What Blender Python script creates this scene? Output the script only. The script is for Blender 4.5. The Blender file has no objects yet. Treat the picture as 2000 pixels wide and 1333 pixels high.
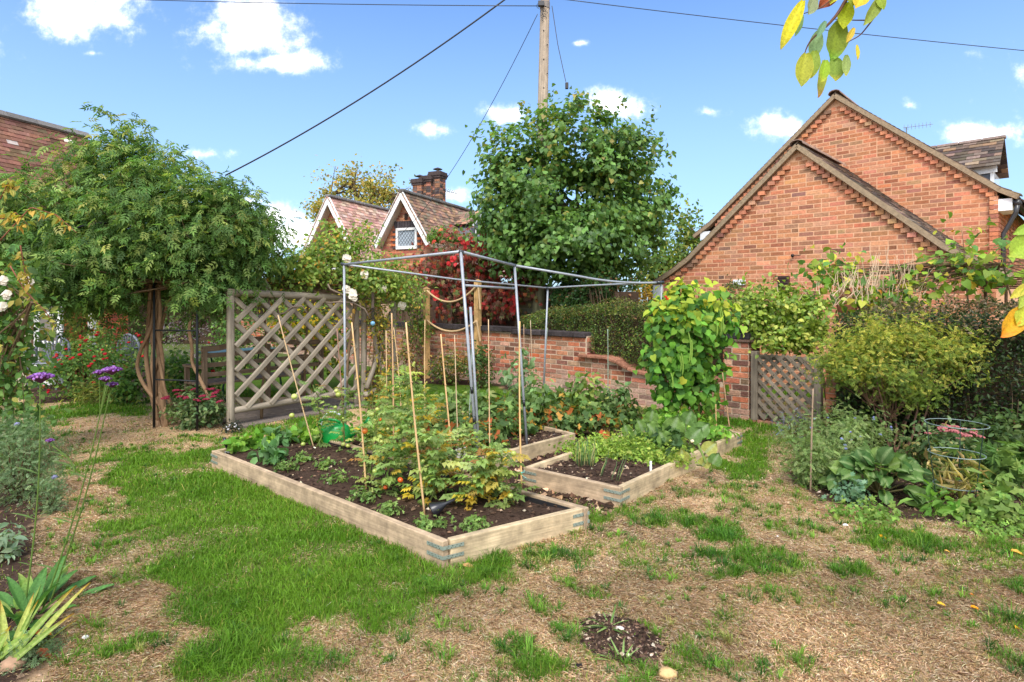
import bpy, math, random
import numpy as np
from mathutils import Vector, Matrix

random.seed(11)
rng = np.random.default_rng(11)
scn = bpy.context.scene
COL = scn.collection

# ------------------------------------------------------------------ camera, sky, sun, exposure
F, H, HY = 1150.0, 1.48, 588.0          # focal length in photo pixels, eye height, horizon row


def P(px, py, Y):
    """point seen at photo pixel (px,py) that stands Y metres in front of the camera"""
    return np.array([(px - 1000) / F * Y, Y, H + (HY - py) / F * Y])


def G(px, py, z=0.0):
    """point at height z under photo pixel"""
    Y = F * (H - z) / (py - HY)
    return np.array([(px - 1000) / F * Y, Y, z])


cam = bpy.data.cameras.new('camera')
camo = bpy.data.objects.new('camera', cam)
COL.objects.link(camo)
cam.sensor_width = 36
cam.lens = F / 2000 * 36
cam.shift_y = -(666.5 - HY) / 2000
cam.clip_start = 0.05
cam.clip_end = 2000
camo.location = (0, 0, H)
camo.rotation_euler = (math.radians(90), 0, 0)
scn.camera = camo

SUN_EL, SUN_AZ = 50, 186          # azimuth measured clockwise from +Y
EXPOSURE = 1.5
scn.view_settings.view_transform = 'Standard'
scn.view_settings.look = 'None'
scn.view_settings.gamma = 1
scn.view_settings.use_curve_mapping = False
scn.view_settings.exposure = EXPOSURE

world = bpy.data.worlds.new('World')
scn.world = world
world.use_nodes = True
wn = world.node_tree
wn.nodes.clear()


def N(tree, typ, **kw):
    n = tree.nodes.new(typ)
    for k, v in kw.items():
        setattr(n, k, v)
    return n


def L(tree, a, b):
    tree.links.new(a, b)


def build_world():
    out = N(wn, 'ShaderNodeOutputWorld')
    bg = N(wn, 'ShaderNodeBackground')
    bg.inputs['Strength'].default_value = 0.092
    L(wn, bg.outputs[0], out.inputs[0])
    sky = N(wn, 'ShaderNodeTexSky', sky_type='NISHITA')
    sky.sun_disc = False
    sky.sun_elevation = math.radians(SUN_EL)
    sky.sun_rotation = math.radians(SUN_AZ)
    sky.air_density = 1.0
    sky.dust_density = 0.8
    sky.ozone_density = 1.6
    tc = N(wn, 'ShaderNodeTexCoord')
    sep = N(wn, 'ShaderNodeSeparateXYZ')
    L(wn, tc.outputs['Generated'], sep.inputs[0])

    def M(op, a, b=None, clamp=False):
        n = N(wn, 'ShaderNodeMath', operation=op, use_clamp=clamp)
        for i, x in enumerate((a, b)):
            if x is None:
                continue
            if isinstance(x, (int, float)):
                n.inputs[i].default_value = x
            else:
                L(wn, x, n.inputs[i])
        return n.outputs[0]
    ysafe = M('MAXIMUM', sep.outputs[1], 0.05)
    u = M('DIVIDE', sep.outputs[0], ysafe)
    v = M('DIVIDE', sep.outputs[2], ysafe)
    uv = N(wn, 'ShaderNodeCombineXYZ')
    L(wn, u, uv.inputs[0]); L(wn, v, uv.inputs[1])
    noise = N(wn, 'ShaderNodeTexNoise')
    noise.inputs['Scale'].default_value = 15
    noise.inputs['Detail'].default_value = 8
    noise.inputs['Roughness'].default_value = 0.66
    L(wn, uv.outputs[0], noise.inputs['Vector'])
    # fair-weather clouds, by direction
    clouds = [(155, 20, 140, 75), (490, 50, 120, 75), (520, 125, 120, 26), (600, 120, 75, 26), (842, 252, 55, 20),
              (412, 302, 60, 16), (1515, 248, 60, 36), (1200, 200, 80, 34), (985, 225, 60, 28), (1940, 262, 130, 30),
              (540, 425, 90, 40), (560, 460, 90, 50), (470, 400, 70, 30), (1130, 85, 28, 9), (1780, 205, 22, 14),
              (1380, 220, 36, 14), (60, 330, 50, 10), (180, 105, 36, 8), (890, 380, 40, 16), (2200, 150, 260, 70),
              (-250, 120, 240, 60), (1300, -160, 260, 70), (300, -210, 240, 60)]
    cur = None
    for (cx, cy, rx, ry) in clouds:
        s = N(wn, 'ShaderNodeVectorMath', operation='SUBTRACT')
        L(wn, uv.outputs[0], s.inputs[0])
        s.inputs[1].default_value = ((cx - 1000) / F, (HY - cy) / F, 0)
        m = N(wn, 'ShaderNodeVectorMath', operation='MULTIPLY')
        L(wn, s.outputs[0], m.inputs[0])
        m.inputs[1].default_value = (F / rx / 1.18, F / ry / 1.18, 0)
        ln = N(wn, 'ShaderNodeVectorMath', operation='LENGTH')
        L(wn, m.outputs[0], ln.inputs[0])
        d = M('SUBTRACT', 1.0, ln.outputs['Value'])
        d = M('MULTIPLY', d, min(1.0, 0.45 + ry / 90))
        cur = d if cur is None else M('MAXIMUM', cur, d)
    cur = M('MAXIMUM', cur, -0.8)
    fac = M('ADD', cur, M('MULTIPLY', M('SUBTRACT', noise.outputs[0], 0.5), 2.1))
    mr = N(wn, 'ShaderNodeMapRange', interpolation_type='SMOOTHSTEP')
    mr.inputs['From Min'].default_value = 0.0
    mr.inputs['From Max'].default_value = 0.85
    L(wn, fac, mr.inputs['Value'])
    front = M('GREATER_THAN', sep.outputs[1], 0.06)
    fr = M('MULTIPLY', M('POWER', mr.outputs[0], 1.8), front)
    # heavier broken cloud added out of view to whiten and fill the light
    n2 = N(wn, 'ShaderNodeTexNoise')
    n2.inputs['Scale'].default_value = 2.6
    n2.inputs['Detail'].default_value = 6
    L(wn, tc.outputs['Generated'], n2.inputs['Vector'])
    mr2 = N(wn, 'ShaderNodeMapRange', interpolation_type='SMOOTHSTEP')
    mr2.inputs['From Min'].default_value = 0.40
    mr2.inputs['From Max'].default_value = 0.60
    L(wn, n2.outputs[0], mr2.inputs['Value'])
    back = N(wn, 'ShaderNodeMapRange', interpolation_type='SMOOTHSTEP')
    back.inputs['From Min'].default_value = 0.45
    back.inputs['From Max'].default_value = 0.05
    L(wn, sep.outputs[1], back.inputs['Value'])
    bk = M('MULTIPLY', mr2.outputs[0], back.outputs[0])
    cl = M('MAXIMUM', fr, bk)
    cl = M('MULTIPLY', cl, 0.93)
    # pale band of humid air towards the horizon
    hz = N(wn, 'ShaderNodeMapRange', interpolation_type='SMOOTHSTEP')
    hz.inputs['From Min'].default_value = 0.62
    hz.inputs['From Max'].default_value = 0.0
    hz.inputs['To Max'].default_value = 0.62
    L(wn, sep.outputs[2], hz.inputs['Value'])
    mx0 = N(wn, 'ShaderNodeMix', data_type='RGBA')
    L(wn, hz.outputs[0], mx0.inputs[0])
    tint = N(wn, 'ShaderNodeVectorMath', operation='MULTIPLY')
    L(wn, sky.outputs[0], tint.inputs[0])
    tint.inputs[1].default_value = (0.56, 0.79, 1.08)
    L(wn, tint.outputs[0], mx0.inputs[6])
    mx0.inputs[7].default_value = (2.5, 3.45, 4.3, 1)
    mx = N(wn, 'ShaderNodeMix', data_type='RGBA')
    L(wn, cl, mx.inputs[0])
    L(wn, mx0.outputs[2], mx.inputs[6])
    mx.inputs[7].default_value = (9.5, 9.4, 9.2, 1)
    L(wn, mx.outputs[2], bg.inputs['Color'])


build_world()
sun = bpy.data.lights.new('sun', 'SUN')
suno = bpy.data.objects.new('sun', sun)
COL.objects.link(suno)
sun.energy = 1.5
sun.angle = math.radians(26)
sun.color = (1.0, 0.965, 0.90)
_a, _e = math.radians(SUN_AZ), math.radians(SUN_EL)
_sd = Vector((math.sin(_a) * math.cos(_e), math.cos(_a) * math.cos(_e), math.sin(_e)))
suno.rotation_euler = _sd.to_track_quat('Z', 'Y').to_euler()
suno.location = (0, 0, 20)

# ------------------------------------------------------------------ helpers
WM = {}
UPV = np.array([0., 0., 1.])


def S(r, g, b):
    c = np.array([r, g, b], float) / 255
    return np.where(c <= 0.04045, c / 12.92, ((c + 0.055) / 1.055) ** 2.4)


def nrm(v):
    v = np.asarray(v, float)
    return v / (np.linalg.norm(v, axis=-1, keepdims=True) + 1e-9)


def link(name, data, parent=None, mat=None):
    o = bpy.data.objects.new(name, data)
    COL.objects.link(o)
    mat = mat or Matrix.Identity(4)
    if parent is not None:
        o.parent = parent
        o.matrix_parent_inverse = WM[parent.name].inverted()
    o.matrix_basis = mat
    WM[o.name] = mat
    return o


def tag(o, label=None, cat=None, group=None, kind=None):
    if label: o['label'] = label
    if cat: o['category'] = cat
    if group: o['group'] = group
    if kind: o['kind'] = kind
    return o


def thing(name, label, cat, loc, group=None):
    o = link(name, None, None, Matrix.Translation(Vector([float(x) for x in loc])))
    o.empty_display_size = 0.1
    return tag(o, label, cat, group)


def setattrs(me, C, Lc):
    n = len(me.vertices)
    a = me.attributes.new('Col', 'FLOAT_COLOR', 'POINT')
    rgba = np.ones((n, 4), np.float32)
    rgba[:, :3] = C
    a.data.foreach_set('color', rgba.ravel())
    if Lc is not None:
        b = me.attributes.new('Lc', 'FLOAT_VECTOR', 'POINT')
        b.data.foreach_set('vector', np.asarray(Lc, np.float32).ravel())


def mesh_np(name, V, T, C, mat, Lc=None, smooth=False):
    me = bpy.data.meshes.new(name)
    V = np.asarray(V, np.float32)
    T = np.asarray(T, np.int32)
    k = T.shape[1]
    me.vertices.add(len(V))
    me.vertices.foreach_set('co', V.ravel())
    me.loops.add(T.size)
    me.loops.foreach_set('vertex_index', T.ravel())
    me.polygons.add(len(T))
    me.polygons.foreach_set('loop_start', np.arange(0, T.size, k, dtype=np.int32))
    if smooth:
        me.polygons.foreach_set('use_smooth', np.ones(len(T), bool))
    me.update(calc_edges=True)
    setattrs(me, C, Lc)
    me.materials.append(mat)
    return me


def obj_np(name, V, T, C, mat, parent=None, Lc=None, smooth=False):
    V = np.asarray(V, float)
    o = np.array([V[:, 0].mean(), V[:, 1].mean(), V[:, 2].min()])
    return link(name, mesh_np(name, V - o, T, C, mat, Lc, smooth), parent, Matrix.Translation(Vector(o)))


class MB:
    def __init__(s):
        s.v, s.f, s.c, s.l = [], [], [], []

    def add(s, V, Fs, col, Lc=None, jit=0.08):
        off = len(s.v)
        V = np.asarray(V, float)
        k = 1 + jit * random.uniform(-1, 1)
        col = np.asarray(col, float)
        if col.ndim == 1:
            col = np.repeat(col[None] * k, len(V), 0)
        if Lc is None:
            Lc = V
        r = np.array([random.uniform(0, 40) for _ in range(3)])
        s.v += V.tolist()
        s.l += (np.asarray(Lc, float) + r).tolist()
        s.c += col.tolist()
        s.f += [[i + off for i in f] for f in Fs]
        return s

    def box(s, c, ax, half, col, jit=0.08):
        ax = np.asarray(ax, float)
        sg = np.array([[x, y, z] for z in (-1, 1) for y in (-1, 1) for x in (-1, 1)], float)
        Lc = sg * np.asarray(half)
        V = np.asarray(c) + Lc @ ax
        fs = [[0, 2, 3, 1], [4, 5, 7, 6], [0, 1, 5, 4], [2, 6, 7, 3], [0, 4, 6, 2], [1, 3, 7, 5]]
        if np.linalg.det(ax) < 0:
            fs = [f[::-1] for f in fs]
        return s.add(V, fs, col, Lc, jit)

    def bar(s, p0, p1, w, h, col, up=UPV, jit=0.08):
        p0, p1 = np.asarray(p0, float), np.asarray(p1, float)
        d = p1 - p0
        Ln = np.linalg.norm(d)
        x = d / Ln
        y = np.cross(up, x)
        if np.linalg.norm(y) < 1e-4:
            y = np.array([0, 1., 0])
        y = nrm(y)
        z = np.cross(x, y)
        return s.box((p0 + p1) / 2, [x, y, z], [Ln / 2, w / 2, h / 2], col, jit)

    def tube(s, pts, rad, col, n=6, jit=0.08):
        pts = np.asarray(pts, float)
        m = len(pts)
        rad = np.broadcast_to(np.asarray(rad, float), (m,))
        tan = nrm(np.gradient(pts, axis=0))
        ref = np.array([0, 0, 1.]) if abs(tan[0][2]) < 0.9 else np.array([1., 0, 0])
        V, Lc = [], []
        cl = 0
        b = nrm(np.cross(tan[0], ref))
        for i in range(m):
            b = nrm(b - tan[i] * np.dot(b, tan[i]))
            c = np.cross(tan[i], b)
            if i: cl += np.linalg.norm(pts[i] - pts[i - 1])
            for k in range(n):
                a = 2 * math.pi * k / n
                V.append(pts[i] + rad[i] * (math.cos(a) * b + math.sin(a) * c))
                Lc.append([cl, rad[i] * math.cos(a) * 1.5, rad[i] * math.sin(a) * 1.5])
        fs = []
        for i in range(m - 1):
            for k in range(n):
                k2 = (k + 1) % n
                fs.append([i * n + k, i * n + k2, (i + 1) * n + k2, (i + 1) * n + k])
        fs.append(list(range(n))[::-1])
        fs.append(list(range((m - 1) * n, m * n)))
        return s.add(V, fs, col, Lc, jit)

    def lathe(s, prof, base, col, n=12, ax=None, jit=0.05):
        ax = np.eye(3) if ax is None else np.asarray(ax)
        V = []
        for (r, z) in prof:
            for k in range(n):
                a = 2 * math.pi * k / n
                V.append(np.asarray(base) + np.array([r * math.cos(a), r * math.sin(a), z]) @ ax)
        m = len(prof)
        fs = [[i * n + k, i * n + (k + 1) % n, (i + 1) * n + (k + 1) % n, (i + 1) * n + k] for i in range(m - 1) for k in range(n)]
        fs.append(list(range(n))[::-1])
        fs.append(list(range((m - 1) * n, m * n)))
        return s.add(V, fs, col, None, jit)

    def blob(s, c, r, col, n=8, rough=0.0, jit=0.1):
        r = np.broadcast_to(np.asarray(r, float), (3,))
        prof = [(max(0.02, math.sin(t)), -math.cos(t)) for t in np.linspace(0.05, math.pi - 0.05, max(4, n // 2 + 1))]
        V = []
        for (a, z) in prof:
            for k in range(n):
                an = 2 * math.pi * k / n
                q = 1 + rough * random.uniform(-1, 1)
                V.append(np.asarray(c) + r * np.array([a * math.cos(an), a * math.sin(an), z]) * q)
        m = len(prof)
        fs = [[i * n + k, i * n + (k + 1) % n, (i + 1) * n + (k + 1) % n, (i + 1) * n + k] for i in range(m - 1) for k in range(n)]
        fs.append(list(range(n))[::-1])
        fs.append(list(range((m - 1) * n, m * n)))
        return s.add(V, fs, col, None, jit)

    def poly(s, pts, col, jit=0.05):
        return s.add(pts, [list(range(len(pts)))], col, None, jit)

    def prism(s, pts, off, col, jit=0.05):
        """closed prism of a planar outline pushed along off"""
        pts = np.asarray(pts, float)
        n = len(pts)
        V = np.vstack([pts, pts + np.asarray(off)])
        nn = sum(np.cross(pts[i] - pts[0], pts[(i + 1) % n] - pts[0]) for i in range(n))
        fl = np.dot(nn, off) > 0
        fs = [list(range(n)), list(range(2 * n - 1, n - 1, -1))]
        fs += [[i, i + n, (i + 1) % n + n, (i + 1) % n] for i in range(n)]
        if fl: fs = [f[::-1] for f in fs]
        return s.add(V, fs, col, None, jit)

    def build(s, name, mat, parent=None, smooth=False, bevel=0.0, origin=None):
        V = np.asarray(s.v)
        o = np.asarray(origin if origin is not None else [V[:, 0].mean(), V[:, 1].mean(), V[:, 2].min()], float)
        me = bpy.data.meshes.new(name)
        me.from_pydata((V - o).tolist(), [], s.f)
        setattrs(me, np.asarray(s.c, np.float32), s.l)
        me.materials.append(mat)
        if smooth:
            me.polygons.foreach_set('use_smooth', np.ones(len(me.polygons), bool))
            me.update()
        ob = link(name, me, parent, Matrix.Translation(Vector(o)))
        if bevel:
            b = ob.modifiers.new('edge', 'BEVEL')
            b.width = bevel
            b.segments = 2
            b.limit_method = 'ANGLE'
        return ob


# value noise
_TAB = rng.random((256, 256))


def vn(x, y, sc, seed=0):
    x = np.asarray(x) * sc + seed * 17.3
    y = np.asarray(y) * sc + seed * 31.7
    xi, yi = np.floor(x).astype(int), np.floor(y).astype(int)
    fx, fy = x - xi, y - yi
    fx, fy = fx * fx * (3 - 2 * fx), fy * fy * (3 - 2 * fy)
    t = lambda i, j: _TAB[i & 255, j & 255]
    return (t(xi, yi) * (1 - fx) + t(xi + 1, yi) * fx) * (1 - fy) + (t(xi, yi + 1) * (1 - fx) + t(xi + 1, yi + 1) * fx) * fy


def inpoly(x, y, poly):
    x, y = np.asarray(x), np.asarray(y)
    r = np.zeros(x.shape, bool)
    n = len(poly)
    for i in range(n):
        x0, y0 = poly[i][0], poly[i][1]
        x1, y1 = poly[(i + 1) % n][0], poly[(i + 1) % n][1]
        c = ((y0 > y) != (y1 > y)) & (x < (x1 - x0) * (y - y0) / ((y1 - y0) + 1e-12) + x0)
        r ^= c
    return r


# ------------------------------------------------------------------ materials (colour comes from each piece's own Col attribute)
def mat(name, rough=0.7, spec=0.3, metal=0.0, ns=30.0, na=0.25, bump=0.0, bs=80.0, stretch=None, trans=0.0, ns2=None, na2=0.0,
        gain=1.0, knots=False, coat=0.0, tcol=(1.15, 1.2, 0.6)):
    m = bpy.data.materials.new(name)
    m.use_nodes = True
    t = m.node_tree
    t.nodes.clear()
    out = N(t, 'ShaderNodeOutputMaterial')
    p = N(t, 'ShaderNodeBsdfPrincipled')
    p.inputs['Roughness'].default_value = rough
    p.inputs['Specular IOR Level'].default_value = spec
    p.inputs['Metallic'].default_value = metal
    p.inputs['Coat Weight'].default_value = coat
    a = N(t, 'ShaderNodeAttribute', attribute_name='Col')
    col = a.outputs['Color']
    if gain != 1.0:
        gn = N(t, 'ShaderNodeVectorMath', operation='SCALE')
        L(t, col, gn.inputs[0])
        gn.inputs['Scale'].default_value = gain
        col = gn.outputs[0]
    lc = N(t, 'ShaderNodeAttribute', attribute_name='Lc')
    vec = lc.outputs['Vector']
    if stretch is not None:
        mp = N(t, 'ShaderNodeMapping')
        mp.inputs['Scale'].default_value = stretch
        L(t, vec, mp.inputs['Vector'])
        vec = mp.outputs[0]

    def noisemul(col, sc, amt, v):
        nz = N(t, 'ShaderNodeTexNoise')
        nz.inputs['Scale'].default_value = sc
        nz.inputs['Detail'].default_value = 5
        nz.inputs['Roughness'].default_value = 0.65
        L(t, v, nz.inputs['Vector'])
        mr = N(t, 'ShaderNodeMapRange')
        mr.inputs['From Min'].default_value = 0.25
        mr.inputs['From Max'].default_value = 0.75
        mr.inputs['To Min'].default_value = 1 - amt
        mr.inputs['To Max'].default_value = 1 + amt
        L(t, nz.outputs[0], mr.inputs['Value'])
        mm = N(t, 'ShaderNodeVectorMath', operation='SCALE')
        L(t, col, mm.inputs[0])
        L(t, mr.outputs[0], mm.inputs['Scale'])
        return mm.outputs[0], nz
    nz = None
    if na: col, nz = noisemul(col, ns, na, vec)
    if ns2: col, _ = noisemul(col, ns2, na2, lc.outputs['Vector'])
    if knots:
        vo = N(t, 'ShaderNodeTexVoronoi')
        vo.inputs['Scale'].default_value = 3.2
        mk = N(t, 'ShaderNodeMapping')
        mk.inputs['Scale'].default_value = (.55, 1.4, 1.4)
        L(t, lc.outputs['Vector'], mk.inputs['Vector'])
        L(t, mk.outputs[0], vo.inputs['Vector'])
        kr = N(t, 'ShaderNodeMapRange')
        kr.inputs['From Min'].default_value = 0.03
        kr.inputs['From Max'].default_value = 0.09
        kr.inputs['To Min'].default_value = 0.38
        kr.inputs['To Max'].default_value = 1.0
        L(t, vo.outputs['Distance'], kr.inputs['Value'])
        ks = N(t, 'ShaderNodeVectorMath', operation='SCALE')
        L(t, col, ks.inputs[0]); L(t, kr.outputs[0], ks.inputs['Scale'])
        col = ks.outputs[0]
    L(t, col, p.inputs['Base Color'])
    if bump:
        nb = N(t, 'ShaderNodeTexNoise')
        nb.inputs['Scale'].default_value = bs
        nb.inputs['Detail'].default_value = 6
        L(t, vec, nb.inputs['Vector'])
        b = N(t, 'ShaderNodeBump')
        b.inputs['Strength'].default_value = bump
        b.inputs['Distance'].default_value = 0.01
        L(t, nb.outputs[0], b.inputs['Height'])
        L(t, b.outputs[0], p.inputs['Normal'])
    sh = p.outputs[0]
    if trans:
        tr = N(t, 'ShaderNodeBsdfTranslucent')
        sc = N(t, 'ShaderNodeVectorMath', operation='MULTIPLY')
        L(t, col, sc.inputs[0])
        sc.inputs[1].default_value = tcol
        L(t, sc.outputs[0], tr.inputs['Color'])
        mx = N(t, 'ShaderNodeMixShader')
        mx.inputs[0].default_value = trans
        L(t, sh, mx.inputs[1]); L(t, tr.outputs[0], mx.inputs[2])
        sh = mx.outputs[0]
    L(t, sh, out.inputs[0])
    return m


LEAF = mat('leaf', 0.55, 0.25, ns=6, na=0.12, trans=0.45, gain=1.22)
GLOSSY = mat('glossy_leaf', 0.42, 0.32, ns=6, na=0.12, trans=0.4, gain=1.22)
BIGLEAF = mat('broad_leaf', 0.5, 0.22, ns=18, na=0.34, trans=0.32, bump=0.2, bs=40, gain=1.0, ns2=75, na2=0.22)
PETAL = mat('petal', 0.6, 0.2, ns=20, na=0.1, trans=0.3, tcol=(1, 0.9, 0.9))
GRASSM = mat('grass_blade', 0.55, 0.25, na=0, trans=0.35)
STRAW = mat('dry_straw', 0.8, 0.15, na=0)
BARK = mat('bark', 0.9, 0.1, ns=25, na=0.4, bump=0.8, bs=60, stretch=(0.25, 1, 1))
WOOD = mat('sawn_timber', 0.75, 0.2, ns=16, na=0.3, bump=0.3, bs=34, stretch=(0.10, 2.4, 2.4), ns2=8, na2=0.5, knots=True)
GREYWOOD = mat('weathered_wood', 0.85, 0.15, ns=22, na=0.42, bump=0.5, bs=40, stretch=(0.08, 1.6, 1.6), ns2=5, na2=0.25)
BAMBOO = mat('bamboo', 0.5, 0.35, ns=9, na=0.2, stretch=(0.6, 1, 1))
BRICK = mat('fired_brick', 0.9, 0.12, ns=28, na=0.22, bump=0.5, bs=90, ns2=7, na2=0.14)
OLDBRICK = mat('old_brick', 0.92, 0.1, ns=26, na=0.34, bump=0.9, bs=70, ns2=6, na2=0.3)
MORTAR = mat('mortar', 0.95, 0.08, ns=20, na=0.18, bump=0.4, bs=120)
TILE = mat('roof_tile', 0.85, 0.15, ns=18, na=0.32, bump=0.4, bs=60, ns2=3, na2=0.25)
METAL = mat('galvanised_tube', 0.42, 0.5, metal=0.2, ns=30, na=0.2)
BLACKM = mat('black_iron', 0.5, 0.4, metal=0.3, ns=30, na=0.2)
PLASTIC = mat('plastic', 0.32, 0.5, na=0.04, ns=10)
PAINT = mat('painted_wood', 0.5, 0.3, ns=20, na=0.08)
STONE = mat('stone', 0.9, 0.15, ns=22, na=0.3, bump=0.6, bs=50)
SOIL = mat('garden_soil', 0.95, 0.1, ns=45, na=0.55, bump=1.0, bs=60, ns2=9, na2=0.3)
GROUND = mat('lawn_ground', 0.95, 0.08, ns=55, na=0.4, bump=0.8, bs=90, ns2=6, na2=0.22)
ROPE = mat('rope', 0.9, 0.1, ns=120, na=0.35, bump=0.6, bs=200)
TOMATO = mat('tomato_skin', 0.22, 0.5, na=0.06, ns=20)
GLASS = mat('window_glass', 0.08, 0.7, na=0.1, ns=3)


# ------------------------------------------------------------------ foliage tools
def tmpl(kind):
    """leaf outline in a unit frame: x across, y along, z off the blade"""
    if kind == 'dia':
        return np.array([[0, 0, 0], [-.5, .45, .12], [.5, .45, .12], [0, 1, -.08]], float), np.array([[0, 2, 3], [0, 3, 1]])
    if kind == 'oval':
        return (np.array([[0, 0, 0], [0, .5, .0], [0, 1, -.14], [-.46, .3, .1], [.46, .3, .1], [-.42, .66, .06], [.42, .66, .06]], float),
                np.array([[0, 4, 1], [4, 6, 1], [6, 2, 1], [0, 1, 3], [3, 1, 5], [5, 1, 2]]))
    if kind == 'heart':
        return (np.array([[0, .08, 0], [0, .5, .02], [0, 1, -.2], [-.34, 0, .06], [.34, 0, .06], [-.52, .3, .08], [.52, .3, .08], [-.34, .66, .02], [.34, .66, .02]], float),
                np.array([[0, 4, 1], [4, 6, 1], [6, 8, 1], [8, 2, 1], [0, 1, 3], [3, 1, 5], [5, 1, 7], [7, 1, 2]]))
    V, T = [], []

    def leaflet(b, d, ln, w, dz=0.0):
        d = np.array(d, float); d /= np.linalg.norm(d)
        q = np.array([d[1], -d[0], 0])
        o = len(V)
        b = np.array(b, float)
        V.extend([b, b + d * ln * .42 - q * w * .5 + [0, 0, .03], b + d * ln * .42 + q * w * .5 + [0, 0, .03], b + d * ln + [0, 0, -.06 + dz]])
        T.extend([[o, o + 2, o + 3], [o, o + 3, o + 1]])
    if kind == 'pinnate':      # jasmine
        for i, y in enumerate((.25, .48, .7)):
            for sx in (-1, 1):
                leaflet([0, y, -.03 * i], [sx * .9, .75, 0], .38, .145)
        leaflet([0, .72, -.06], [0, 1, 0], .52, .165, -.10)
    elif kind == 'tomato':
        for i, y in enumerate((.2, .45, .68)):
            for sx in (-1, 1):
                leaflet([0, y, -.02 * i], [sx, .55, 0], .40 - .04 * i, .27, -.07)
        leaflet([0, .68, -.06], [0, 1, 0], .46, .34, -.14)
        leaflet([0, .32, 0], [-.7, .8, 0], .15, .1); leaflet([0, .55, 0], [.7, .8, 0], .15, .1)
    elif kind == 'palm5':
        for a in (-75, -38, 0, 38, 75):
            r = math.radians(a)
            leaflet([0, .1, 0], [math.sin(r), math.cos(r), 0], .85 - abs(a) / 220, .3, -.1)
    elif kind == 'tri':
        for a in (-65, 0, 65):
            r = math.radians(a)
            leaflet([0, .2, 0], [math.sin(r), math.cos(r), 0], .7, .5, -.04)
    elif kind == 'rosette':
        for a in range(0, 360, 60):
            r = math.radians(a + 10)
            leaflet([0, .5, 0], [math.sin(r), math.cos(r), 0], .55, .3, .05)
    elif kind == 'sprig':
        for i, y in enumerate((.05, .3, .52, .75)):
            for sx in (-1, 1):
                leaflet([0, y, 0], [sx, .7, 0], .3, .16)
        leaflet([0, .8, 0], [0, 1, 0], .3, .15)
    return np.array(V, float), np.array(T)


def frames(nv, droop=0.3, jit=0.6, up=0.4, out=0.6):
    n = len(nv)
    nn = nrm(nv * out + UPV * up + rng.normal(size=(n, 3)) * jit)
    a = nrm(rng.normal(size=(n, 3)) + nv * 0.7 - UPV * droop)
    a = nrm(a - nn * (a * nn).sum(1, keepdims=True))
    return a, nn


def pick(pal, n, idx=None, jit=0.16):
    cols = np.array([c for c, w in pal]); w = np.array([w for c, w in pal], float)
    k = rng.choice(len(pal), n, p=w / w.sum()) if idx is None else idx
    c = cols[k] * (1 + rng.normal(size=(n, 1)) * jit)
    return np.clip(c * (1 + rng.normal(size=(n, 3)) * 0.05), 0.002, 0.95)


def leaves(name, pos, a, nn, size, width, cols, kind, material, parent=None, kd='stuff'):
    TV, TT = tmpl(kind)
    n, k = len(pos), len(TV)
    b = np.cross(a, nn)
    sz = np.broadcast_to(np.asarray(size, float), (n,))[:, None, None]
    V = pos[:, None, :] + sz * (TV[None, :, 0:1] * width * b[:, None, :] + TV[None, :, 1:2] * a[:, None, :] + TV[None, :, 2:3] * nn[:, None, :])
    T = (TT[None] + (np.arange(n) * k)[:, None, None]).reshape(-1, 3)
    C = np.repeat(cols, k, 0)
    o = obj_np(name, V.reshape(-1, 3), T, C, material, parent, Lc=V.reshape(-1, 3))
    if kd: o['kind'] = kd
    return o


def crown(ells, n, clumps, cr, shell=0.55, flat=0.0):
    """leaf points gathered in clumps through a union of ellipsoids, with outward directions"""
    E = np.array([e[:6] for e in ells], float)
    w = np.array([(e[6] if len(e) > 6 else e[3] * e[4] + e[3] * e[5] + e[4] * e[5]) for e in ells], float)
    k = rng.choice(len(E), clumps, p=w / w.sum())
    d = nrm(rng.normal(size=(clumps, 3)))
    r = (shell + (1 - shell) * rng.random(clumps)) * (1 + rng.normal(size=clumps) * 0.06)
    cc = E[k, :3] + d * E[k, 3:6] * r[:, None]
    ci = rng.integers(0, clumps, n)
    sg = cr * (0.6 + 0.8 * rng.random(clumps))[ci][:, None]
    p = cc[ci] + rng.normal(size=(n, 3)) * sg * np.array([1, 1, 0.75])
    out = nrm((p - E[k[ci], :3]) / E[k[ci], 3:6] ** 1.0)
    tone = (rng.normal(size=clumps) * 0.14)[ci]
    return p, out, tone, cc


def limb(mb, p0, p1, r0, r1, col, wob=0.08, n=7, seg=7):
    p0, p1 = np.asarray(p0, float), np.asarray(p1, float)
    ts = np.linspace(0, 1, seg)
    ln = np.linalg.norm(p1 - p0)
    w = np.cumsum(rng.normal(size=(seg, 3)), 0) * wob * ln / seg
    w -= ts[:, None] * w[-1]
    pts = p0 + (p1 - p0) * ts[:, None] + w
    mb.tube(pts, np.linspace(r0, r1, seg), col, n)
    return pts


def twigs(parent, root, targets, r, col, name='twigs', wob=0.1):
    mb = MB()
    for t in targets:
        limb(mb, root if np.ndim(root) == 1 else root[random.randrange(len(root))], t, r, r * 0.3, col, wob, 4, 5)
    o = mb.build(name, BARK, parent)
    o['kind'] = 'stuff'
    return o


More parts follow.
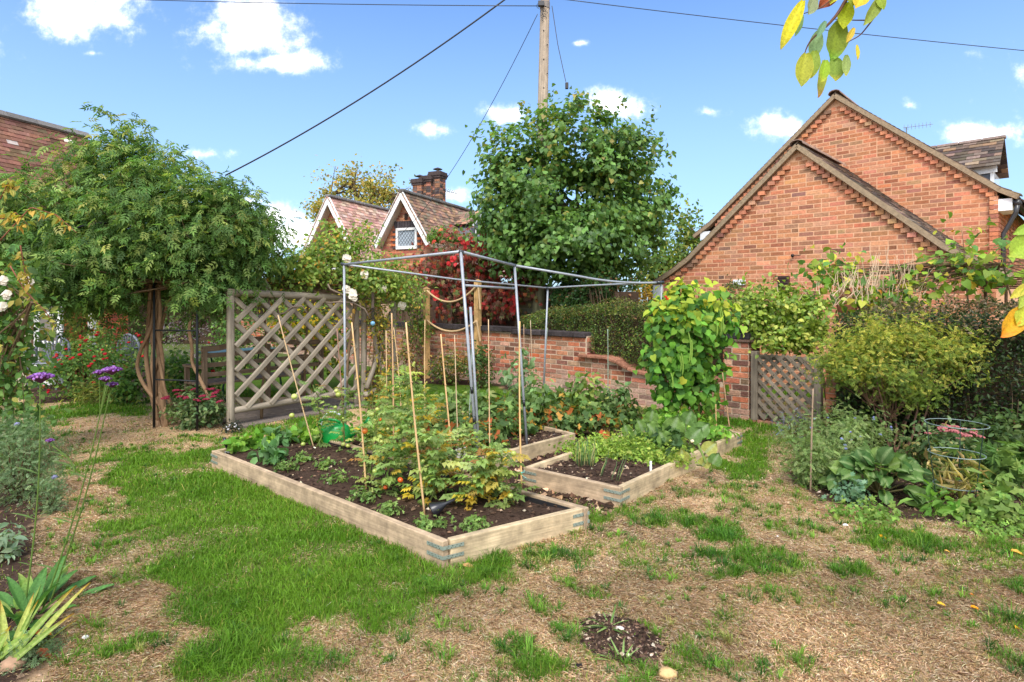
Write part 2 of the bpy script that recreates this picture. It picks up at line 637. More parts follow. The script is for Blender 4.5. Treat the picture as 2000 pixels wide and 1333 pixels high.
def shrub(name, label, cat, base, ells, n, size, width, kind, pal, material=None, clumps=60, cr=0.08, shell=0.5, stems=4, stemr=0.012,
          stemcol=None, droop=0.3, group=None, up=0.4, ntw=14, jit=0.6, tj=1.0):
    t = thing(name, label, cat, base, group)
    p, out, tone, cc = crown(ells, n, clumps, cr, shell)
    p[:, 2] = np.maximum(p[:, 2], base[2] + 0.015)
    a, nn = frames(out, droop, up=up, jit=jit)
    sz = size * (0.65 + 0.7 * rng.random(n))
    c = pick(pal, n) * (1 + tone[:, None] * tj)
    leaves('foliage', p, a, nn, sz, width, np.clip(c, .002, .95), kind, material or LEAF, t)
    sc = stemcol if stemcol is not None else S(92, 70, 48)
    for i in range(stems):
        mb = MB()
        tgt = cc[random.randrange(len(cc))]
        b = np.asarray(base) + np.array([random.uniform(-1, 1), random.uniform(-1, 1), 0]) * stemr * 3
        limb(mb, b, b + (tgt - b) * 0.9, stemr, stemr * 0.4, sc, 0.12, 6, 7)
        mb.build('stem', BARK, t, smooth=True)
    if ntw:
        twigs(t, np.asarray(base), cc[:ntw], stemr * 0.5, sc)
    return t


_LM = {}


def big_leaf_mesh(key, ln, wd, col, vein, curl=0.3, fold=0.15, shape='oval', tip=None, wave=0.06, m=9, k=5):
    """one broad leaf with midrib, along +y, blade normal +z"""
    if key in _LM: return _LM[key]
    V, C = [], []
    for i in range(m):
        t = i / (m - 1)
        if shape == 'oval': w = math.sin(math.pi * min(1, t * 0.93 + 0.05)) ** 0.75
        elif shape == 'heart': w = (math.sin(math.pi * min(1, t * 0.8 + 0.2)) ** 0.8)
        elif shape == 'sword': w = (min(1, t * 6 + .55)) * (1 - t ** 3.0) + 0.02
        elif shape == 'round': w = math.sqrt(max(0.02, 1 - (2 * t - 1) ** 2))
        else: w = 1
        ang = curl * t * 1.6
        y = ln * (math.sin(ang) / ang * t if ang > 1e-3 else t) if curl else ln * t
        zc = -ln * curl * 0.8 * t * t
        for j in range(k):
            s = (j / (k - 1) - 0.5) * 2
            z = zc + abs(s) * fold * wd + (wave * wd * math.sin(t * 16 + j * 2) * abs(s))
            V.append([s * wd / 2 * w, y, z])
            q = 1 - min(1, abs(s) * 2.2)
            cc = np.asarray(col) * (1 - 0.55 * q * (abs(s) < .1)) + np.asarray(vein) * 0.55 * q * (abs(s) < .1)
            if tip is not None and t > 0.7:
                f = (t - 0.7) / 0.3
                cc = cc * (1 - f) + np.asarray(tip) * f
            C.append(cc)
    T = [[i * k + j, i * k + j + 1, (i + 1) * k + j + 1, (i + 1) * k + j] for i in range(m - 1) for j in range(k - 1)]
    V = np.array(V)
    _LM[key] = mesh_np('leaf', V, np.array(T), np.array(C), BIGLEAF, V, True)
    return _LM[key]


def place(parent, me, pos, a, nn, sc=1.0, name='leaf'):
    a = nrm(np.asarray(a, float)); nn = np.asarray(nn, float)
    nn = nrm(nn - a * np.dot(a, nn))
    b = np.cross(a, nn)
    M4 = Matrix(((b[0] * sc, a[0] * sc, nn[0] * sc, pos[0]), (b[1] * sc, a[1] * sc, nn[1] * sc, pos[1]), (b[2] * sc, a[2] * sc, nn[2] * sc, pos[2]), (0, 0, 0, 1)))
    return link(name, me, parent, M4)


def leaf_objs(parent, pos, a, nn, size, width, kind, palette, material, variants=8, name='leaf'):
    """single leaves as parts, sharing a few meshes"""
    TV, TT = tmpl(kind)
    ms = []
    for i in range(variants):
        c = pick(palette, 1)[0]
        V = TV * np.array([width, 1, 1])
        ms.append(mesh_np(name, V, TT, np.repeat(c[None], len(V), 0), material, V))
    for i in range(len(pos)):
        place(parent, ms[i % variants], pos[i], a[i], nn[i], float(size[i]), name)


# ------------------------------------------------------------------ brick and tile builders
def brick_wall(parent, O, U, Nn, urange, vtop, v0, v1, pal, material, nobj=300, course=0.075, brick=0.235, gap=0.011, proud=0.01,
               rough=0.0, skip=None, dentil=False, darkfun=None, depth=0.05, name='brick'):
    """running bond over the face that starts at O; urange(v)->(u0,u1) gives the width that a course may fill"""
    O, U, Nn = map(lambda q: np.asarray(q, float), (O, U, Nn))
    rows = []
    v = v0
    r = 0
    while v + course <= v1 + 1e-6:
        ur = urange(v + course)
        if ur is not None and ur[1] - ur[0] > 0.05:
            u0, u1 = ur
            off = (r % 2) * brick / 2
            k = math.floor((u0 - off) / brick)
            x = k * brick + off
            while x < u1:
                a, b = max(x, u0), min(x + brick, u1)
                hd = random.random() < 0.06
                spans = [(a, (a + b) / 2), ((a + b) / 2, b)] if hd and b - a > 0.2 else [(a, b)]
                for (a2, b2) in spans:
                    if b2 - a2 > 0.05 and not (skip and skip((a2 + b2) / 2, v + course / 2)):
                        rows.append((a2 + gap / 2, b2 - gap / 2, v + gap / 2, v + course - gap / 2, proud + rough * random.uniform(-1, 1)))
                x += brick
            if dentil and u1 - u0 > 0.3:
                for (a, b) in ((u0 - 0.02, u0 + 0.095), (u1 - 0.095, u1 + 0.02)):
                    rows.append((a, b, v + gap / 2 + .012, v + course + .012, 0.055))
        v += course
        r += 1
    cam0 = np.array([0, 0, H])
    dist = [np.linalg.norm(O + U * (q[0] + q[1]) / 2 + UPV * (q[2] + q[3]) / 2 - cam0) - 4 * (q[1] - q[0]) for q in rows]
    order = np.argsort(dist)
    ax = np.array([U, Nn, UPV])
    if np.linalg.det(ax) < 0: ax = np.array([-U, Nn, UPV])
    cache = {}
    mb = MB()
    for rank, i in enumerate(order):
        a, b, c, d, pr = rows[i]
        ctr = O + U * (a + b) / 2 + UPV * (c + d) / 2 + Nn * (pr - depth / 2)
        col = pick(pal, 1)[0]
        if darkfun is not None: col = darkfun((a + b) / 2, (c + d) / 2, col)
        half = [(b - a) / 2, depth / 2, (d - c) / 2]
        if rank < nobj:
            ki = (round(b - a, 3), random.randrange(14) if darkfun is None else rank)
            if ki not in cache:
                q = MB().box([0, 0, 0], np.eye(3), half, col)
                ob = q.build(name, material, parent, origin=[0, 0, 0])
                cache[ki] = ob.data
            else:
                ob = link(name, cache[ki], parent)
            M4 = Matrix([[ax[0][k], ax[1][k], ax[2][k], ctr[k]] for k in range(3)] + [[0, 0, 0, 1]])
            ob.matrix_basis = M4
            WM[ob.name] = M4
        else:
            mb.box(ctr, ax, half, col)
    if mb.v:
        o = mb.build('brickwork', material, parent)
        o['kind'] = 'stuff'


def tile_slope(parent, O, Ud, Dd, width, length, pal, gauge=0.1, tw=0.17, th=0.020, nobj=0, name='tile', lift=0.02, near=None):
    """plain tiles laid in courses: O top corner at the ridge, Ud along the ridge, Dd down the slope"""
    O, Ud, Dd = map(lambda q: np.asarray(q, float), (O, Ud, Dd))
    Nn = nrm(np.cross(Ud, Dd))
    if Nn[2] < 0: Nn = -Nn
    rows = int(length / gauge)
    lst = []
    for r in range(rows):
        off = (r % 2) * tw / 2
        n = int(width / tw) + 2
        for k in range(n):
            a, b = max(0, k * tw - off), min(width, (k + 1) * tw - off)
            if b - a > 0.03: lst.append((a, b, r * gauge))
    tilt = 0.17
    d2 = nrm(Dd + Nn * tilt * 0.6)
    n2 = nrm(Nn - Dd * tilt * 0.6)
    ax = np.array([Ud, d2, n2])
    if np.linalg.det(ax) < 0: ax = np.array([-Ud, d2, n2])
    mb = MB()
    cache = {}
    order = list(range(len(lst)))
    if nobj:
        ds = [np.linalg.norm(O + Ud * (l[0] + l[1]) / 2 + Dd * l[2] - np.array([0, 0, H])) for l in lst]
        order = list(np.argsort(ds))
    for rank, i in enumerate(order):
        a, b, dd = lst[i]
        ctr = O + Ud * (a + b) / 2 + Dd * (dd + gauge * 0.6) + Nn * (lift + random.uniform(-.004, .004))
        col = pick(pal, 1)[0]
        half = [(b - a) / 2 - 0.0008, gauge * 0.68, th / 2]
        if rank < nobj:
            ki = (round(b - a, 2), random.randrange(12))
            if ki not in cache:
                ob = MB().box([0, 0, 0], np.eye(3), half, col).build(name, TILE, parent, origin=[0, 0, 0])
                cache[ki] = ob.data
            else:
                ob = link(name, cache[ki], parent)
            M4 = Matrix([[ax[0][k], ax[1][k], ax[2][k], ctr[k]] for k in range(3)] + [[0, 0, 0, 1]])
            ob.matrix_basis = M4
            WM[ob.name] = M4
        else:
            mb.box(ctr, ax, half, col)
    if mb.v:
        o = mb.build('roof_tiling', TILE, parent)
        o['kind'] = 'stuff'


D1 = np.array([-.70711, .70711, 0])     # along the garden wall, away to the left
D2 = np.array([.70711, .70711, 0])      # across it, away to the right
NW = -D2                                # wall face towards the lawn


def wallpt(px, S_=10.1):
    k = (px - 1000) / F
    Y = S_ / (1 + k)
    return np.array([k * Y, Y, 0.0])


#PART2
# ------------------------------------------------------------------ raised bed corners (plan), used by the lawn as well
ZB = 0.145
BEDS = {
    'A': [G(413, 880, ZB), G(865, 1058, ZB), G(1150, 990, ZB), G(592, 842, ZB)],
    'B': [G(1022, 912, ZB), G(1211, 953, ZB), G(1449, 844, ZB), G(1300, 818, ZB)],
    'C': [G(780, 858, ZB), G(937, 896, ZB), G(1124, 846, ZB), G(985, 812, ZB)],
    'D': [G(700, 812, ZB), G(820, 840, ZB), G(911, 823, ZB), G(800, 796, ZB)],
}


def xy(pts): return [(p[0], p[1]) for p in pts]


def gp(*pts): return [tuple(G(x, y)[:2]) for x, y in pts]


BEDPOLY = [xy(b) for b in BEDS.values()]
MULCH = gp((600, 868), (930, 940), (1185, 1012), (1215, 985), (1090, 930), (1290, 860), (1260, 835), (1120, 850), (1010, 815), (900, 826), (800, 830))
BORDER_L = gp((-500, 830), (20, 850), (60, 900), (115, 960), (100, 1010), (60, 1040), (65, 1120), (110, 1180), (130, 1240), (95, 1300), (110, 1400), (-900, 1400))
BORDER_R = gp((1545, 930), (1600, 975), (1700, 1000), (1800, 1018), (1900, 1035), (2000, 1055), (2250, 1090), (2500, 1050), (2600, 900), (2000, 790), (1700, 815), (1560, 850))
BORDER_ARCH = gp((285, 838), (330, 850), (420, 850), (470, 838), (470, 815), (300, 815))
BORDER_ROSE = gp((60, 790), (300, 778), (420, 770), (420, 712), (40, 712))
BORDER_WALL = gp((730, 752), (830, 750), (960, 752), (1010, 770), (1010, 730), (700, 724))
PATCH = gp((1140, 1215), (1170, 1200), (1240, 1215), (1290, 1250), (1285, 1290), (1240, 1302), (1170, 1285), (1135, 1250))
PATH_T = gp((455, 840), (640, 810), (720, 800), (700, 780), (455, 800))
SOILS = [BORDER_L, BORDER_R, BORDER_ROSE, BORDER_WALL, PATCH, MULCH]

LAWN = gp((195, 890), (300, 880), (412, 884), (640, 990), (760, 1050), (862, 1115), (900, 1105), (990, 1085), (1000, 1130), (880, 1170),
          (860, 1215), (800, 1262), (700, 1250), (590, 1200), (520, 1245), (560, 1330), (500, 1360), (380, 1360), (330, 1290), (400, 1225),
          (345, 1160), (300, 1120), (235, 1085), (205, 1030), (255, 985), (190, 930))
LAWN2 = gp((1385, 915), (1440, 880), (1470, 835), (1560, 822), (1600, 840), (1545, 860), (1535, 905), (1500, 930), (1440, 935))
LAWN3 = gp((720, 745), (1000, 775), (1260, 800), (1480, 825), (1450, 842), (1300, 820), (1000, 805), (800, 790), (690, 790))
LAWN4 = gp((60, 800), (280, 778), (310, 800), (260, 815), (170, 812), (120, 830), (60, 832))
LAWN5 = gp((600, 845), (700, 800), (560, 815), (470, 850), (540, 850))
# (px,py) ellipses of green growth in the dry turf
TUFTS = [(1165, 1000, 70, 22, .9), (1080, 1100, 60, 24, .8), (960, 1095, 60, 30, .95), (930, 1130, 90, 30, .7), (1040, 1080, 50, 20, .6),
         (1300, 1010, 60, 14, .6), (1320, 1020, 90, 16, .9), (1390, 1035, 60, 18, 1), (1410, 1060, 40, 14, 1), (1450, 990, 60, 14, .7),
         (1385, 1092, 28, 14, .9), (1480, 1105, 70, 26, 1.1), (1420, 1120, 30, 14, 1), (1670, 1122, 38, 20, 1.2), (1500, 1170, 55, 14, .8),
         (1560, 1030, 60, 14, .7), (1720, 1050, 90, 16, .8), (1800, 1070, 90, 18, 1), (1900, 1090, 80, 16, .6), (1640, 1030, 60, 10, .5),
         (1960, 1070, 60, 16, .9), (1990, 1150, 40, 16, .9), (1970, 1215, 50, 20, 1), (1980, 1300, 40, 30, .9), (1840, 1165, 50, 8, .5),
         (1280, 1120, 40, 22, .6), (1320, 1100, 30, 15, .5), (1110, 1140, 20, 10, .8), (1050, 1190, 34, 14, .9), (1110, 1240, 34, 20, 1),
         (1020, 1300, 50, 34, 1.2), (1000, 1265, 40, 18, .8), (1200, 1290, 30, 18, .7), (1230, 1325, 50, 20, .9), (1400, 1260, 40, 12, .8),
         (1350, 1300, 45, 22, .9), (1450, 1320, 60, 20, .6), (1540, 1300, 45, 18, .7), (1270, 1250, 30, 10, .7), (1160, 1160, 30, 14, .5),
         (200, 1000, 60, 16, .6), (240, 1120, 60, 14, .4), (150, 1060, 60, 14, .5), (180, 1065, 40, 10, .6), (220, 1265, 80, 24, .9),
         (130, 1290, 60, 20, .6), (160, 1230, 40, 14, .4), (700, 1290, 90, 24, .45), (800, 1290, 80, 24, .5), (850, 1160, 60, 20, .7),
         (230, 880, 70, 8, .7), (370, 860, 60, 8, .7), (130, 850, 60, 8, .4), (470, 862, 50, 8, .6), (1540, 970, 60, 10, .4), (1430, 960, 60, 12, .5),
         (1330, 965, 50, 10, .4), (1600, 1090, 50, 10, .3), (1250, 980, 40, 8, .5), (560, 1290, 80, 40, .8), (430, 1270, 80, 40, .9),
         (1760, 1095, 40, 10, .6), (1650, 1160, 30, 7, .4), (1740, 1180, 40, 8, .35), (1290, 1180, 60, 16, .3), (900, 1240, 60, 14, .35),
         (1100, 1085, 25, 10, .7), (1155, 1040, 40, 10, .5), (1185, 1215, 40, 16, .7)]
TW = []
for (cx, cy, rx, ry, d) in TUFTS:
    c = G(cx, cy)
    TW.append((c[0], c[1], rx * c[1] / F, ry * c[1] ** 2 / (F * H), d))


def in_any(x, y, polys):
    r = np.zeros(np.shape(x), bool)
    for p in polys: r |= inpoly(x, y, p)
    return r


def green(x, y):
    """how thickly green grass stands at (x,y), 0..1"""
    x, y = np.asarray(x, float), np.asarray(y, float)
    j = 0.16 * np.clip(y / 4, .6, 1.2)
    xj = x + (vn(x, y, 4, 1) - .5) * 2 * j + (vn(x, y, 13, 2) - .5) * j * .8
    yj = y + (vn(x, y, 4, 3) - .5) * 2 * j + (vn(x, y, 13, 4) - .5) * j * .8
    g = np.zeros(x.shape)
    ms = (.2, .6, 1.0, 1.5, 2.0, 2.6, 3.2)
    for k, m in enumerate(ms):
        xk = x + (xj - x) * m + (vn(x, y, 9 + k, 10 + k) - .5) * .10 * m
        yk = y + (yj - y) * m + (vn(x, y, 9 + k, 18 + k) - .5) * .10 * m
        g += np.where(in_any(xk, yk, [LAWN, LAWN2, LAWN3, LAWN4, LAWN5]), 1 / len(ms), 0.0)
    g = g * (.5 + .75 * vn(x, y, 3.5, 7) + .25 * (vn(x, y, 11, 9) - .3))
    g = np.clip(g, 0, 1)
    for (cx, cy, rx, ry, d) in TW:
        q = np.sqrt(((xj - cx) / rx) ** 2 + ((yj - cy) / ry) ** 2)
        g = np.maximum(g, np.minimum(1, d * np.clip(1.3 - q, 0, .9) * (.25 + 1.15 * vn(x, y, 8, 8))))
    n = vn(x, y, 2.2, 5) * .5 + vn(x, y, 6, 6) * .5
    g = np.maximum(g, np.clip((n - 0.48) * 1.3, 0.03, .3) * (.4 + vn(x, y, 14, 16)))
    far = (y > 9)
    g = np.where(far, 1, g)
    g = np.where(in_any(x, y, BEDPOLY), 0, g)
    g = np.where(in_any(x, y, [BORDER_L, BORDER_R]), np.minimum(g, 0.04), g)
    g = np.where(in_any(x, y, [BORDER_ROSE, BORDER_WALL, BORDER_ARCH, PATCH, MULCH, PATH_T]), np.minimum(g, 0.03), g)
    return np.clip(g, 0, 1)


def tuft(x, y):
    q = np.zeros(np.shape(x))
    for (cx, cy, rx, ry, d) in TW:
        q = np.maximum(q, d * np.clip(1.2 - np.sqrt(((x - cx) / rx) ** 2 + ((y - cy) / ry) ** 2), 0, 1))
    return np.clip(q, 0, 1)


def lawn_only(x, y):
    return in_any(x, y, [LAWN, LAWN2, LAWN3, LAWN4, LAWN5]) * 1.0


def ground_z(x, y):
    z = (vn(x, y, 1.3, 8) - .5) * 0.03 + (vn(x, y, 5, 9) - .5) * 0.018
    z = np.where((np.abs(x) < 8) & (y < 13), z, 0)
    return z


def make_ground():
    fx = np.arange(-9, 9.001, .07)
    fy = np.arange(0.6, 13.0, .07)
    xs = np.concatenate([[-600, -200, -80, -40, -20, -12], fx, [12, 20, 40, 80, 200, 600]])
    ys = np.concatenate([[-600, -200, -60, -20, -6, -1], fy, [14, 16, 20, 30, 50, 100, 250, 900]])
    X, Y = np.meshgrid(xs, ys)
    x, y = X.ravel(), Y.ravel()
    z = ground_z(x, y)
    g = green(x, y)
    n1 = vn(x, y, 3, 20)
    n2 = vn(x, y, 9, 21)
    dry = S(186, 155, 120)[None] * (0.65 + .55 * n1[:, None]) * (0.85 + .3 * n2[:, None])
    dry = dry * np.where(vn(x, y, 1.1, 23)[:, None] > .6, .8, 1.0)
    gr = S(74, 98, 30)[None] * (0.8 + .4 * n2[:, None])
    so = S(66, 51, 42)[None] * (0.6 + .7 * n2[:, None])
    c = dry * (1 - g[:, None]) + gr * g[:, None]
    soil = in_any(x + (vn(x, y, 5, 30) - .5) * .16, y + (vn(x, y, 5, 31) - .5) * .16, SOILS)
    bare = np.clip((vn(x, y, 1.6, 40) - .66) * 5, 0, .7) * (g < .2)
    for cx, cy, rx, ry in ((170, 1085, 80, 22), (1700, 1290, 60, 20), (260, 960, 60, 12), (1130, 1310, 70, 24)):
        q = G(cx, cy)
        bare = np.maximum(bare, .8 * np.clip(1.3 - np.sqrt(((x - q[0]) / (rx * q[1] / F)) ** 2 + ((y - q[1]) / (ry * q[1] ** 2 / F / H)) ** 2), 0, 1))
    c = c * (1 - bare[:, None]) + S(96, 76, 58)[None] * bare[:, None]
    c = np.where(soil[:, None], so, c)
    far = y > 13.5
    c = np.where(far[:, None], S(84, 96, 50)[None], c)
    nx, ny = len(xs), len(ys)
    i = np.arange(nx - 1)[None] + (np.arange(ny - 1) * nx)[:, None]
    i = i.ravel()
    Q = np.stack([i, i + 1, i + nx + 1, i + nx], 1)
    V = np.stack([x, y, z], 1)
    o = obj_np('ground', V, Q, np.clip(c, .003, .9), GROUND, None, V, True)
    o['kind'] = 'structure'
    return o


make_ground()


def sample_xy(n, x0, x1, y0, y1):
    x = rng.uniform(x0, x1, n)
    y = rng.uniform(y0, y1, n)
    k = np.abs(x) < y * 0.93 + .9
    return x[k], y[k]


def grass():
    Vs, Ts, Cs = [], [], []
    off = 0
    # distance bands: thin, dense blades near the camera, wider and sparser ones farther off
    for (y0, y1, dens, w, h, xr) in ((1.9, 3.2, 21000, .0015, .030, 4.0), (3.2, 4.6, 12500, .0021, .030, 5.3), (4.6, 6.5, 6200, .0030, .032, 7.0), (6.5, 9.5, 2600, .0050, .038, 9)):
        n = int(dens * (y1 - y0) * 2 * xr)
        x, y = sample_xy(n, -xr, xr, y0, y1)
        g = green(x, y)
        patchy = .7 + .9 * vn(x, y, 7, 50) - .35 * tuft(x, y) * (lawn_only(x, y) < .5)
        k = rng.random(len(x)) < np.clip(g * patchy, 0, 1)
        x, y, g = x[k], y[k], g[k]
        n = len(x)
        z = ground_z(x, y)
        th = rng.uniform(0, 2 * math.pi, n)
        hh = h * (0.4 + 0.8 * rng.random(n) + .9 * rng.random(n) ** 6) * (0.55 + .55 * g) * (.75 + .6 * vn(x, y, 5, 51)) * (1 + .7 * tuft(x, y))
        lean = rng.normal(size=n) * .5 + .7
        la = rng.uniform(0, 2 * math.pi, n)
        d = np.stack([np.cos(la), np.sin(la)], 1) * (hh * lean)[:, None]
        wv = np.stack([np.cos(th), np.sin(th)], 1) * w * (.7 + .6 * rng.random(n))[:, None]
        B = np.stack([x, y], 1)
        V = np.zeros((n, 5, 3))
        V[:, 0, :2] = B - wv; V[:, 1, :2] = B + wv
        V[:, 2, :2] = B + d * .4 - wv * .8; V[:, 3, :2] = B + d * .4 + wv * .8
        V[:, 4, :2] = B + d * 1.1
        V[:, 0, 2] = V[:, 1, 2] = z - .004
        V[:, 2, 2] = V[:, 3, 2] = z + hh * .6
        V[:, 4, 2] = z + hh * (1 - .25 * lean)
        tone = vn(x, y, 2.4, 52)[:, None]
        c0 = S(80, 124, 26)[None] * (1 - tone) + S(114, 152, 42)[None] * tone
        c0 = c0 * (0.7 + .6 * rng.random((n, 1)))
        yl = rng.random((n, 1)) < (.04 + .26 * (g[:, None] < .4))
        c0 = np.where(yl, S(165, 160, 78)[None] * (0.7 + .5 * rng.random((n, 1))), c0)
        tf = tuft(x, y)[:, None] * .5
        c0 = c0 * (1 - tf) + S(74, 118, 34)[None] * (.7 + .6 * rng.random((n, 1))) * tf
        dk = rng.random((n, 1)) < .12
        c0 = np.where(dk, c0 * .6, c0)
        T = np.array([[0, 1, 3], [0, 3, 2], [2, 3, 4]])[None] + (np.arange(n) * 5)[:, None, None] + off
        Vs.append(V.reshape(-1, 3)); Ts.append(T.reshape(-1, 3)); Cs.append(np.repeat(c0, 5, 0))
        off += n * 5
    # separate spiky tussocks inside the green patches and here and there in the dry turf
    cx, cy = [], []
    for (ex, ey, rx, ry, d) in TW:
        m = int(max(3, 26 * d * (rx * ry) ** .5 / .25))
        a = rng.uniform(0, 6.28, m); r = np.sqrt(rng.random(m)) * 1.15
        cx += list(ex + np.cos(a) * r * rx); cy += list(ey + np.sin(a) * r * ry)
    a, b = sample_xy(900, -5, 5, 1.9, 6.5)
    cx += list(a); cy += list(b)
    cx, cy = np.array(cx), np.array(cy)
    k = ~in_any(cx, cy, BEDPOLY + [BORDER_L, BORDER_R, BORDER_ROSE, PATCH, MULCH])
    cx, cy = cx[k], cy[k]
    per = 26
    n = len(cx) * per
    big = np.repeat(.5 + rng.random(len(cx)), per) * (.6 + .5 * np.repeat(tuft(cx, cy), per))
    az = rng.uniform(0, 6.28, n)
    sp = np.abs(rng.normal(size=n)) * .022 * big
    x, y = np.repeat(cx, per) + np.cos(az) * sp, np.repeat(cy, per) + np.sin(az) * sp
    z = ground_z(x, y)
    hh = .05 * big * (.5 + .7 * rng.random(n))
    lean = .35 + .75 * rng.random(n)
    d = np.stack([np.cos(az), np.sin(az)], 1) * (hh * lean)[:, None]
    wv = np.stack([-np.sin(az), np.cos(az)], 1) * (.0013 + .00025 * y)[:, None]
    B = np.stack([x, y], 1)
    V = np.zeros((n, 5, 3))
    V[:, 0, :2] = B - wv; V[:, 1, :2] = B + wv
    V[:, 2, :2] = B + d * .4 - wv * .8; V[:, 3, :2] = B + d * .4 + wv * .8
    V[:, 4, :2] = B + d * 1.2
    V[:, 0, 2] = V[:, 1, 2] = z - .004
    V[:, 2, 2] = V[:, 3, 2] = z + hh * .65
    V[:, 4, 2] = z + hh * (1 - .3 * lean)
    c0 = pick([(S(84, 126, 36), 3), (S(110, 148, 48), 3), (S(66, 108, 40), 2), (S(158, 158, 84), .5)], len(cx))[np.repeat(np.arange(len(cx)), per)] * (.75 + .5 * rng.random((n, 1)))
    T = np.array([[0, 1, 3], [0, 3, 2], [2, 3, 4]])[None] + (np.arange(n) * 5)[:, None, None] + off
    Vs.append(V.reshape(-1, 3)); Ts.append(T.reshape(-1, 3)); Cs.append(np.repeat(c0, 5, 0))
    o = obj_np('grass', np.vstack(Vs), np.vstack(Ts), np.clip(np.vstack(Cs), .003, .9), GRASSM)
    o['kind'] = 'stuff'
    # dead thatch lying between the green
    Vs, Ts, Cs = [], [], []
    off = 0
    for (y0, y1, dens, w, xr) in ((1.9, 3.2, 32000, .0007, 4.0), (3.2, 4.8, 13500, .0011, 5.4), (4.8, 7.5, 3200, .0020, 7.2)):
        n = int(dens * (y1 - y0) * 2 * xr)
        x, y = sample_xy(n, -xr, xr, y0, y1)
        g = green(x, y)
        bad = in_any(x, y, BEDPOLY + [BORDER_R, BORDER_L, PATCH, MULCH, BORDER_ROSE])
        k = (rng.random(len(x)) < np.clip(1 - g * 1.15, .015, 1) * (.35 + .9 * vn(x, y, 5, 60))) & (~bad | (rng.random(len(x)) < .05))
        x, y = x[k], y[k]
        n = len(x)
        z = ground_z(x, y) + .003
        ln = .012 + .034 * rng.random(n) + .03 * rng.random(n) ** 8
        th = np.where(rng.random(n) < .5, rng.uniform(0, 6.28, n), rng.normal(size=n) * 1.0 + vn(x, y, 1.4, 61) * 6)
        dd = np.stack([np.cos(th), np.sin(th)], 1) * ln[:, None] / 2
        wv = np.stack([-np.sin(th), np.cos(th)], 1) * w * (.6 + .8 * rng.random(n))[:, None]
        B = np.stack([x, y], 1)
        up = .014 * rng.random(n) ** 2
        V = np.zeros((n, 4, 3))
        V[:, 0, :2] = B - dd; V[:, 1, :2] = B - wv; V[:, 2, :2] = B + wv; V[:, 3, :2] = B + dd
        V[:, 0, 2] = z; V[:, 1, 2] = z + up * .7 + .002; V[:, 2, 2] = z + up * .7 + .002; V[:, 3, 2] = z + up
        c0 = pick([(S(218, 190, 152), 3), (S(202, 170, 130), 3), (S(236, 216, 184), 1.8), (S(146, 114, 84), 1.5), (S(196, 168, 122), 1.4)], n, jit=.15) * (.80 + .48 * vn(x, y, 1.9, 62) + .25 * (vn(x, y, 8, 63) - .5))[:, None]
        T = np.array([[0, 2, 3], [0, 3, 1]])[None] + (np.arange(n) * 4)[:, None, None] + off
        Vs.append(V.reshape(-1, 3)); Ts.append(T.reshape(-1, 3)); Cs.append(np.repeat(c0, 4, 0))
        off += n * 4
    o = obj_np('dry_grass', np.vstack(Vs), np.vstack(Ts), np.vstack(Cs), STRAW)
    o['kind'] = 'stuff'


grass()


def crumbs(name, polys, n, zfun, size, pal, parent=None, y=(1.5, 9)):
    """clods and chippings lying on bare soil"""
    P_ = []
    for p in polys:
        a = np.array(p)
        x = rng.uniform(a[:, 0].min(), a[:, 0].max(), n)
        yy = rng.uniform(a[:, 1].min(), a[:, 1].max(), n)
        k = inpoly(x, yy, p) & (yy < y[1]) & (yy > y[0]) & (np.abs(x) < yy * .95 + .3)
        P_.append(np.stack([x[k], yy[k]], 1))
    q = np.vstack(P_)
    m = len(q)
    z = zfun(q[:, 0], q[:, 1])
    oc = np.array([[1, 0, 0], [-1, 0, 0], [0, 1, 0], [0, -1, 0], [0, 0, 1], [0, 0, -1]], float)
    ot = np.array([[0, 2, 4], [2, 1, 4], [1, 3, 4], [3, 0, 4]])
    s = size * (.35 + rng.random(m) ** 2 * 1.4)
    V = np.stack([q[:, 0], q[:, 1], z], 1)[:, None, :] + s[:, None, None] * oc[None] * (0.5 + rng.random((m, 6, 1))) * np.array([1, 1, .6])
    V = V + rng.normal(size=(m, 6, 3)) * s[:, None, None] * .2
    T = (ot[None] + (np.arange(m) * 6)[:, None, None]).reshape(-1, 3)
    C = np.repeat(pick(pal, m, jit=.25), 6, 0)
    o = obj_np(name, V.reshape(-1, 3), T, C, SOIL, parent, V.reshape(-1, 3))
    o['kind'] = 'stuff'
    return o


SOILPAL = [(S(58, 44, 36), 5), (S(80, 62, 50), 3), (S(110, 88, 70), 1.2), (S(160, 138, 112), .6), (S(196, 180, 158), .25)]
MULCHPAL = [(S(66, 48, 38), 4), (S(98, 74, 56), 3), (S(150, 118, 90), 2), (S(190, 160, 128), 1)]
crumbs('soil_crumbs', [BORDER_L, BORDER_R, PATCH], 9000, lambda x, y: ground_z(x, y) + .004, .010, SOILPAL, y=(1.5, 7))
crumbs('bark_mulch', [MULCH], 9000, lambda x, y: ground_z(x, y) + .006, .020, MULCHPAL)
crumbs('soil_crumbs', [PATCH], 3400, lambda x, y: ground_z(x, y) + .003, .007, SOILPAL, y=(1.5, 7))

# ------------------------------------------------------------------ raised beds
PINE = S(188, 166, 132)
PINE2 = S(174, 150, 122)


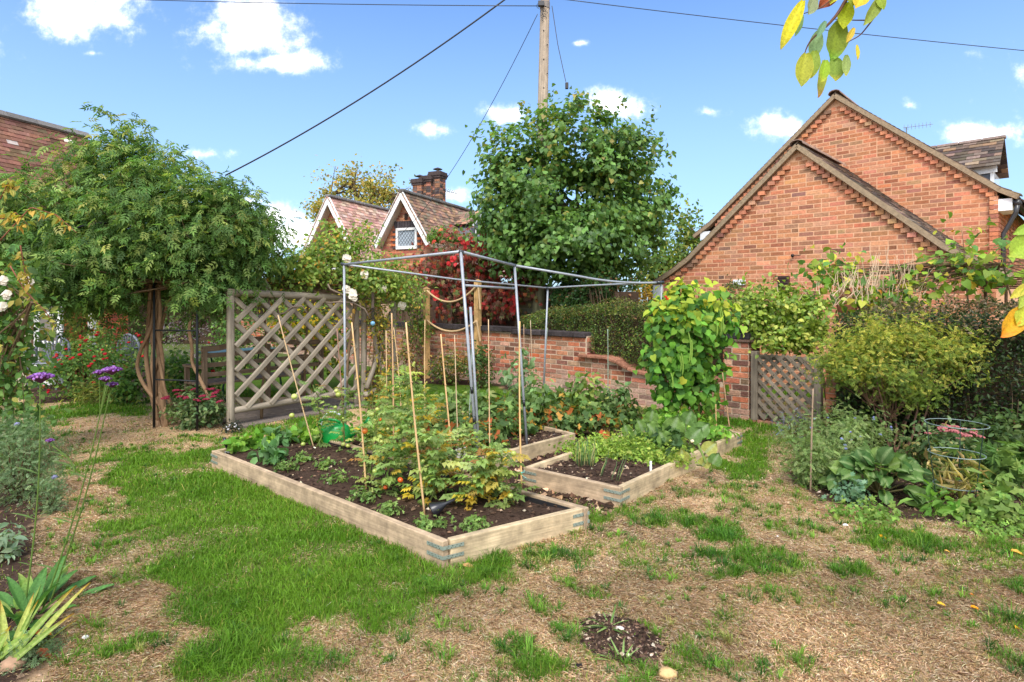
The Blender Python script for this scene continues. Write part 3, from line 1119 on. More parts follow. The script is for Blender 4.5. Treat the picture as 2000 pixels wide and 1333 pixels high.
def raised_bed(key, label, board=.045, straps=(1,), soil_drop=.04, lining=False, skipside=()):
    c = [np.array([p[0], p[1], 0]) for p in BEDS[key]]
    ctr = sum(c) / 4
    t = thing('raised_bed', label, 'raised bed', ctr, 'timber raised vegetable beds')
    for i in range(4):
        if i in skipside: continue
        a, b = c[i], c[(i + 1) % 4]
        d = nrm(b - a)
        inn = np.array([-d[1], d[0], 0])
        if np.dot(inn, ctr - a) < 0: inn = -inn
        mb = MB()
        # one board laps the end of the next at each corner
        p0 = a + inn * board / 2 + d * (board + .003 if i % 2 else 0.0)
        p1 = b + inn * board / 2 - d * (0.0 if i % 2 == 0 else board + .003)
        col = PINE if i % 2 else PINE2
        mb.bar(p0 + UPV * .06, p1 + UPV * .06, board, .165, col * random.uniform(.92, 1.05))
        o = mb.build('board', WOOD, t, bevel=.005)
        if lining and i == 2:
            m2 = MB()
            q0, q1 = a + inn * (board + .006) + d * .06, b + inn * (board + .006) - d * .06
            m2.bar(q0 + UPV * .075, q1 + UPV * .075, .006, .1, S(42, 42, 44))
            m2.build('liner', PLASTIC, t)
    for i in straps:
        p = c[i]
        for k, z in enumerate((.052, .106)):
            mb = MB()
            for j in (-1, 1):
                q = c[(i + j) % 4]
                d = nrm(q - p)
                o_ = np.array([-d[1], d[0], 0])
                if np.dot(o_, ctr - p) > 0: o_ = -o_
                mb.bar(p + o_ * .0035 + UPV * z + d * -.003, p + o_ * .0035 + UPV * z + d * .13, .003, .020, S(140, 150, 138))
                for h in range(4):
                    for zz in (-.005, .005):
                        mb.box(p + o_ * .0062 + UPV * (z + zz) + d * (.022 + h * .027 + (.008 if zz > 0 else 0)), [d, o_, UPV], [.0018, .0010, .0018], S(60, 62, 60))
            mb.build('corner_strap', METAL, t)
    # soil: a lumpy sheet between the boards
    n = 26
    V, C = [], []
    cc = [p + nrm(ctr - p) * board * 1.3 for p in c]
    for i in range(n):
        for j in range(n):
            s, u = i / (n - 1), j / (n - 1)
            p = (cc[0] * (1 - s) + cc[1] * s) * (1 - u) + (cc[3] * (1 - s) + cc[2] * s) * u
            z = .142 - soil_drop + (vn(p[0], p[1], 9, 70) - .5) * .03 + (vn(p[0], p[1], 3, 71) - .5) * .03
            V.append([p[0], p[1], float(z)])
            C.append(S(70, 54, 44) * (0.6 + .7 * float(vn(p[0], p[1], 12, 72))))
    Q = [[i * n + j, (i + 1) * n + j, (i + 1) * n + j + 1, i * n + j + 1] for i in range(n - 1) for j in range(n - 1)]
    obj_np('soil', np.array(V), np.array(Q), np.array(C), SOIL, t, np.array(V), True)['kind'] = 'stuff'
    crumbs('soil_crumbs', [xy(cc)], 5200, lambda x, y: .142 - soil_drop + (vn(x, y, 9, 70) - .5) * .03 + (vn(x, y, 3, 71) - .5) * .03 + .004, .012, SOILPAL, t)
    return t


raised_bed('A', 'long timber raised bed of staked tomatoes with galvanised corner straps at its near corner', straps=(1, 2, 0), lining=True)
raised_bed('B', 'timber raised bed with spring onions, low salad greens and the climbing beans', straps=(1, 0, 2))
raised_bed('C', 'timber raised bed of strawberries between the tomato bed and the low brick wall', straps=(1,))
raised_bed('D', 'small timber raised bed behind the tomatoes and the green watering can', straps=(1,), soil_drop=.06)


def bed_pt(key, s, u, z=.1):
    c = BEDS[key]
    p = (c[0] * (1 - s) + c[1] * s) * (1 - u) + (c[3] * (1 - s) + c[2] * s) * u
    return np.array([p[0], p[1], z])


# ------------------------------------------------------------------ fruit cage of aluminium tube
def cage():
    t = thing('fruit_cage', 'open fruit cage frame of grey metal tube standing over the raised beds', 'cage frame', G(935, 930, 0))
    A1, A0 = P(900, 492, 4.75), G(935, 932, .06)
    B1, B0 = P(672, 517, 6.2), G(675, 848, .08)
    C1, C0 = P(1005, 519, 5.8), G(1030, 884, .03)
    F1, F0 = P(1291, 552, 6.55), np.array([P(1299, 600, 6.55)[0], 6.55, .05])
    E1 = P(1070, 563, 8.0)
    E0 = np.array([P(1060, 700, 8.0)[0], 8.0, .0])
    G1 = P(1222, 552, 6.3)
    gm = S(150, 154, 160)
    rr = .0125

    def pipe(name, pts, r=rr, col=gm):
        MB().tube(pts, r, col, 8).build(name, METAL, t, smooth=True)
    pipe('post', [A0, A1]); pipe('post', [B0, B1]); pipe('post', [C0, C1]); pipe('post', [F0, F1]); pipe('post', [E0, E1])
    pipe('post', [A0 + [.012, .02, 0], P(916, 600, 4.78) + np.array([.01, .02, 0])], .0115)
    pipe('rail', [A1, B1])
    pipe('rail', [A1, C1])

    def curve(p, q, r_, n=9):
        ts = np.linspace(0, 1, n)[:, None]
        return (1 - ts) ** 2 * p + 2 * ts * (1 - ts) * q + ts ** 2 * r_
    pipe('rail', np.vstack([C1, curve(P(1130, 540, 6.05), P(1212, 557, 6.3), F1)]))
    pipe('rail', [B1, P(890, 546, 7.1), E1], .011)
    pipe('rail', curve(E1, P(1180, 556, 7.2), F1), .011)
    pipe('rail', [P(909, 558, 4.78), P(1006, 564, 5.8)], .010)
    bk = S(52, 56, 60)
    for (p, q) in ((P(896, 491, 4.75), P(905, 494, 4.76)), (P(996, 516, 5.75), P(1014, 522, 5.85)), (P(666, 516, 6.2), P(680, 518, 6.2)),
                   (P(1284, 552, 6.5), P(1296, 552, 6.55)), (P(1063, 563, 8), P(1078, 563, 7.95)), (P(1000, 563, 5.8), P(1010, 565, 5.8))):
        MB().tube([p, q], rr * 1.35, bk, 8).build('connector', PLASTIC, t, smooth=True)
    for (f0, f1) in ((.37, .40), (.235, .27)):
        MB().tube([A0 + (A1 - A0) * f0, A0 + (A1 - A0) * f1], rr * 1.08, S(30, 32, 34), 8).build('tape_band', PLASTIC, t, smooth=True)
    for (f0, f1) in ((.24, .275),):
        MB().tube([C0 + (C1 - C0) * f0, C0 + (C1 - C0) * f1], rr * 1.08, S(30, 32, 34), 8).build('tape_band', PLASTIC, t, smooth=True)


cage()

# ------------------------------------------------------------------ canes
CANES = [  # top px, base px, soil height, radius, colour, label
    ((543, 616), (615, 872), .1, .0075, S(196, 158, 104), 'pale bamboo cane leaning left, first in front of the rustic trellis'),
    ((658, 642), (674, 874), .1, .0075, S(140, 84, 50), 'reddish brown cane beside the grey cage post and the watering can'),
    ((687, 630), (716, 957), .1, .0085, S(205, 160, 95), 'long yellow bamboo cane leaning left just right of the watering can'),
    ((765, 612), (769, 905), .1, .0090, S(190, 140, 80), 'upright thick cane, tallest above the middle of the tomatoes'),
    ((754, 646), (757, 885), .1, .0060, S(205, 165, 110), 'thin cane just left of the tallest upright cane'),
    ((769, 640), (784, 800), .1, .0065, S(212, 170, 110), 'thin leaning cane just right of the tallest upright cane'),
    ((793, 630), (831, 1003), .1, .0085, S(206, 160, 96), 'long bamboo cane leaning left through the middle of the tomatoes'),
    ((830, 625), (831, 850), .1, .0055, S(218, 172, 112), 'slightly bowed thin cane standing before the rope swag post'),
    ((861, 653), (888, 927), .1, .0085, S(208, 158, 92), 'leaning bamboo cane next left of the front cage post'),
    ((888, 655), (896, 893), .1, .0058, S(210, 176, 130), 'pale thin cane rising beside the white rag'),
    ((923, 637), (914, 862), .1, .0065, S(142, 156, 140), 'green plastic cane leaning right behind the front cage post'),
    ((954, 624), (957, 925), .05, .0060, S(214, 172, 118), 'slim pale cane between the two nearest cage posts'),
    ((1015, 628), (1019, 945), .05, .0085, S(220, 170, 92), 'bright yellow upright cane in front of the right cage post'),
    ((1036, 626), (1041, 800), .05, .0060, S(190, 160, 125), 'thin pinkish cane standing right of the right cage post'),
    ((1023, 634), (1025, 800), .05, .0055, S(184, 140, 100), 'short brown cane seen close beside the right cage post'),
    ((1187, 643), (1187, 802), .05, .0080, S(128, 146, 120), 'lone green plastic cane in front of the low brick wall'),
    ((1069, 641), (1063, 790), .05, .0080, S(128, 146, 120), 'green plastic cane tied against the back cage post'),
    ((1411, 728), (1427, 842), .1, .0085, S(180, 130, 80), 'brown cane leaning left at the right side of the beans'),
    ((1398, 790), (1400, 848), .1, .0080, S(210, 160, 90), 'short yellow cane at the foot of the beans'),
    ((1588, 760), (1583, 957), .0, .0085, S(140, 108, 72), 'weathered brown cane standing alone in the flower bed before the gate'),
]
for (tp, bp, z, r, c, lb) in CANES:
    r *= .84
    c = c * .82 + np.array([.09, .09, .085])
    b = G(bp[0], bp[1], z)
    a = P(tp[0], tp[1], b[1] + random.uniform(0, .06))
    b = b - UPV * .05
    n = 12
    ts = np.linspace(0, 1, n)
    bow = np.sin(ts * math.pi) * random.uniform(-.012, .012)
    pts = b + (a - b) * ts[:, None] + np.stack([bow, bow * .3, 0 * bow], 1)
    mb = MB()
    mb.tube(pts, np.linspace(r * 1.05, r * .8, n), c, 7)
    for k in range(1, 6):
        q = b + (a - b) * (k / 6 + random.uniform(-.03, .03))
        d = nrm(a - b)
        mb.tube([q - d * .004, q + d * .004], r * 1.16, c * .7, 7)
    tag(mb.build('cane', BAMBOO, smooth=True), lb, 'cane', 'canes staking the vegetables')
# ------------------------------------------------------------------ low brick garden wall with dark coping
REDB = [(S(176, 108, 80), 4), (S(182, 120, 92), 3), (S(160, 102, 82), 3), (S(188, 110, 76), 1.4), (S(152, 118, 96), 2.2), (S(132, 90, 76), .9), (S(182, 140, 114), 1.8)]


def garden_wall():
    O = wallpt(1420)
    U = D1
    uu = lambda px: float(np.dot(wallpt(px) - O, U))
    t = thing('brick_wall', 'old red brick garden wall stepping down in a curve towards the gate pillar', 'wall', wallpt(1150))
    uE = 16.0
    uc, ur, us = uu(1252), uu(1188), uu(1146)

    def top(u):
        if u < uc: return .45
        if u < ur:
            k = (u - uc) / (ur - uc)
            return .45 + .165 * (3 * k * k - 2 * k ** 3)
        if u < us: return .62
        return .945
    us_ = np.linspace(0, uE, 900)
    tp = np.array([top(u) for u in us_])

    def urange(v):
        k = np.where(tp >= v)[0]
        return (us_[k[0]], uE) if len(k) else None
    out = [O + U * u + UPV * max(0.0, top(u) - .004) for u in np.concatenate([np.linspace(0, uc, 3), np.linspace(uc, ur, 10)[1:], [us - .001, us, uE]])]
    out += [O + U * uE - UPV * .1, O - UPV * .1]
    MB().prism(out, -NW * .20, S(196, 172, 148)).build('wall_core', MORTAR, t)

    def age(u, v, c):
        lime = max(0, min(1, (.30 - v + .14 * (vn(u, v, 3, 80) - .5) * 2) / .12)) * (1 if u > .4 else .3)
        c = c * (1 - .65 * lime) + S(186, 160, 146) * .65 * lime
        old = min(1, max(0, (u - us + .2) / 1.5)) * float(vn(u, v * 2, 1.6, 81) > .45)
        c = c * (1 - .4 * old) + S(132, 108, 88) * .4 * old
        if random.random() < .05: c = c * .55
        if random.random() < .04: c = S(188, 100, 66)
        return c
    brick_wall(t, O, U, NW, urange, None, 0.02, .945, REDB, OLDBRICK, nobj=300, proud=.007, rough=.005, darkfun=age, gap=.018)
    brick_wall(t, O + U * us + NW * .0, -NW, -U, lambda v: (0.0, .2), None, .62, .945, REDB, OLDBRICK, 20, proud=.006, rough=.003, gap=.014)
    # dark engineering-brick coping on the high part
    u = us + .0
    k = 0
    while u < uE:
        ln = .225
        zt = 1.0 if u < uu(1012) else 1.03
        mb = MB()
        mb.box(O + U * (u + ln / 2) - NW * .09 + UPV * (zt - .042), [U, D2, UPV], [ln / 2 - .004, .15, .04], S(62, 56, 56) * random.uniform(.75, 1.3))
        mb.build('coping_brick', OLDBRICK, t, bevel=.012 if u < 4 else 0)
        u += ln
    # terracotta slabs over the low, curved part
    uu_ = list(np.linspace(0.1, uc, 5)) + list(np.linspace(uc, ur, 4))[1:] + list(np.linspace(ur, us + .12, 4))[1:]
    for a, b in zip(uu_[:-1], uu_[1:]):
        p, q = O + U * a + UPV * (top(a) + .022), O + U * b + UPV * (min(.62, top(b)) + .022)
        d = nrm(q - p)
        MB().bar(p + d * .003 - NW * .075, q - d * .003 - NW * .075, .31, .045, S(156, 108, 86) * random.uniform(.75, 1.2)).build('coping_slab', OLDBRICK, t, bevel=.01)
    return t


garden_wall()


def pillar():
    R = -D1
    O = wallpt(1415)
    w = .315
    c = O + R * w / 2 - NW * .15
    t = thing('gate_pillar', 'square red brick gate pillar with dark stepped cap beside the lattice gate', 'pillar', c)
    ax = [R, D2, UPV]
    MB().box(c + UPV * .47, ax, [w / 2 - .004, .166 - .004, .50], S(200, 178, 156)).build('core', MORTAR, t)

    def lime(u, v, c_):
        if random.random() < .15: c_ = S(112, 78, 68)
        k = max(0, min(1, (.22 - v) / .1)) * .5
        return c_ * (1 - k) + S(190, 160, 140) * k
    brick_wall(t, c - R * w / 2 + NW * .166, R, NW, lambda v: (0.0, w), None, .0, .975, REDB, OLDBRICK, 60, proud=.006, rough=.003, darkfun=lime, brick=.21, gap=.018)
    brick_wall(t, c + R * w / 2 + NW * .166, -NW, R, lambda v: (0.0, .33), None, .0, .975, REDB, OLDBRICK, 60, proud=.006, rough=.003, darkfun=lime, brick=.22, gap=.018)
    brick_wall(t, c - R * w / 2 + NW * .166, -NW, -R, lambda v: (0.0, .33), None, .45, .975, REDB, OLDBRICK, 60, proud=.012, rough=.003, brick=.22, gap=.012)
    MB().box(c + UPV * .99, ax, [w / 2 + .03, .195, .014], S(120, 96, 84)).build('cap_tile', OLDBRICK, t)
    for i in (-1, 1):
        MB().box(c + R * i * (w / 4) + UPV * 1.043, ax, [w / 4 - .003, .165, .036], S(58, 54, 56)).build('cap_brick', OLDBRICK, t, bevel=.01)
    MB().box(c + UPV * 1.115, ax, [.12, .12, .034], S(56, 52, 54)).build('cap_top', OLDBRICK, t, bevel=.012)
    # the short pier on the far side of the gate
    O2 = wallpt(1612)
    t2 = thing('brick_pier', 'short brick pier between the lattice gate and the yellow shrub', 'pier', O2 + R * .3)
    MB().box(O2 + R * .35 - NW * .15 + UPV * .35, ax, [.346, .146, .42], S(200, 178, 156)).build('core', MORTAR, t2)
    brick_wall(t2, O2, R, NW, lambda v: (0.0, .7), None, .0, .77, REDB, OLDBRICK, 100, proud=.012, rough=.004, gap=.012)


pillar()


def diag(a, z0, s0, s1, zb, zt):
    """clip the line z = z0 + a*(s-s0) to a rectangle"""
    pts = []
    for s in (s0, s1):
        z = z0 + a * (s - s0)
        if zb <= z <= zt: pts.append((s, z))
    for z in (zb, zt):
        s = s0 + (z - z0) / a
        if s0 < s < s1: pts.append((s, z))
    pts.sort()
    return (pts[0], pts[-1]) if len(pts) >= 2 and pts[-1][0] - pts[0][0] > .06 else None


def gate():
    A, B = wallpt(1468), wallpt(1608)
    R = -D1
    W = float(np.dot(B - A, R))
    t = thing('lattice_gate', 'weathered wooden lattice garden gate beside the brick pillar', 'gate', (A + B) / 2)
    gc = S(124, 112, 98)
    for s, z1 in ((.045, .87), (W - .05, .86)):
        MB().bar(A + R * s + UPV * .04, A + R * s + UPV * z1, .075, .09, gc * 1.05, up=NW).build('stile', GREYWOOD, t, bevel=.004)
    for z in (.10, .80):
        MB().bar(A + R * .09 + UPV * z - NW * .03, A + R * (W - .1) + UPV * z - NW * .03, .03, .06, gc * .8).build('rail', GREYWOOD, t)
    s0, s1, zb, zt = .08, W - .085, .06, .84
    for layer, a in ((1, -1.0), (0, 1.0)):
        n = 0
        for z0 in np.arange(-1.0, 1.9, .128):
            q = diag(a, z0, s0, s1, zb, zt)
            if q is None: continue
            (p0, q0), (p1, q1) = q
            off = NW * (.016 if layer else -.006)
            x0, x1 = A + R * p0 + UPV * q0 + off, A + R * p1 + UPV * q1 + off
            mb = MB()
            mb.bar(x0, x1, .016, .04, gc * random.uniform(.85, 1.15), up=np.cross(nrm(x1 - x0), NW))
            if layer:
                ln = np.linalg.norm(x1 - x0)
                for k in range(1, int(ln / .09)):
                    mb.box(x0 + nrm(x1 - x0) * k * .0905 + NW * .009, [R, NW, UPV], [.004, .003, .004], S(40, 36, 34))
            mb.build('slat', GREYWOOD, t)
    # threshold
    o = MB().box((A + B) / 2 + UPV * .02 - NW * .1, [R, D2, UPV], [W / 2, .14, .022], S(150, 108, 88)).build('doorstep', OLDBRICK)
    tag(o, 'worn brick step under the lattice gate', 'step')


gate()


def trellis():
    A = G(450, 838)
    Bx = G(706, 792)
    d = nrm(Bx - A)
    nf = np.array([d[1], -d[0], 0])          # towards the lawn
    W = float(np.linalg.norm(Bx - A))
    tc = S(150, 138, 121)
    t = thing('trellis_screen', 'rustic pole trellis screen with diamond lattice in front of the bench', 'trellis', (A + Bx) / 2)

    def pole(name, p, q, r, c=tc):
        mb = MB()
        limb(mb, p, q, r, r * .95, c * random.uniform(.9, 1.1), .012, 9, 8)
        mb.build(name, GREYWOOD, t, smooth=True)
    pole('post', A - UPV * .05, A + UPV * 1.54, .045)
    pole('post', A + d * (W - .09) - UPV * .05, A + d * (W - .09) + UPV * 1.47, .042)
    pole('post', A + d * (W + .02) - UPV * .05 + nf * .03, A + d * (W + .02) + nf * .03 + UPV * 1.49, .042)
    pole('rail', A - d * .05 + UPV * 1.585, A + d * (W + .1) + UPV * 1.50, .046, tc * .9)
    pole('rail', A + UPV * .21 + d * .03, A + d * (W - .1) + UPV * .23, .04)
    s0, s1, zb, zt = .045, W - .12, .22, 1.52
    for layer, a in ((1, .93), (0, -.93)):
        for z0 in np.arange(-1.9, 3.2, .285):
            q = diag(a, z0, s0, s1, zb, zt)
            if q is None: continue
            (p0, q0), (p1, q1) = q
            off = nf * (.03 if layer else -.012)
            x0, x1 = A + d * p0 + UPV * q0 + off, A + d * p1 + UPV * q1 + off
            MB().bar(x0, x1, .034, .062, tc * random.uniform(.82, 1.15), up=np.cross(nrm(x1 - x0), nf)).build('slat', GREYWOOD, t, bevel=.012)
    # the second bay of the arbour, running back to the right
    e0 = A + d * (W + .05)
    e1 = P(768, 590, 8.75)
    e1b = np.array([e1[0], e1[1], 0])
    t2 = thing('arbour_frame', 'grey pole arbour bay with leaning braces, covered by yellowing climber', 'arbour', e1b)

    def pole2(name, p, q, r, c=tc):
        mb = MB()
        limb(mb, p, q, r, r * .92, c * random.uniform(.85, 1.1), .02, 9, 8)
        mb.build(name, GREYWOOD, t2, smooth=True)
    pole2('rail', e0 + UPV * 1.47, e1 + UPV * .01, .04)
    pole2('post', e1b - UPV * .05, e1, .045, tc * .85)
    pole2('brace', P(716, 760, 8.1), P(764, 610, 8.7), .035, tc * .95)
    pole2('brace', P(752, 770, 8.5), P(728, 640, 8.25), .03, tc * .85)
    pole2('sill', P(712, 772, 8.1), P(760, 752, 8.7), .04)
    return A, d, nf, W


TA, TD, TN, TWD = trellis()


def bench():
    o = TA - TN * .75 + TD * .02
    d, n = TD, TN
    c = np.array([o[0], o[1], 0])
    t = thing('garden_bench', 'grey slatted wooden bench seen through the trellis screen', 'bench', c + d * .9)
    g = S(128, 108, 88)
    W = 1.75
    for i, off in enumerate((0.0, .09, .18, .27, .36)):
        MB().bar(c + n * (.0 - off) + UPV * .44, c + n * (-off) + d * W + UPV * .44, .075, .025, g * random.uniform(.85, 1.15)).build('seat_slat', GREYWOOD, t)
    for i, z in enumerate((.56, .68, .80)):
        MB().bar(c + n * .03 + UPV * z, c + n * .03 + d * W + UPV * z, .022, .055, g * random.uniform(.85, 1.15)).build('back_slat', GREYWOOD, t)
    mb = MB()
    for k in range(8):
        s0, s1 = k / 8, (k + 1) / 8
        f = lambda s: .88 + .10 * math.exp(-((s - .45) * 5) ** 2)
        mb.bar(c + n * .03 + d * W * s0 + UPV * f(s0), c + n * .03 + d * W * s1 + UPV * f(s1), .028, .07, g, jit=0)
    mb.build('top_rail', GREYWOOD, t)
    for s in (.03, W / 2, W - .03):
        MB().bar(c + n * .05 + d * s, c + n * .05 + d * s + UPV * .9, .05, .05, g * .9, up=d).build('leg', GREYWOOD, t)
    for s in (.03, W - .03):
        MB().bar(c - n * .4 + d * s, c - n * .4 + d * s + UPV * .64, .05, .05, g * .9, up=d).build('leg', GREYWOOD, t)
        MB().bar(c - n * .46 + d * s + UPV * .655, c + n * .06 + d * s + UPV * .655, .06, .03, g).build('armrest', GREYWOOD, t)
    # teal metal table with cast legs farther back
    q = TA - TN * 2.1 + TD * 1.35
    q = np.array([q[0], q[1], 0])
    t = thing('garden_table', 'teal painted metal garden table behind the grey bench', 'table', q)
    tl = S(62, 104, 96)
    MB().box(q + UPV * .7, [d, n, UPV], [.55, .35, .018], tl).build('tabletop', PAINT, t, bevel=.006)
    for sx in (-1, 1):
        for sy in (-1, 1):
            b = q + d * sx * .42 + n * sy * .25
            mb = MB()
            ts = np.linspace(0, 1, 9)
            pts = b + np.outer(ts, UPV * .69) + np.outer(np.sin(ts * 2 * math.pi) * .05, d * sx)
            mb.tube(pts, .014, S(30, 70, 62), 6)
            mb.build('leg', BLACKM, t, smooth=True)


bench()


def slab_path():
    t = thing('paving', 'grey stone paving slabs laid under the trellis screen', 'paving', (TA + TD * .8))
    t['kind'] = 'structure'
    for i in range(4):
        for j in range(2):
            p = TA + TD * (.3 + i * .46) - TN * (.1 + j * .46) - UPV * (TA[2] - .012)
            MB().box(p, [TD, TN, UPV], [.222, .222, .02], S(124, 112, 102) * random.uniform(.85, 1.1)).build('paving_slab', STONE, t, bevel=.006)


slab_path()

# ------------------------------------------------------------------ houses
HB = [(S(188, 125, 92), 6), (S(183, 120, 89), 5), (S(190, 130, 98), 4), (S(176, 120, 93), 3), (S(158, 110, 88), 1.2), (S(136, 100, 86), .45), (S(178, 134, 106), 1.5), (S(190, 134, 104), 3)]
VERGE = S(150, 130, 106)
DTILE = [(S(96, 82, 72), 4), (S(120, 104, 92), 2), (S(80, 70, 64), 3), (S(132, 112, 94), 1.2), (S(150, 120, 96), .6)]


def strip(mb, O, U, Nn, pts, w, d, col, off=0.0):
    """a bar that follows a rake line given as (u,v) points on a wall plane"""
    for (a, b) in zip(pts[:-1], pts[1:]):
        p, q = O + U * a[0] + UPV * a[1] + Nn * off, O + U * b[0] + UPV * b[1] + Nn * off
        e = nrm(q - p)
        mb.bar(p - e * .004, q + e * .004, d, w, col, up=nrm(np.cross(Nn, e)) * (1 if np.cross(Nn, e)[2] > 0 else -1), jit=.04)


def brick_house():
    R = -D1
    t = thing('brick_house', 'orange brick house with two stepped-corbel gables beyond the hedge', 'house', np.array([6.0, 10.6, 0]))
    # the nearer, lower gable
    a0 = wallpt(1560, 14.66)
    O1 = np.array([a0[0], a0[1], 0])

    def rake1(u):
        u = abs(u)
        return 4.02 - .90 * u if u < 2.0 else 4.02 - 1.8 - .62 * (u - 2.0)

    def ur1(v):
        u = (4.02 - v) / .90 if v > 2.22 else 2.0 + (2.22 - v) / .62
        u = min(2.62, u) - .075
        return (-u, u) if u > .03 else None
    prof1 = [(-2.74, 1.80), (-2.4, 1.98), (-2.0, 2.235), (0, 4.04), (2.0, 2.235), (2.4, 1.98), (2.74, 1.80)]
    out = [O1 + R * u + UPV * (v - .03) for u, v in prof1] + [O1 + R * 2.60 - UPV * .05, O1 - R * 2.60 - UPV * .05]
    MB().prism(out, -NW * 2.6, S(212, 166, 132)).build('wall', MORTAR, t)
    brick_wall(t, O1, R, NW, ur1, None, .0, 4.02, HB, BRICK, 300, proud=.003, dentil=True, gap=.017, darkfun=lambda u, v, c: c * (.86 + .28 * float(vn(u + 5, v + 5, 1.3, 130))))
    # the taller main gable behind
    b0 = wallpt(1633, 18.06)
    O2 = np.array([b0[0], b0[1], 0])

    def ur2(v):
        u = (5.47 - v) / .87
        lim = 2.47
        u = min(lim + .0, u - .075)
        return (-u, u) if u > .03 else None
    prof2 = [(-3.0, 2.96), (-2.6, 3.22), (0, 5.50), (2.5, 3.32), (2.74, 3.17)]
    out = [O2 + R * u + UPV * (v - .03) for u, v in [(-2.47, 3.34), (0, 5.49), (2.47, 3.34)]] + [O2 + R * 2.47 - UPV * .05, O2 - R * 2.47 - UPV * .05]
    MB().prism(out, -NW * 6, S(212, 166, 132)).build('wall', MORTAR, t)

    def hidden(u, v):
        # behind the nearer gable's roof, nothing of this wall can be seen
        return v < rake1(min(2.6, max(-2.6, (u + .15)))) * .98 and -2.4 < u < 1.5 and v < 2.6
    brick_wall(t, O2, R, NW, ur2, None, 1.2, 5.47, HB, BRICK, 300, proud=.003, dentil=True, gap=.017, skip=hidden, darkfun=lambda u, v, c: c * (.86 + .28 * float(vn(u + 9, v + 3, 1.3, 131))))
    for (O, prof, off) in ((O1, prof1, .07), (O2, prof2, .07)):
        m = len(prof) // 2
        for seg in (prof[:m + 1], prof[m:]):
            mb = MB()
            strip(mb, O, R, NW, [(u, v + .015) for u, v in seg], .075, .16, VERGE, off - .045)
            mb.build('verge', STONE, t)
            # verge tiles sit on the mortar edge
            mt = MB()
            for (a, b) in zip(seg[:-1], seg[1:]):
                ln = math.hypot(b[0] - a[0], b[1] - a[1])
                k = max(1, int(ln / .1))
                for i in range(k):
                    f0, f1 = i / k, (i + 1.35) / k
                    lo = a[1] < b[1]
                    p = np.array([a[0] + (b[0] - a[0]) * f0, a[1] + (b[1] - a[1]) * f0])
                    q = np.array([a[0] + (b[0] - a[0]) * f1, a[1] + (b[1] - a[1]) * f1])
                    dz = .066
                    p0, q0 = O + R * p[0] + UPV * (p[1] + dz + (.014 if lo else 0)), O + R * q[0] + UPV * (q[1] + dz + (0 if lo else .014))
                    e = nrm(q0 - p0)
                    upv = np.cross(NW, e); upv = upv if upv[2] > 0 else -upv
                    mt.bar(p0 + NW * .0 - NW * .06, q0 - NW * .06, .30, .016, pick(DTILE, 1)[0], up=upv)
            o = mt.build('verge_tiling', TILE, t)
            o['kind'] = 'stuff'
    # roof slopes running back from both gables
    for (O, apex, sl, half, ln) in ((O1, 4.075, .90, 2.0, 2.4), (O2, 5.545, .87, 2.95, 5.5)):
        for sd in (-1, 1):
            dd = nrm(R * sd - UPV * sl)
            tile_slope(t, O + UPV * apex + D2 * .08, D2, dd, ln, half * math.hypot(1, sl), DTILE, gauge=.1, tw=.24)
        n = int(ln / .3)
        for k in range(n):
            mb = MB()
            p = O + UPV * (apex + .015) - D2 * .13 + D2 * k * .3
            for q in range(5):
                a, b = math.pi * q / 5, math.pi * (q + 1) / 5
                for s_ in (0,):
                    p0 = p + R * .11 * math.cos(a) + UPV * (.07 * math.sin(a))
                    p1 = p + R * .11 * math.cos(b) + UPV * (.07 * math.sin(b))
                    mb.prism([p0, p1, p1 - UPV * .015, p0 - UPV * .015], D2 * .295, S(150, 122, 104) if k % 2 else S(132, 110, 98))
            mb.build('ridge_tile', TILE, t)
    # eaves box, gutter and downpipe on the right corner
    wp = S(226, 228, 230)
    e = O2 + R * 2.49
    MB().box(e + UPV * 3.08 + R * .06 - NW * .25, [R, NW, UPV], [.12, .30, .10], wp).build('soffit_box', PAINT, t, bevel=.004)
    gk = S(52, 52, 54)
    mb = MB()
    mb.tube([e + R * .24 + UPV * 3.10 + NW * .05, e + R * .24 + UPV * 3.08 - NW * 4], .055, gk, 10)
    mb.build('gutter', PLASTIC, t, smooth=True)
    mb = MB()
    mb.tube([e + R * .24 + UPV * 3.06 + NW * .02, e + R * .22 + UPV * 2.94, e + R * .12 + UPV * 2.72, e + R * .06 + UPV * 2.6, e + R * .06 + UPV * .3], .036, gk, 10)
    mb.build('downpipe', PLASTIC, t, smooth=True)
    mb = MB()
    mb.tube([e + R * .33 + UPV * 2.5 - NW * .9, e + R * .30 + UPV * 2.3 - NW * .9, e + R * .26 + UPV * .3 - NW * .9], .036, gk, 8)
    mb.build('downpipe', PLASTIC, t, smooth=True)
    brick_wall(t, e, D2, R, lambda v: (0.0, 5.9), None, 1.0, 3.3, HB, BRICK, 0, proud=.004, gap=.014)
    # left eaves of the main roof, a white end and fascia
    MB().box(O2 - R * 2.72 + UPV * 2.98 - NW * .1, [R, NW, UPV], [.12, .18, .09], wp).build('soffit_box', PAINT, t)
    MB().box(O1 - R * 2.62 + UPV * 1.66 - NW * .0, [R, NW, UPV], [.10, .10, .13], wp).build('soffit_box', PAINT, t)
    # dormer on the right slope
    D = lambda u, w, z: O2 + R * u + D2 * w + UPV * z
    u0, u1, w0, w1 = 1.15, 2.42, .62, 1.32
    dt = MB()
    dt.prism([D(1.5, w0 + .12, 4.1), D(2.30, w0 + .12, 3.3), D(2.30, w0 + .12, 3.84)], D2 * 1.1, S(92, 98, 108))
    dt.build('dormer_cheek', PAINT, t)
    MB().bar(D(1.55, w0 + .09, 3.80), D(2.40, w0 + .09, 3.84), .03, .14, wp, up=UPV).build('fascia', PAINT, t)
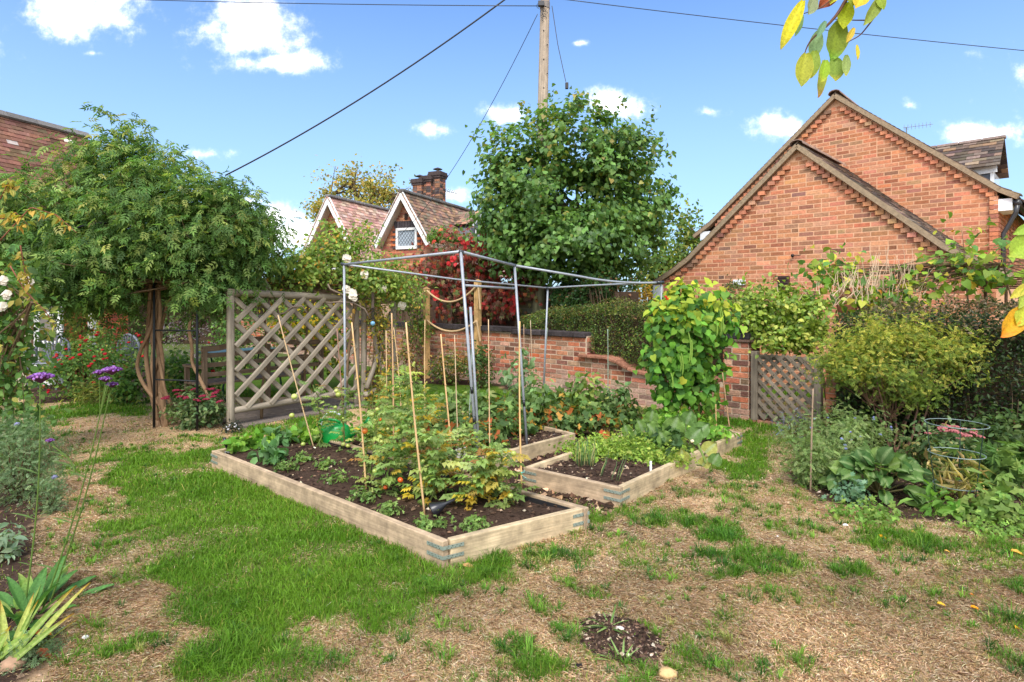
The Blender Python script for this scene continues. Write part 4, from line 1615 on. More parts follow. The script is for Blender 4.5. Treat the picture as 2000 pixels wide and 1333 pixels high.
    MB().box(D(2.31, w1, 3.6), [R, D2, UPV], [.02, .5, .22], S(200, 204, 208)).build('dormer_window', GLASS, t)
    MB().bar(D(2.33, w0 + .12, 3.3), D(2.33, w0 + .12, 3.84), .05, .05, wp, up=D2).build('corner_post', PAINT, t)
    sl = nrm(np.array([0, 0, -(4.46 - 3.86)]) - D2 * (w1 - w0 + .0))
    tile_slope(t, D(1.05, w1, 4.48), R, sl, 1.40, .95, DTILE, gauge=.105, tw=.2)
    tile_slope(t, D(1.05, w1, 4.48), R, nrm(np.array([0, 0, -.6]) + D2 * .7), 1.40, .95, DTILE, gauge=.105, tw=.2)
    for k in range(4):
        MB().bar(D(1.08 + k * .35, w1, 4.50), D(1.42 + k * .35, w1, 4.50), .15, .05, S(150, 132, 124)).build('ridge_tile', TILE, t, bevel=.01)
    # fittings on the gable wall
    def on1(px, py):
        q = wallpt(px, 14.66)
        return np.array([q[0], q[1], H + (HY - py) / F * q[1]])
    MB().box(on1(1445, 552) + NW * .02, [R, NW, UPV], [.11, .02, .05], wp).build('vent', PAINT, t, bevel=.004)
    mb = MB().box(on1(1532, 551) + NW * .03, [R, NW, UPV], [.09, .035, .10], S(66, 46, 40))
    for k in range(4): mb.box(on1(1532, 551) + NW * .068 + UPV * (-.07 + k * .045), [R, NW, UPV], [.075, .004, .006], S(40, 30, 28))
    mb.build('vent', PAINT, t, bevel=.004)
    mb = MB()
    mb.blob(on1(1550, 500) + NW * .05, .03, S(28, 26, 26))
    mb.tube([on1(1550, 500) + NW * .05, on1(1566, 499) + NW * .05], .006, S(28, 26, 26))
    mb.build('wall_hook', BLACKM, t)
    # aerial on the far side of the main roof
    t2 = thing('aerial', 'thin comb-shaped television aerial above the big brick gable roof', 'aerial', P(1775, 300, 13.2))
    q0, q1 = P(1764, 250, 13.2), P(1822, 243, 13.0)
    MB().tube([P(1772, 290, 13.2), P(1770, 249, 13.2)], .012, S(120, 122, 126)).build('mast', METAL, t2)
    MB().tube([q0, q1], .006, S(120, 122, 126)).build('boom', METAL, t2)
    for k in range(8):
        p = q0 + (q1 - q0) * (k + .3) / 8
        MB().tube([p - UPV * .06, p + UPV * .06], .004, S(120, 122, 126)).build('rod', METAL, t2)


brick_house()

RT1 = [(S(186, 146, 130), 4), (S(196, 160, 144), 3), (S(168, 128, 114), 2), (S(204, 172, 158), 1.5)]
RT2 = [(S(134, 108, 92), 4), (S(152, 118, 96), 3), (S(108, 90, 78), 3), (S(168, 130, 106), 1.5), (S(124, 112, 94), 1.5)]
CB = [(S(178, 112, 82), 5), (S(166, 104, 80), 4), (S(150, 96, 76), 2), (S(104, 82, 76), 1), (S(190, 130, 98), 2)]


def cottage():
    d = nrm(np.array([.405, .914, 0]))
    g = np.array([d[1], -d[0], 0])
    fn = -d
    wp = S(232, 230, 226)
    t = thing('cottage', 'brick cottage with white barge boards, leaded window and three chimney stacks', 'house', P(760, 588, 19)[:2].tolist() + [0])

    def gable(C, apex, slope, half, low, ln, tiles, rightlow, depthw):
        O = np.array([C[0], C[1], 0])
        ov = .28                                           # barge board stands proud of the wall
        W = O + d * ov
        out = [W + g * u + UPV * v for u, v in ((-half, low), (0, apex - .12), (half, low))] + [W + g * half, W - g * half]
        MB().prism(out, d * depthw, S(170, 140, 116)).build('wall', MORTAR, t)

        def ur(v):
            u = min(half - .02, (apex - .14 - v) / slope)
            return (-u, u) if u > .04 else None
        return O, W, ur
    # right-hand gable with the window
    C1 = P(783, 375, 17.0)
    ap, sl = 4.63, 1.62
    O, W, ur = gable(C1, ap, sl, .9, ap - .12 - sl * .9, 4.7, RT2, 0, 4.6)
    win = lambda u, v: -.36 < u < .40 and 2.95 < v < 3.75
    brick_wall(t, W, g, fn, ur, None, 1.6, 4.5, CB, BRICK, 250, proud=.007, gap=.013, skip=lambda u, v: (-.34 < u < .38 and 3.02 < v < 3.62) or (-.06 < u < .06 and 3.86 < v < 4.05))
    for sd in (-1, 1):
        mb = MB()
        p, q = O + UPV * (ap - .05), O + g * sd * .93 + UPV * (ap - .05 - sl * .93)
        e = nrm(q - p)
        upv = np.cross(fn, e); upv = upv if upv[2] > 0 else -upv
        mb.bar(p, q, .04, .17, wp, up=upv)
        mb.build('barge_board', PAINT, t)
        mb = MB()
        mb.bar(p + d * .16 + upv * -.05, q + d * .16 + upv * -.05, .29, .02, S(214, 196, 176), up=upv)
        mb.build('soffit', PAINT, t)
    # leaded window under a dark brick arch
    c = W + g * .02 + UPV * 3.31
    fr = MB()
    for (u, v, a, b) in ((0, .27, .36, .035), (0, -.27, .36, .045), (-.33, 0, .035, .27), (.33, 0, .035, .27)):
        fr.box(c + g * u + UPV * v + fn * .02, [g, fn, UPV], [a, .03, b], wp, jit=0)
    w = fr.build('window', PAINT, t)
    MB().box(c + fn * .0, [g, fn, UPV], [.30, .008, .235], S(150, 160, 168)).build('pane', GLASS, w)
    ld = MB()
    for a, zs in ((1, np.arange(-.7, .7, .13)), (-1, np.arange(-.7, .7, .13))):
        for z0 in zs:
            q = diag(a * 1.25, z0 - a * 1.25 * .3 + 0.0, -.30, .30, -.235, .235)
            if q: ld.bar(c + g * q[0][0] + UPV * q[0][1] + fn * .012, c + g * q[1][0] + UPV * q[1][1] + fn * .012, .006, .012, S(110, 112, 116), up=np.cross(d, g))
    ld.build('leading', METAL, w)
    mb = MB()
    for k in range(9):
        MB().box(W + g * (-.36 + k * .095) + UPV * 3.72 + fn * .012, [g, fn, UPV], [.04, .03, .10], S(74, 68, 70) * random.uniform(.8, 1.2)).build('arch_brick', OLDBRICK, t)
    for sd in (-1, 1):
        for k in range(7):
            MB().box(W + g * (.02 + sd * (.43 + .03 * (k % 2))) + UPV * (3.05 + k * .078) + fn * .010, [g, fn, UPV], [.05 + .03 * (k % 2), .03, .033], S(84, 72, 70) if k % 2 == 0 else S(190, 108, 70)).build('quoin_brick', OLDBRICK, t)
    MB().box(W + UPV * 3.95 + fn * .012, [g, fn, UPV], [.05, .02, .09], S(60, 44, 38)).build('air_brick', OLDBRICK, t)
    # roof slopes
    dr = nrm(g - UPV * sl)
    dl = nrm(-g - UPV * sl)
    tile_slope(t, O + UPV * ap - d * .04, d, dr, 6.5, 1.95, RT2, gauge=.12, tw=.18)
    tile_slope(t, O + UPV * (ap - sl * 1.0) + g * 1.0 + d * .6, d, nrm(g - UPV * .95), 6.0, 1.2, RT1, gauge=.14, tw=.2)
    tile_slope(t, O + UPV * ap - d * .04, d, dl, 6.5, 1.9, RT2, gauge=.12, tw=.18)
    for k in range(15):
        MB().bar(O + UPV * (ap + .04) + d * (k * .42 - .04), O + UPV * (ap + .04) + d * (k * .42 + .375), .2, .09, S(112, 108, 104) * random.uniform(.85, 1.1)).build('ridge_tile', TILE, t, bevel=.03)
    # left-hand gable
    C2 = P(640, 385, 18.1)
    ap2, sl2 = 4.67, 1.72
    O2, W2, ur2 = gable(C2, ap2, sl2, .95, ap2 - .12 - sl2 * .95, 4.5, RT1, 0, 4.4)
    brick_wall(t, W2, g, fn, ur2, None, 1.8, 4.5, CB, BRICK, 0, proud=.007, gap=.013)
    for sd in (-1, 1):
        p, q = O2 + UPV * (ap2 - .05), O2 + g * sd * 1.0 + UPV * (ap2 - .05 - sl2 * 1.0)
        e = nrm(q - p)
        upv = np.cross(fn, e); upv = upv if upv[2] > 0 else -upv
        MB().bar(p, q, .04, .17, wp, up=upv).build('barge_board', PAINT, t)
        MB().bar(p + d * .16 - upv * .05, q + d * .16 - upv * .05, .29, .02, S(214, 196, 176), up=upv).build('soffit', PAINT, t)
    tile_slope(t, O2 + UPV * ap2 - d * .04, d, nrm(g - UPV * sl2), 5.5, 2.6, RT1, gauge=.115, tw=.2)
    tile_slope(t, O2 + UPV * ap2 - d * .04, d, nrm(-g - UPV * sl2), 5.5, 2.2, RT1, gauge=.115, tw=.2)
    for k in range(11):
        MB().bar(O2 + UPV * (ap2 + .04) + d * (k * .42 - .04), O2 + UPV * (ap2 + .04) + d * (k * .42 + .375), .2, .09, S(128, 124, 122) * random.uniform(.85, 1.1)).build('ridge_tile', TILE, t, bevel=.03)
    c2 = W2 + g * .1 + UPV * 2.75
    fr = MB()
    for (u, v, a, b) in ((0, .25, .36, .035), (0, -.25, .36, .045), (-.33, 0, .035, .25), (.33, 0, .035, .25)):
        fr.box(c2 + g * u + UPV * v + fn * .02, [g, fn, UPV], [a, .03, b], wp, jit=0)
    w2 = fr.build('window', PAINT, t)
    MB().box(c2, [g, fn, UPV], [.30, .008, .22], S(140, 150, 158)).build('pane', GLASS, w2)
    # dormer facing right, low on the main slope
    ft = P(937, 418, 19.2)
    q = np.array([ft[0], ft[1], ft[2]])
    dg, dd2 = d, g
    for sd in (-1, 1):
        e = nrm(dg * sd * .62 - UPV * .52)
        upv = np.cross(g, e); upv = upv if upv[2] > 0 else -upv
        MB().bar(q, q + e * .72, .05, .13, wp, up=upv).build('barge_board', PAINT, t)
        tile_slope(t, q + UPV * .07 - g * 1.7 + g * 1.74, -g, e, 1.8, .74, RT2, gauge=.12, tw=.16)
    fr = MB()
    fr.prism([q + UPV * -.1 - g * .06, q + dg * .5 - UPV * .52 - g * .06, q + dg * .5 - UPV * 1.0 - g * .06, q - dg * .5 - UPV * 1.0 - g * .06, q - dg * .5 - UPV * .52 - g * .06], -g * 1.3, S(120, 122, 128))
    dm = fr.build('dormer', PAINT, t)
    fr = MB()
    cw = q - UPV * .74
    for (u, v, a, b) in ((0, .2, .28, .03), (0, -.2, .28, .03), (-.25, 0, .03, .2), (.25, 0, .03, .2)):
        fr.box(cw + dg * u + UPV * v, [dg, g, UPV], [a, .03, b], wp, jit=0)
    fr.build('window_frame', PAINT, dm)
    MB().box(cw - g * .03, [dg, g, UPV], [.24, .015, .19], S(140, 150, 158)).build('pane', GLASS, dm)
    # chimney stacks
    for (px, w_, top, bot, cowl) in ((820, .36, 352, 392, 1), (838, .38, 346, 395, 0), (855, .40, 338, 398, 1)):
        Yc = 21.0
        b, a = P(px, bot, Yc), P(px, top, Yc)
        h = a[2] - b[2] + .3
        base = np.array([b[0], b[1], b[2] - .3])
        ch = MB().box(base + UPV * h / 2, [g, d, UPV], [w_ / 2, w_ / 2, h / 2], S(150, 116, 96)).build('chimney', MORTAR, t)
        bk = [(S(112, 92, 82), 3), (S(160, 112, 88), 2), (S(78, 70, 68), 3), (S(140, 100, 80), 2)]
        for (oo, uu_, nn_) in ((base - g * w_ / 2 - d * w_ / 2, g, -d), (base + g * w_ / 2 - d * w_ / 2, d, g), (base - g * w_ / 2 - d * w_ / 2, d, -g)):
            mb = MB()
            z, r_ = 0.0, 0
            while z + .075 < h:
                n_ = 2
                for k in range(n_):
                    ww = w_ / n_
                    mb.box(oo + uu_ * (k + .5) * ww + UPV * (z + .0375) + nn_ * .002, [uu_, nn_, UPV], [ww / 2 - .006, .01, .032], pick(bk, 1)[0])
                z += .075
            mb.build('brick_face', OLDBRICK, ch)
        for zz, ww in ((h - .18, .04), (h - .10, .065), (h - .03, .05)):
            MB().box(base + UPV * zz, [g, d, UPV], [w_ / 2 + ww, w_ / 2 + ww, .038], S(74, 64, 62)).build('corbel', OLDBRICK, ch)
        if cowl:
            mb = MB()
            mb.tube([base + UPV * h, base + UPV * (h + .13)], .05, S(120, 112, 106), 8)
            mb.lathe([(.02, .19), (.17, .13), (.17, .12), (.02, .14)], base + UPV * h, S(84, 72, 66), 12)
            mb.build('cowl', METAL, ch)
    t2 = thing('aerial', 'small dark television aerial to the right of the cottage chimneys', 'aerial', P(868, 385, 21))
    MB().tube([P(866, 372, 21), P(893, 379, 20.6)], .012, S(60, 60, 62)).build('boom', METAL, t2)
    for k in range(7):
        p = P(868 + 4 * k, 372.5 + k, 21 - .05 * k)
        MB().tube([p - g * .1 - UPV * .05, p + g * .1 + UPV * .05], .008, S(60, 60, 62)).build('rod', METAL, t2)
    MB().tube([P(864, 372, 21), P(862, 386, 21)], .012, S(60, 60, 62)).build('mast', METAL, t2)


cottage()


def left_house():
    d = nrm(np.array([.35, .937, 0]))
    g = np.array([d[1], -d[0], 0])          # out over the garden
    t = thing('tiled_house', 'house with steep brown tiled roof and open white french door', 'house', np.array([-8.6, 11.5, 0]))
    rdg = P(170, 268, 13.0)
    pitch = math.radians(61)
    dn = nrm(g * math.cos(pitch) - UPV * math.sin(pitch))
    hl = (rdg[2] - 2.35) / math.sin(pitch)
    pal = [(S(124, 88, 72), 6), (S(118, 84, 70), 5), (S(132, 96, 76), 3), (S(108, 80, 68), 2), (S(206, 190, 180), .22), (S(118, 98, 74), .8)]
    st = rdg - d * 4.2
    MB().prism([st - UPV * .03, rdg - UPV * .03, rdg + dn * hl - UPV * .03, st + dn * hl - UPV * .03], nrm(np.cross(d, dn)) * -.1 if np.cross(d, dn)[2] > 0 else nrm(np.cross(d, dn)) * .1, S(110, 78, 62)).build('roof', TILE, t)
    tile_slope(t, st, d, dn, 4.2, hl, pal, gauge=.098, tw=.19, nobj=300, th=.022)
    for k in range(8):
        q = st + d * (.02 + k * .53)
        mb = MB().box(q + d * .25 + UPV * .03 + g * .03, [d, nrm(g - UPV * .9), nrm(UPV + g * .9)], [.258, .09, .022], S(118, 114, 110) * random.uniform(.75, 1.2))
        mb.box(q + d * .25 + UPV * .045 - g * .05, [d, g, UPV], [.258, .06, .02], S(118, 114, 110))
        mb.build('ridge_tile', STONE, t)
    ev = rdg + dn * hl
    W0 = np.array([ev[0], ev[1], 0]) - g * .25
    MB().prism([W0 + UPV * 2.4, W0 - d * 4 + UPV * 2.4, W0 - d * 4 - UPV * .1, W0 - UPV * .1], -g * 2.6, S(150, 120, 98)).build('wall', MORTAR, t)
    lb = [(S(176, 92, 62), 4), (S(190, 104, 68), 3), (S(158, 84, 62), 3), (S(130, 76, 60), 1)]
    skip = lambda u, v: (1.25 < u < 2.15 and v < 2.05)
    brick_wall(t, W0, -d, g, lambda v: (0, 4.0), None, .0, 2.35, lb, BRICK, 150, proud=.008, gap=.012, skip=skip)
    gb = MB().prism([W0 + UPV * 2.4, W0 - g * 1.2 + UPV * 4.6, W0 - g * 2.4 + UPV * 2.4, W0 - g * 2.4, W0], d * .01, S(150, 120, 98))
    gb.build('gable_wall', MORTAR, t)
    # open french door leaf and its frame
    wp = S(228, 228, 224)
    hinge = P(68, 700, 10.35)
    hinge[2] = 0
    dl = nrm(np.array([1.0, -.05, 0]))
    dl2 = np.array([-dl[1], dl[0], 0])
    dr = MB()
    for (u, z, a, b) in ((.04, .95, .045, .95), (.46, .95, .045, .95), (.25, 1.86, .25, .05), (.25, .10, .25, .10), (.25, 1.25, .25, .025), (.25, .75, .25, .025)):
        dr.box(hinge + dl * u + UPV * z, [dl, dl2, UPV], [a, .022, b], wp, jit=0)
    dd = dr.build('door', PAINT, t, bevel=.004)
    MB().box(hinge + dl * .25 + UPV * 1.0, [dl, dl2, UPV], [.2, .006, .85], S(120, 116, 110)).build('pane', GLASS, dd)
    MB().box(P(46, 640, 10.25) * [1, 1, 0] + UPV * 1.0, [dl, dl2, UPV], [.09, .05, 1.0], S(188, 174, 152)).build('door_frame', PAINT, t)
    MB().box(P(180, 640, 11.5) * [1, 1, 0] + UPV * .95, [dl, dl2, UPV], [.05, .05, .95], wp).build('white_post', PAINT, t)


left_house()


# grey cast chairs on the terrace beyond the roses
def chair(px, py, Y, rot, label):
    b = P(px, py, Y)
    b[2] = 0
    d = np.array([math.cos(rot), math.sin(rot), 0]); n = np.array([-d[1], d[0], 0])
    t = thing('garden_chair', label, 'chair', b, 'grey metal garden chairs')
    gc = S(112, 116, 124)
    MB().box(b + UPV * .44, [d, n, UPV], [.23, .22, .012], gc).build('seat', BLACKM, t, bevel=.008)
    for sx in (-1, 1):
        for sy in (-1, 1):
            MB().tube([b + d * sx * .2 + n * sy * .19, b + d * sx * .2 + n * sy * .17 + UPV * .44], .014, gc).build('leg', BLACKM, t)
        MB().tube([b + d * sx * .24 + n * .2 + UPV * .66, b + d * sx * .25 - n * .2 + UPV * .64], .016, gc).build('armrest', BLACKM, t)
    a = np.linspace(0, math.pi, 13)
    pts = [b + n * .22 + d * (.24 * math.cos(x)) + UPV * (.66 + .22 * math.sin(x)) for x in a]
    MB().tube([b + n * .22 + d * .24 + UPV * .44] + pts + [b + n * .22 - d * .24 + UPV * .44], .024, gc, 7).build('back_frame', BLACKM, t, smooth=True)
    for k in range(-3, 4):
        x = k * .06
        MB().tube([b + n * .22 + d * x * .4 + UPV * .45, b + n * .22 + d * x + UPV * (.66 + .2 * math.sqrt(max(0, 1 - (x / .24) ** 2)))], .016, gc).build('back_spindle', BLACKM, t)


chair(92, 690, 9.9, .3, 'grey metal garden chair beside the white french door')
chair(228, 690, 10.2, -.3, 'grey metal garden chair behind the red roses, near the twisted trunks')


# ------------------------------------------------------------------ pole, wires
def utility_pole():
    Y = 11.5
    b, a = P(1049, 700, Y), P(1067, -120, Y)
    b[2] = 0
    t = thing('utility_pole', 'tall weathered wooden utility pole rising through the hazel tree', 'utility pole', b)
    n = 14
    ts = np.linspace(0, 1, n)[:, None]
    pts = b + (a - b) * ts
    pc = np.linspace(0, 1, n)
    mb = MB()
    cols = []
    off = len(mb.v)
    mb.tube(pts, np.linspace(.125, .085, n), S(160, 144, 124), 14)
    for i in range(n):
        k = min(1, max(0, (pc[i] - .12) / .2))
        c = S(126, 124, 84) * (1 - k) + S(166, 150, 132) * k
        for j in range(14): mb.c[i * 14 + j] = list(c)
    mb.build('pole', GREYWOOD, t, smooth=True)
    bk = S(40, 40, 44)
    ax = nrm(a - b)
    MB().tube([P(1064, 18, Y), P(1064, 6, Y)], .10, S(120, 110, 100), 14).build('band', METAL, t)
    MB().box(P(1057, 8, Y - .12), np.eye(3), [.06, .04, .05], bk).build('junction_box', PLASTIC, t, bevel=.008)
    for k in range(6):
        a0 = np.linspace(0, 2 * math.pi, 12)
        c = P(1054 + random.uniform(-2, 10), 12 + k * 5, Y - .11)
        MB().tube([c + np.array([.05 * math.cos(x) + .02 * k * .2, -.01 * math.sin(x), .045 * math.sin(x)]) for x in a0[:9]], .005, bk, 5).build('cable_loop', PLASTIC, t, smooth=True)
    MB().box(P(1049, 500, Y - .13), np.eye(3), [.08, .006, .035], S(196, 160, 40)).build('warning_plate', PAINT, t)
    for k in range(5):
        MB().blob(P(1062 + (k % 2) * 7, 60 + 28 * k, Y - .1), .014, bk, 6).build('bolt', BLACKM, t)
    return t


utility_pole()


def wire(label, p, q, sag, r, n=24):
    ts = np.linspace(0, 1, n)[:, None]
    pts = p + (q - p) * ts - UPV * sag * 4 * ts * (1 - ts)
    tag(MB().tube(pts, r, S(44, 42, 44), 5, jit=0).build('overhead_wire', PLASTIC, smooth=True), label, 'wire', 'wires from the utility pole')


wire('thick cable running from the pole top down to the left, ending behind the jasmine', P(1067, -62, 11.5), P(440, 343, 12.5), .22, .016)
wire('thin cable from the pole down to the cottage gable window', P(1050, 28, 11.4), P(772, 468, 16.8), .5, .007)
wire('level cable leaving the pole top towards the left edge', P(1052, 12, 11.4), P(-700, -52, 16), .2, .008)
wire('long cable leaving the pole top towards the right edge', P(1076, -4, 11.5), P(2700, 158, 13), .12, .008)


def guy():
    t = thing('guy_wire', 'short slack wire with end insulator hanging right of the pole', 'wire', P(1108, 175, 11.2))
    p, q = P(1078, 12, 11.4), P(1105, 160, 11.3)
    MB().tube([p, (p + q) / 2 + np.array([-.02, 0, -.02]), q], .007, S(60, 58, 58), 5).build('cable', PLASTIC, t)
    MB().box(P(1107, 168, 11.3), np.eye(3), [.03, .03, .06], S(40, 38, 40)).build('insulator', PLASTIC, t, bevel=.008)


guy()


# ------------------------------------------------------------------ swag posts with ropes, fences and shed beyond the wall
def swag():
    yc = S(182, 146, 96)
    tops, out = [], []
    for (px, yt, Y, lb) in ((833, 566, 11.3, 'left square wooden rope post before the brick wall, beside the climbing rose'), (933, 551, 10.6, 'right square wooden rope post before the brick wall, at the red creeper')):
        a = P(px, yt, Y)
        b = np.array([a[0], a[1], 0])
        t = thing('rope_post', lb, 'post', b, 'wooden posts carrying the rope swags')
        MB().bar(b - UPV * .05, a, .1, .1, yc * random.uniform(.9, 1.05), up=D1).build('post', WOOD, t, bevel=.006)
        MB().lathe([(.075, 0), (.075, .015), (.01, .05)], a, yc * .8, 4).build('post_cap', WOOD, t)
        tops.append(a)
        out.append(t)

    def rope(lb, p, q, sag):
        n = 22
        ts = np.linspace(0, 1, n)[:, None]
        pts = p + (q - p) * ts - UPV * sag * 4 * ts * (1 - ts)
        tag(MB().tube(pts, .019, S(190, 160, 120), 7, jit=0).build('rope', ROPE, smooth=True), lb, 'rope', 'rope swags')
    rope('upper rope swag hung between the two square posts', P(834, 568, 11.2), P(933, 556, 10.5), .26)
    rope('lower rope swag hung between the two square posts', P(834, 626, 11.2), P(931, 627, 10.5), .2)
    rope('rope swag running left from the left post into the rose', P(832, 568, 11.2), P(752, 566, 10.6), .2)
    rope('frayed rope end hanging down the right post from the top', P(934, 557, 10.5), P(938, 606, 10.5), 0)
    rope('frayed rope end hanging down the right post from the middle', P(931, 627, 10.5), P(938, 668, 10.5), 0)


swag()


def fence(name, label, p0, p1, z0, z1, pal, horizontal=False, n=10, posts=(0, 1)):
    p0, p1 = np.asarray(p0, float), np.asarray(p1, float)
    p0[2] = p1[2] = 0
    d = nrm(p1 - p0); ln = np.linalg.norm(p1 - p0)
    nn = np.array([d[1], -d[0], 0])
    t = thing(name, label, 'fence', (p0 + p1) / 2)
    if horizontal:
        h = (z1 - z0) / n
        for k in range(n):
            a = p0 + UPV * (z0 + (k + .5) * h)
            MB().bar(a + nn * .012 * (k % 2), a + d * ln + nn * .012 * (k % 2), .014, h + .012, pick(pal, 1)[0]).build('board', GREYWOOD, t)
    else:
        w = ln / n
        for k in range(n):
            a = p0 + d * (k + .5) * w + UPV * z0 + nn * .014 * (k % 2)
            MB().bar(a, a + UPV * (z1 - z0 + random.uniform(-.01, .01)), .014, w + .01, pick(pal, 1)[0], up=d).build('board', GREYWOOD, t)
        for z in (z0 + .2, z1 - .15):
            MB().bar(p0 + UPV * z + nn * .045, p1 + UPV * z + nn * .045, .035, .07, pick(pal, 1)[0] * .8).build('rail', GREYWOOD, t)
    for s in posts:
        MB().bar(p0 + d * ln * s + nn * .03, p0 + d * ln * s + nn * .03 + UPV * (z1 + .04), .1, .1, S(136, 112, 90), up=d).build('post', GREYWOOD, t)
    return t


fence('board_fence', 'narrow green weathered board fence panel left of the utility pole', P(1012, 600, 11.9), P(1046, 600, 11.6), .6, 1.92, [(S(124, 120, 92), 2), (S(108, 106, 84), 2), (S(138, 130, 104), 1)], True, 9, (0.05,))
fence('paling_fence', 'brown paling fence behind the clipped box hedge', P(1066, 600, 12.2), P(1200, 600, 11.0), .5, 1.78, [(S(150, 118, 90), 2), (S(166, 134, 108), 2), (S(132, 100, 78), 1)], False, 18, (0, .32, .7, 1))
fence('creeper_fence', 'dark board fence almost hidden behind the red creeper', P(770, 600, 13.6), P(1012, 600, 12.0), .4, 1.85, [(S(96, 76, 62), 2), (S(84, 66, 54), 2)], False, 26, (0, .5, 1))


def shed():
    c = P(820, 588, 14.6); c[2] = 0
    d, n = D2, D1
    t = thing('shed', 'small brick outbuilding with sloping dark tile roof behind the climbing rose', 'shed', c)
    pts = [c - n * 1.1, c + n * 1.1, c + n * 1.1 + UPV * 1.5, c + UPV * 2.15, c - n * 1.1 + UPV * 1.5]
    MB().prism([p - d * .0 for p in pts], d * 2.0, S(150, 120, 98)).build('wall', MORTAR, t)
    brick_wall(t, c, -n, -d, lambda v: ((-min(1.05, (2.1 - v) / .6)), min(1.05, (2.1 - v) / .6)) if v < 2.08 else None, None, .5, 2.1, CB, OLDBRICK, 0, proud=.008)
    for s in (-1, 1):
        dd = nrm(n * s - UPV * .6)
        tile_slope(t, c + UPV * 2.2 - d * .15, d, dd, 2.3, 1.5, [(S(92, 82, 74), 3), (S(110, 96, 84), 2)], gauge=.13, tw=.25)
        MB().bar(c + UPV * 2.2 - d * .16, c + UPV * 2.2 - d * .16 + dd * 1.5, .03, .12, S(110, 96, 84), up=np.cross(d, dd)).build('barge_board', GREYWOOD, t)


shed()
# ------------------------------------------------------------------ trees
def ell(px, py, Y, rpx, rpz, ry, w=None):
    c = P(px, py, Y)
    e = [c[0], c[1], c[2], rpx * Y / F, ry, rpz * Y / F]
    return tuple(e + ([w] if w else []))


def trunk_tree(t, base, forks, r, col, targets, name='trunk'):
    base = np.asarray(base, float)
    tips = []
    for i, f in enumerate(forks):
        mb = MB()
        pts = limb(mb, base + np.array([random.uniform(-.1, .1), random.uniform(-.1, .1), -.1]) * r * 6, f, r, r * .45, col, .1, 8, 9)
        mb.build(name if i == 0 else 'limb', BARK, t, smooth=True)
        tips += [pts[4], pts[6], pts[8]]
    twigs(t, np.array(tips), targets, r * .22, col, 'twigs')


def hazel():
    Y = 11.9
    b = P(1120, 640, Y); b[2] = 0
    t = thing('hazel_tree', 'large round hazel tree with broad green leaves in front of the utility pole', 'tree', b)
    E = [ell(1120, 390, 11.0, 165, 150, 1.4, 5), ell(1015, 345, 11.0, 82, 100, .95, 1.8), ell(1222, 370, 11.1, 84, 120, 1.0, 2), ell(1130, 280, 10.9, 110, 90, 1.0, 2),
         ell(1120, 480, 10.9, 160, 70, 1.3, 2.6), ell(1250, 440, 11.2, 60, 75, .8, 1.5), ell(1190, 505, 11.3, 70, 42, .7, 1.0), ell(1040, 500, 11.2, 80, 50, .7, 1.2), ell(985, 420, 11.0, 65, 80, .8, 1.3)]
    n = 25000
    p, out, tone, cc = crown(E, n, 360, .15, .45)
    # leader shoots that break the outline
    sh = []
    for (x0, y0, x1, y1) in ((1085, 240, 1078, 175), (1115, 230, 1125, 200), (1190, 235, 1222, 195), (1245, 265, 1282, 215), (1270, 300, 1316, 300), (1285, 380, 1330, 372),
                             (985, 270, 950, 245), (960, 320, 922, 250), (950, 370, 922, 345), (1160, 225, 1160, 190), (1040, 235, 1020, 205), (1250, 320, 1300, 260), (1290, 430, 1325, 420), (960, 460, 940, 470)):
        for k in range(34):
            f = random.random()
            sh.append(P(x0 + (x1 - x0) * f, y0 + (y1 - y0) * f, 11.5) + rng.normal(size=3) * .06)
    sh = np.array(sh)
    p = np.vstack([p, sh]); out = np.vstack([out, nrm(rng.normal(size=sh.shape) + [0, 0, .5])]); tone = np.concatenate([tone, np.full(len(sh), .1)])
    a, nn = frames(out, 1.0, jit=.4, up=.45)
    n = len(p)
    hgt = np.clip((p[:, 2] - 2.2) / 3.5, 0, 1)
    pal = [(S(92, 124, 62), 5), (S(106, 138, 70), 4), (S(78, 108, 58), 3), (S(100, 128, 60), 1.2)]
    c = pick(pal, n) * (1 + tone[:, None] * .6)
    yel = (rng.random(n) < .22 * hgt)
    c[yel] = pick([(S(134, 144, 66), 3), (S(150, 140, 76), 1)], yel.sum())
    sz = .090 * (.7 + .6 * rng.random(n))
    # the nearest leaves are single pieces, the rest one mass
    near = np.argsort(p[:, 1] + rng.random(n) * .3)[:220]
    rest = np.setdiff1d(np.arange(n), near)
    leaves('foliage', p[rest], a[rest], nn[rest], sz[rest], .86, np.clip(c[rest], .004, .9), 'heart', GLOSSY, t)
    leaf_objs(t, p[near], a[near], nn[near], sz[near] * .92, .86, 'heart', pal[:4], GLOSSY)
    bc = S(92, 82, 68)
    trunk_tree(t, b, [P(1060, 420, 11.8), P(1095, 380, 11.7), P(1130, 330, 11.8), P(1175, 400, 11.7), P(1210, 440, 11.9), P(1020, 400, 11.9)], .06, bc, cc[:60])


hazel()


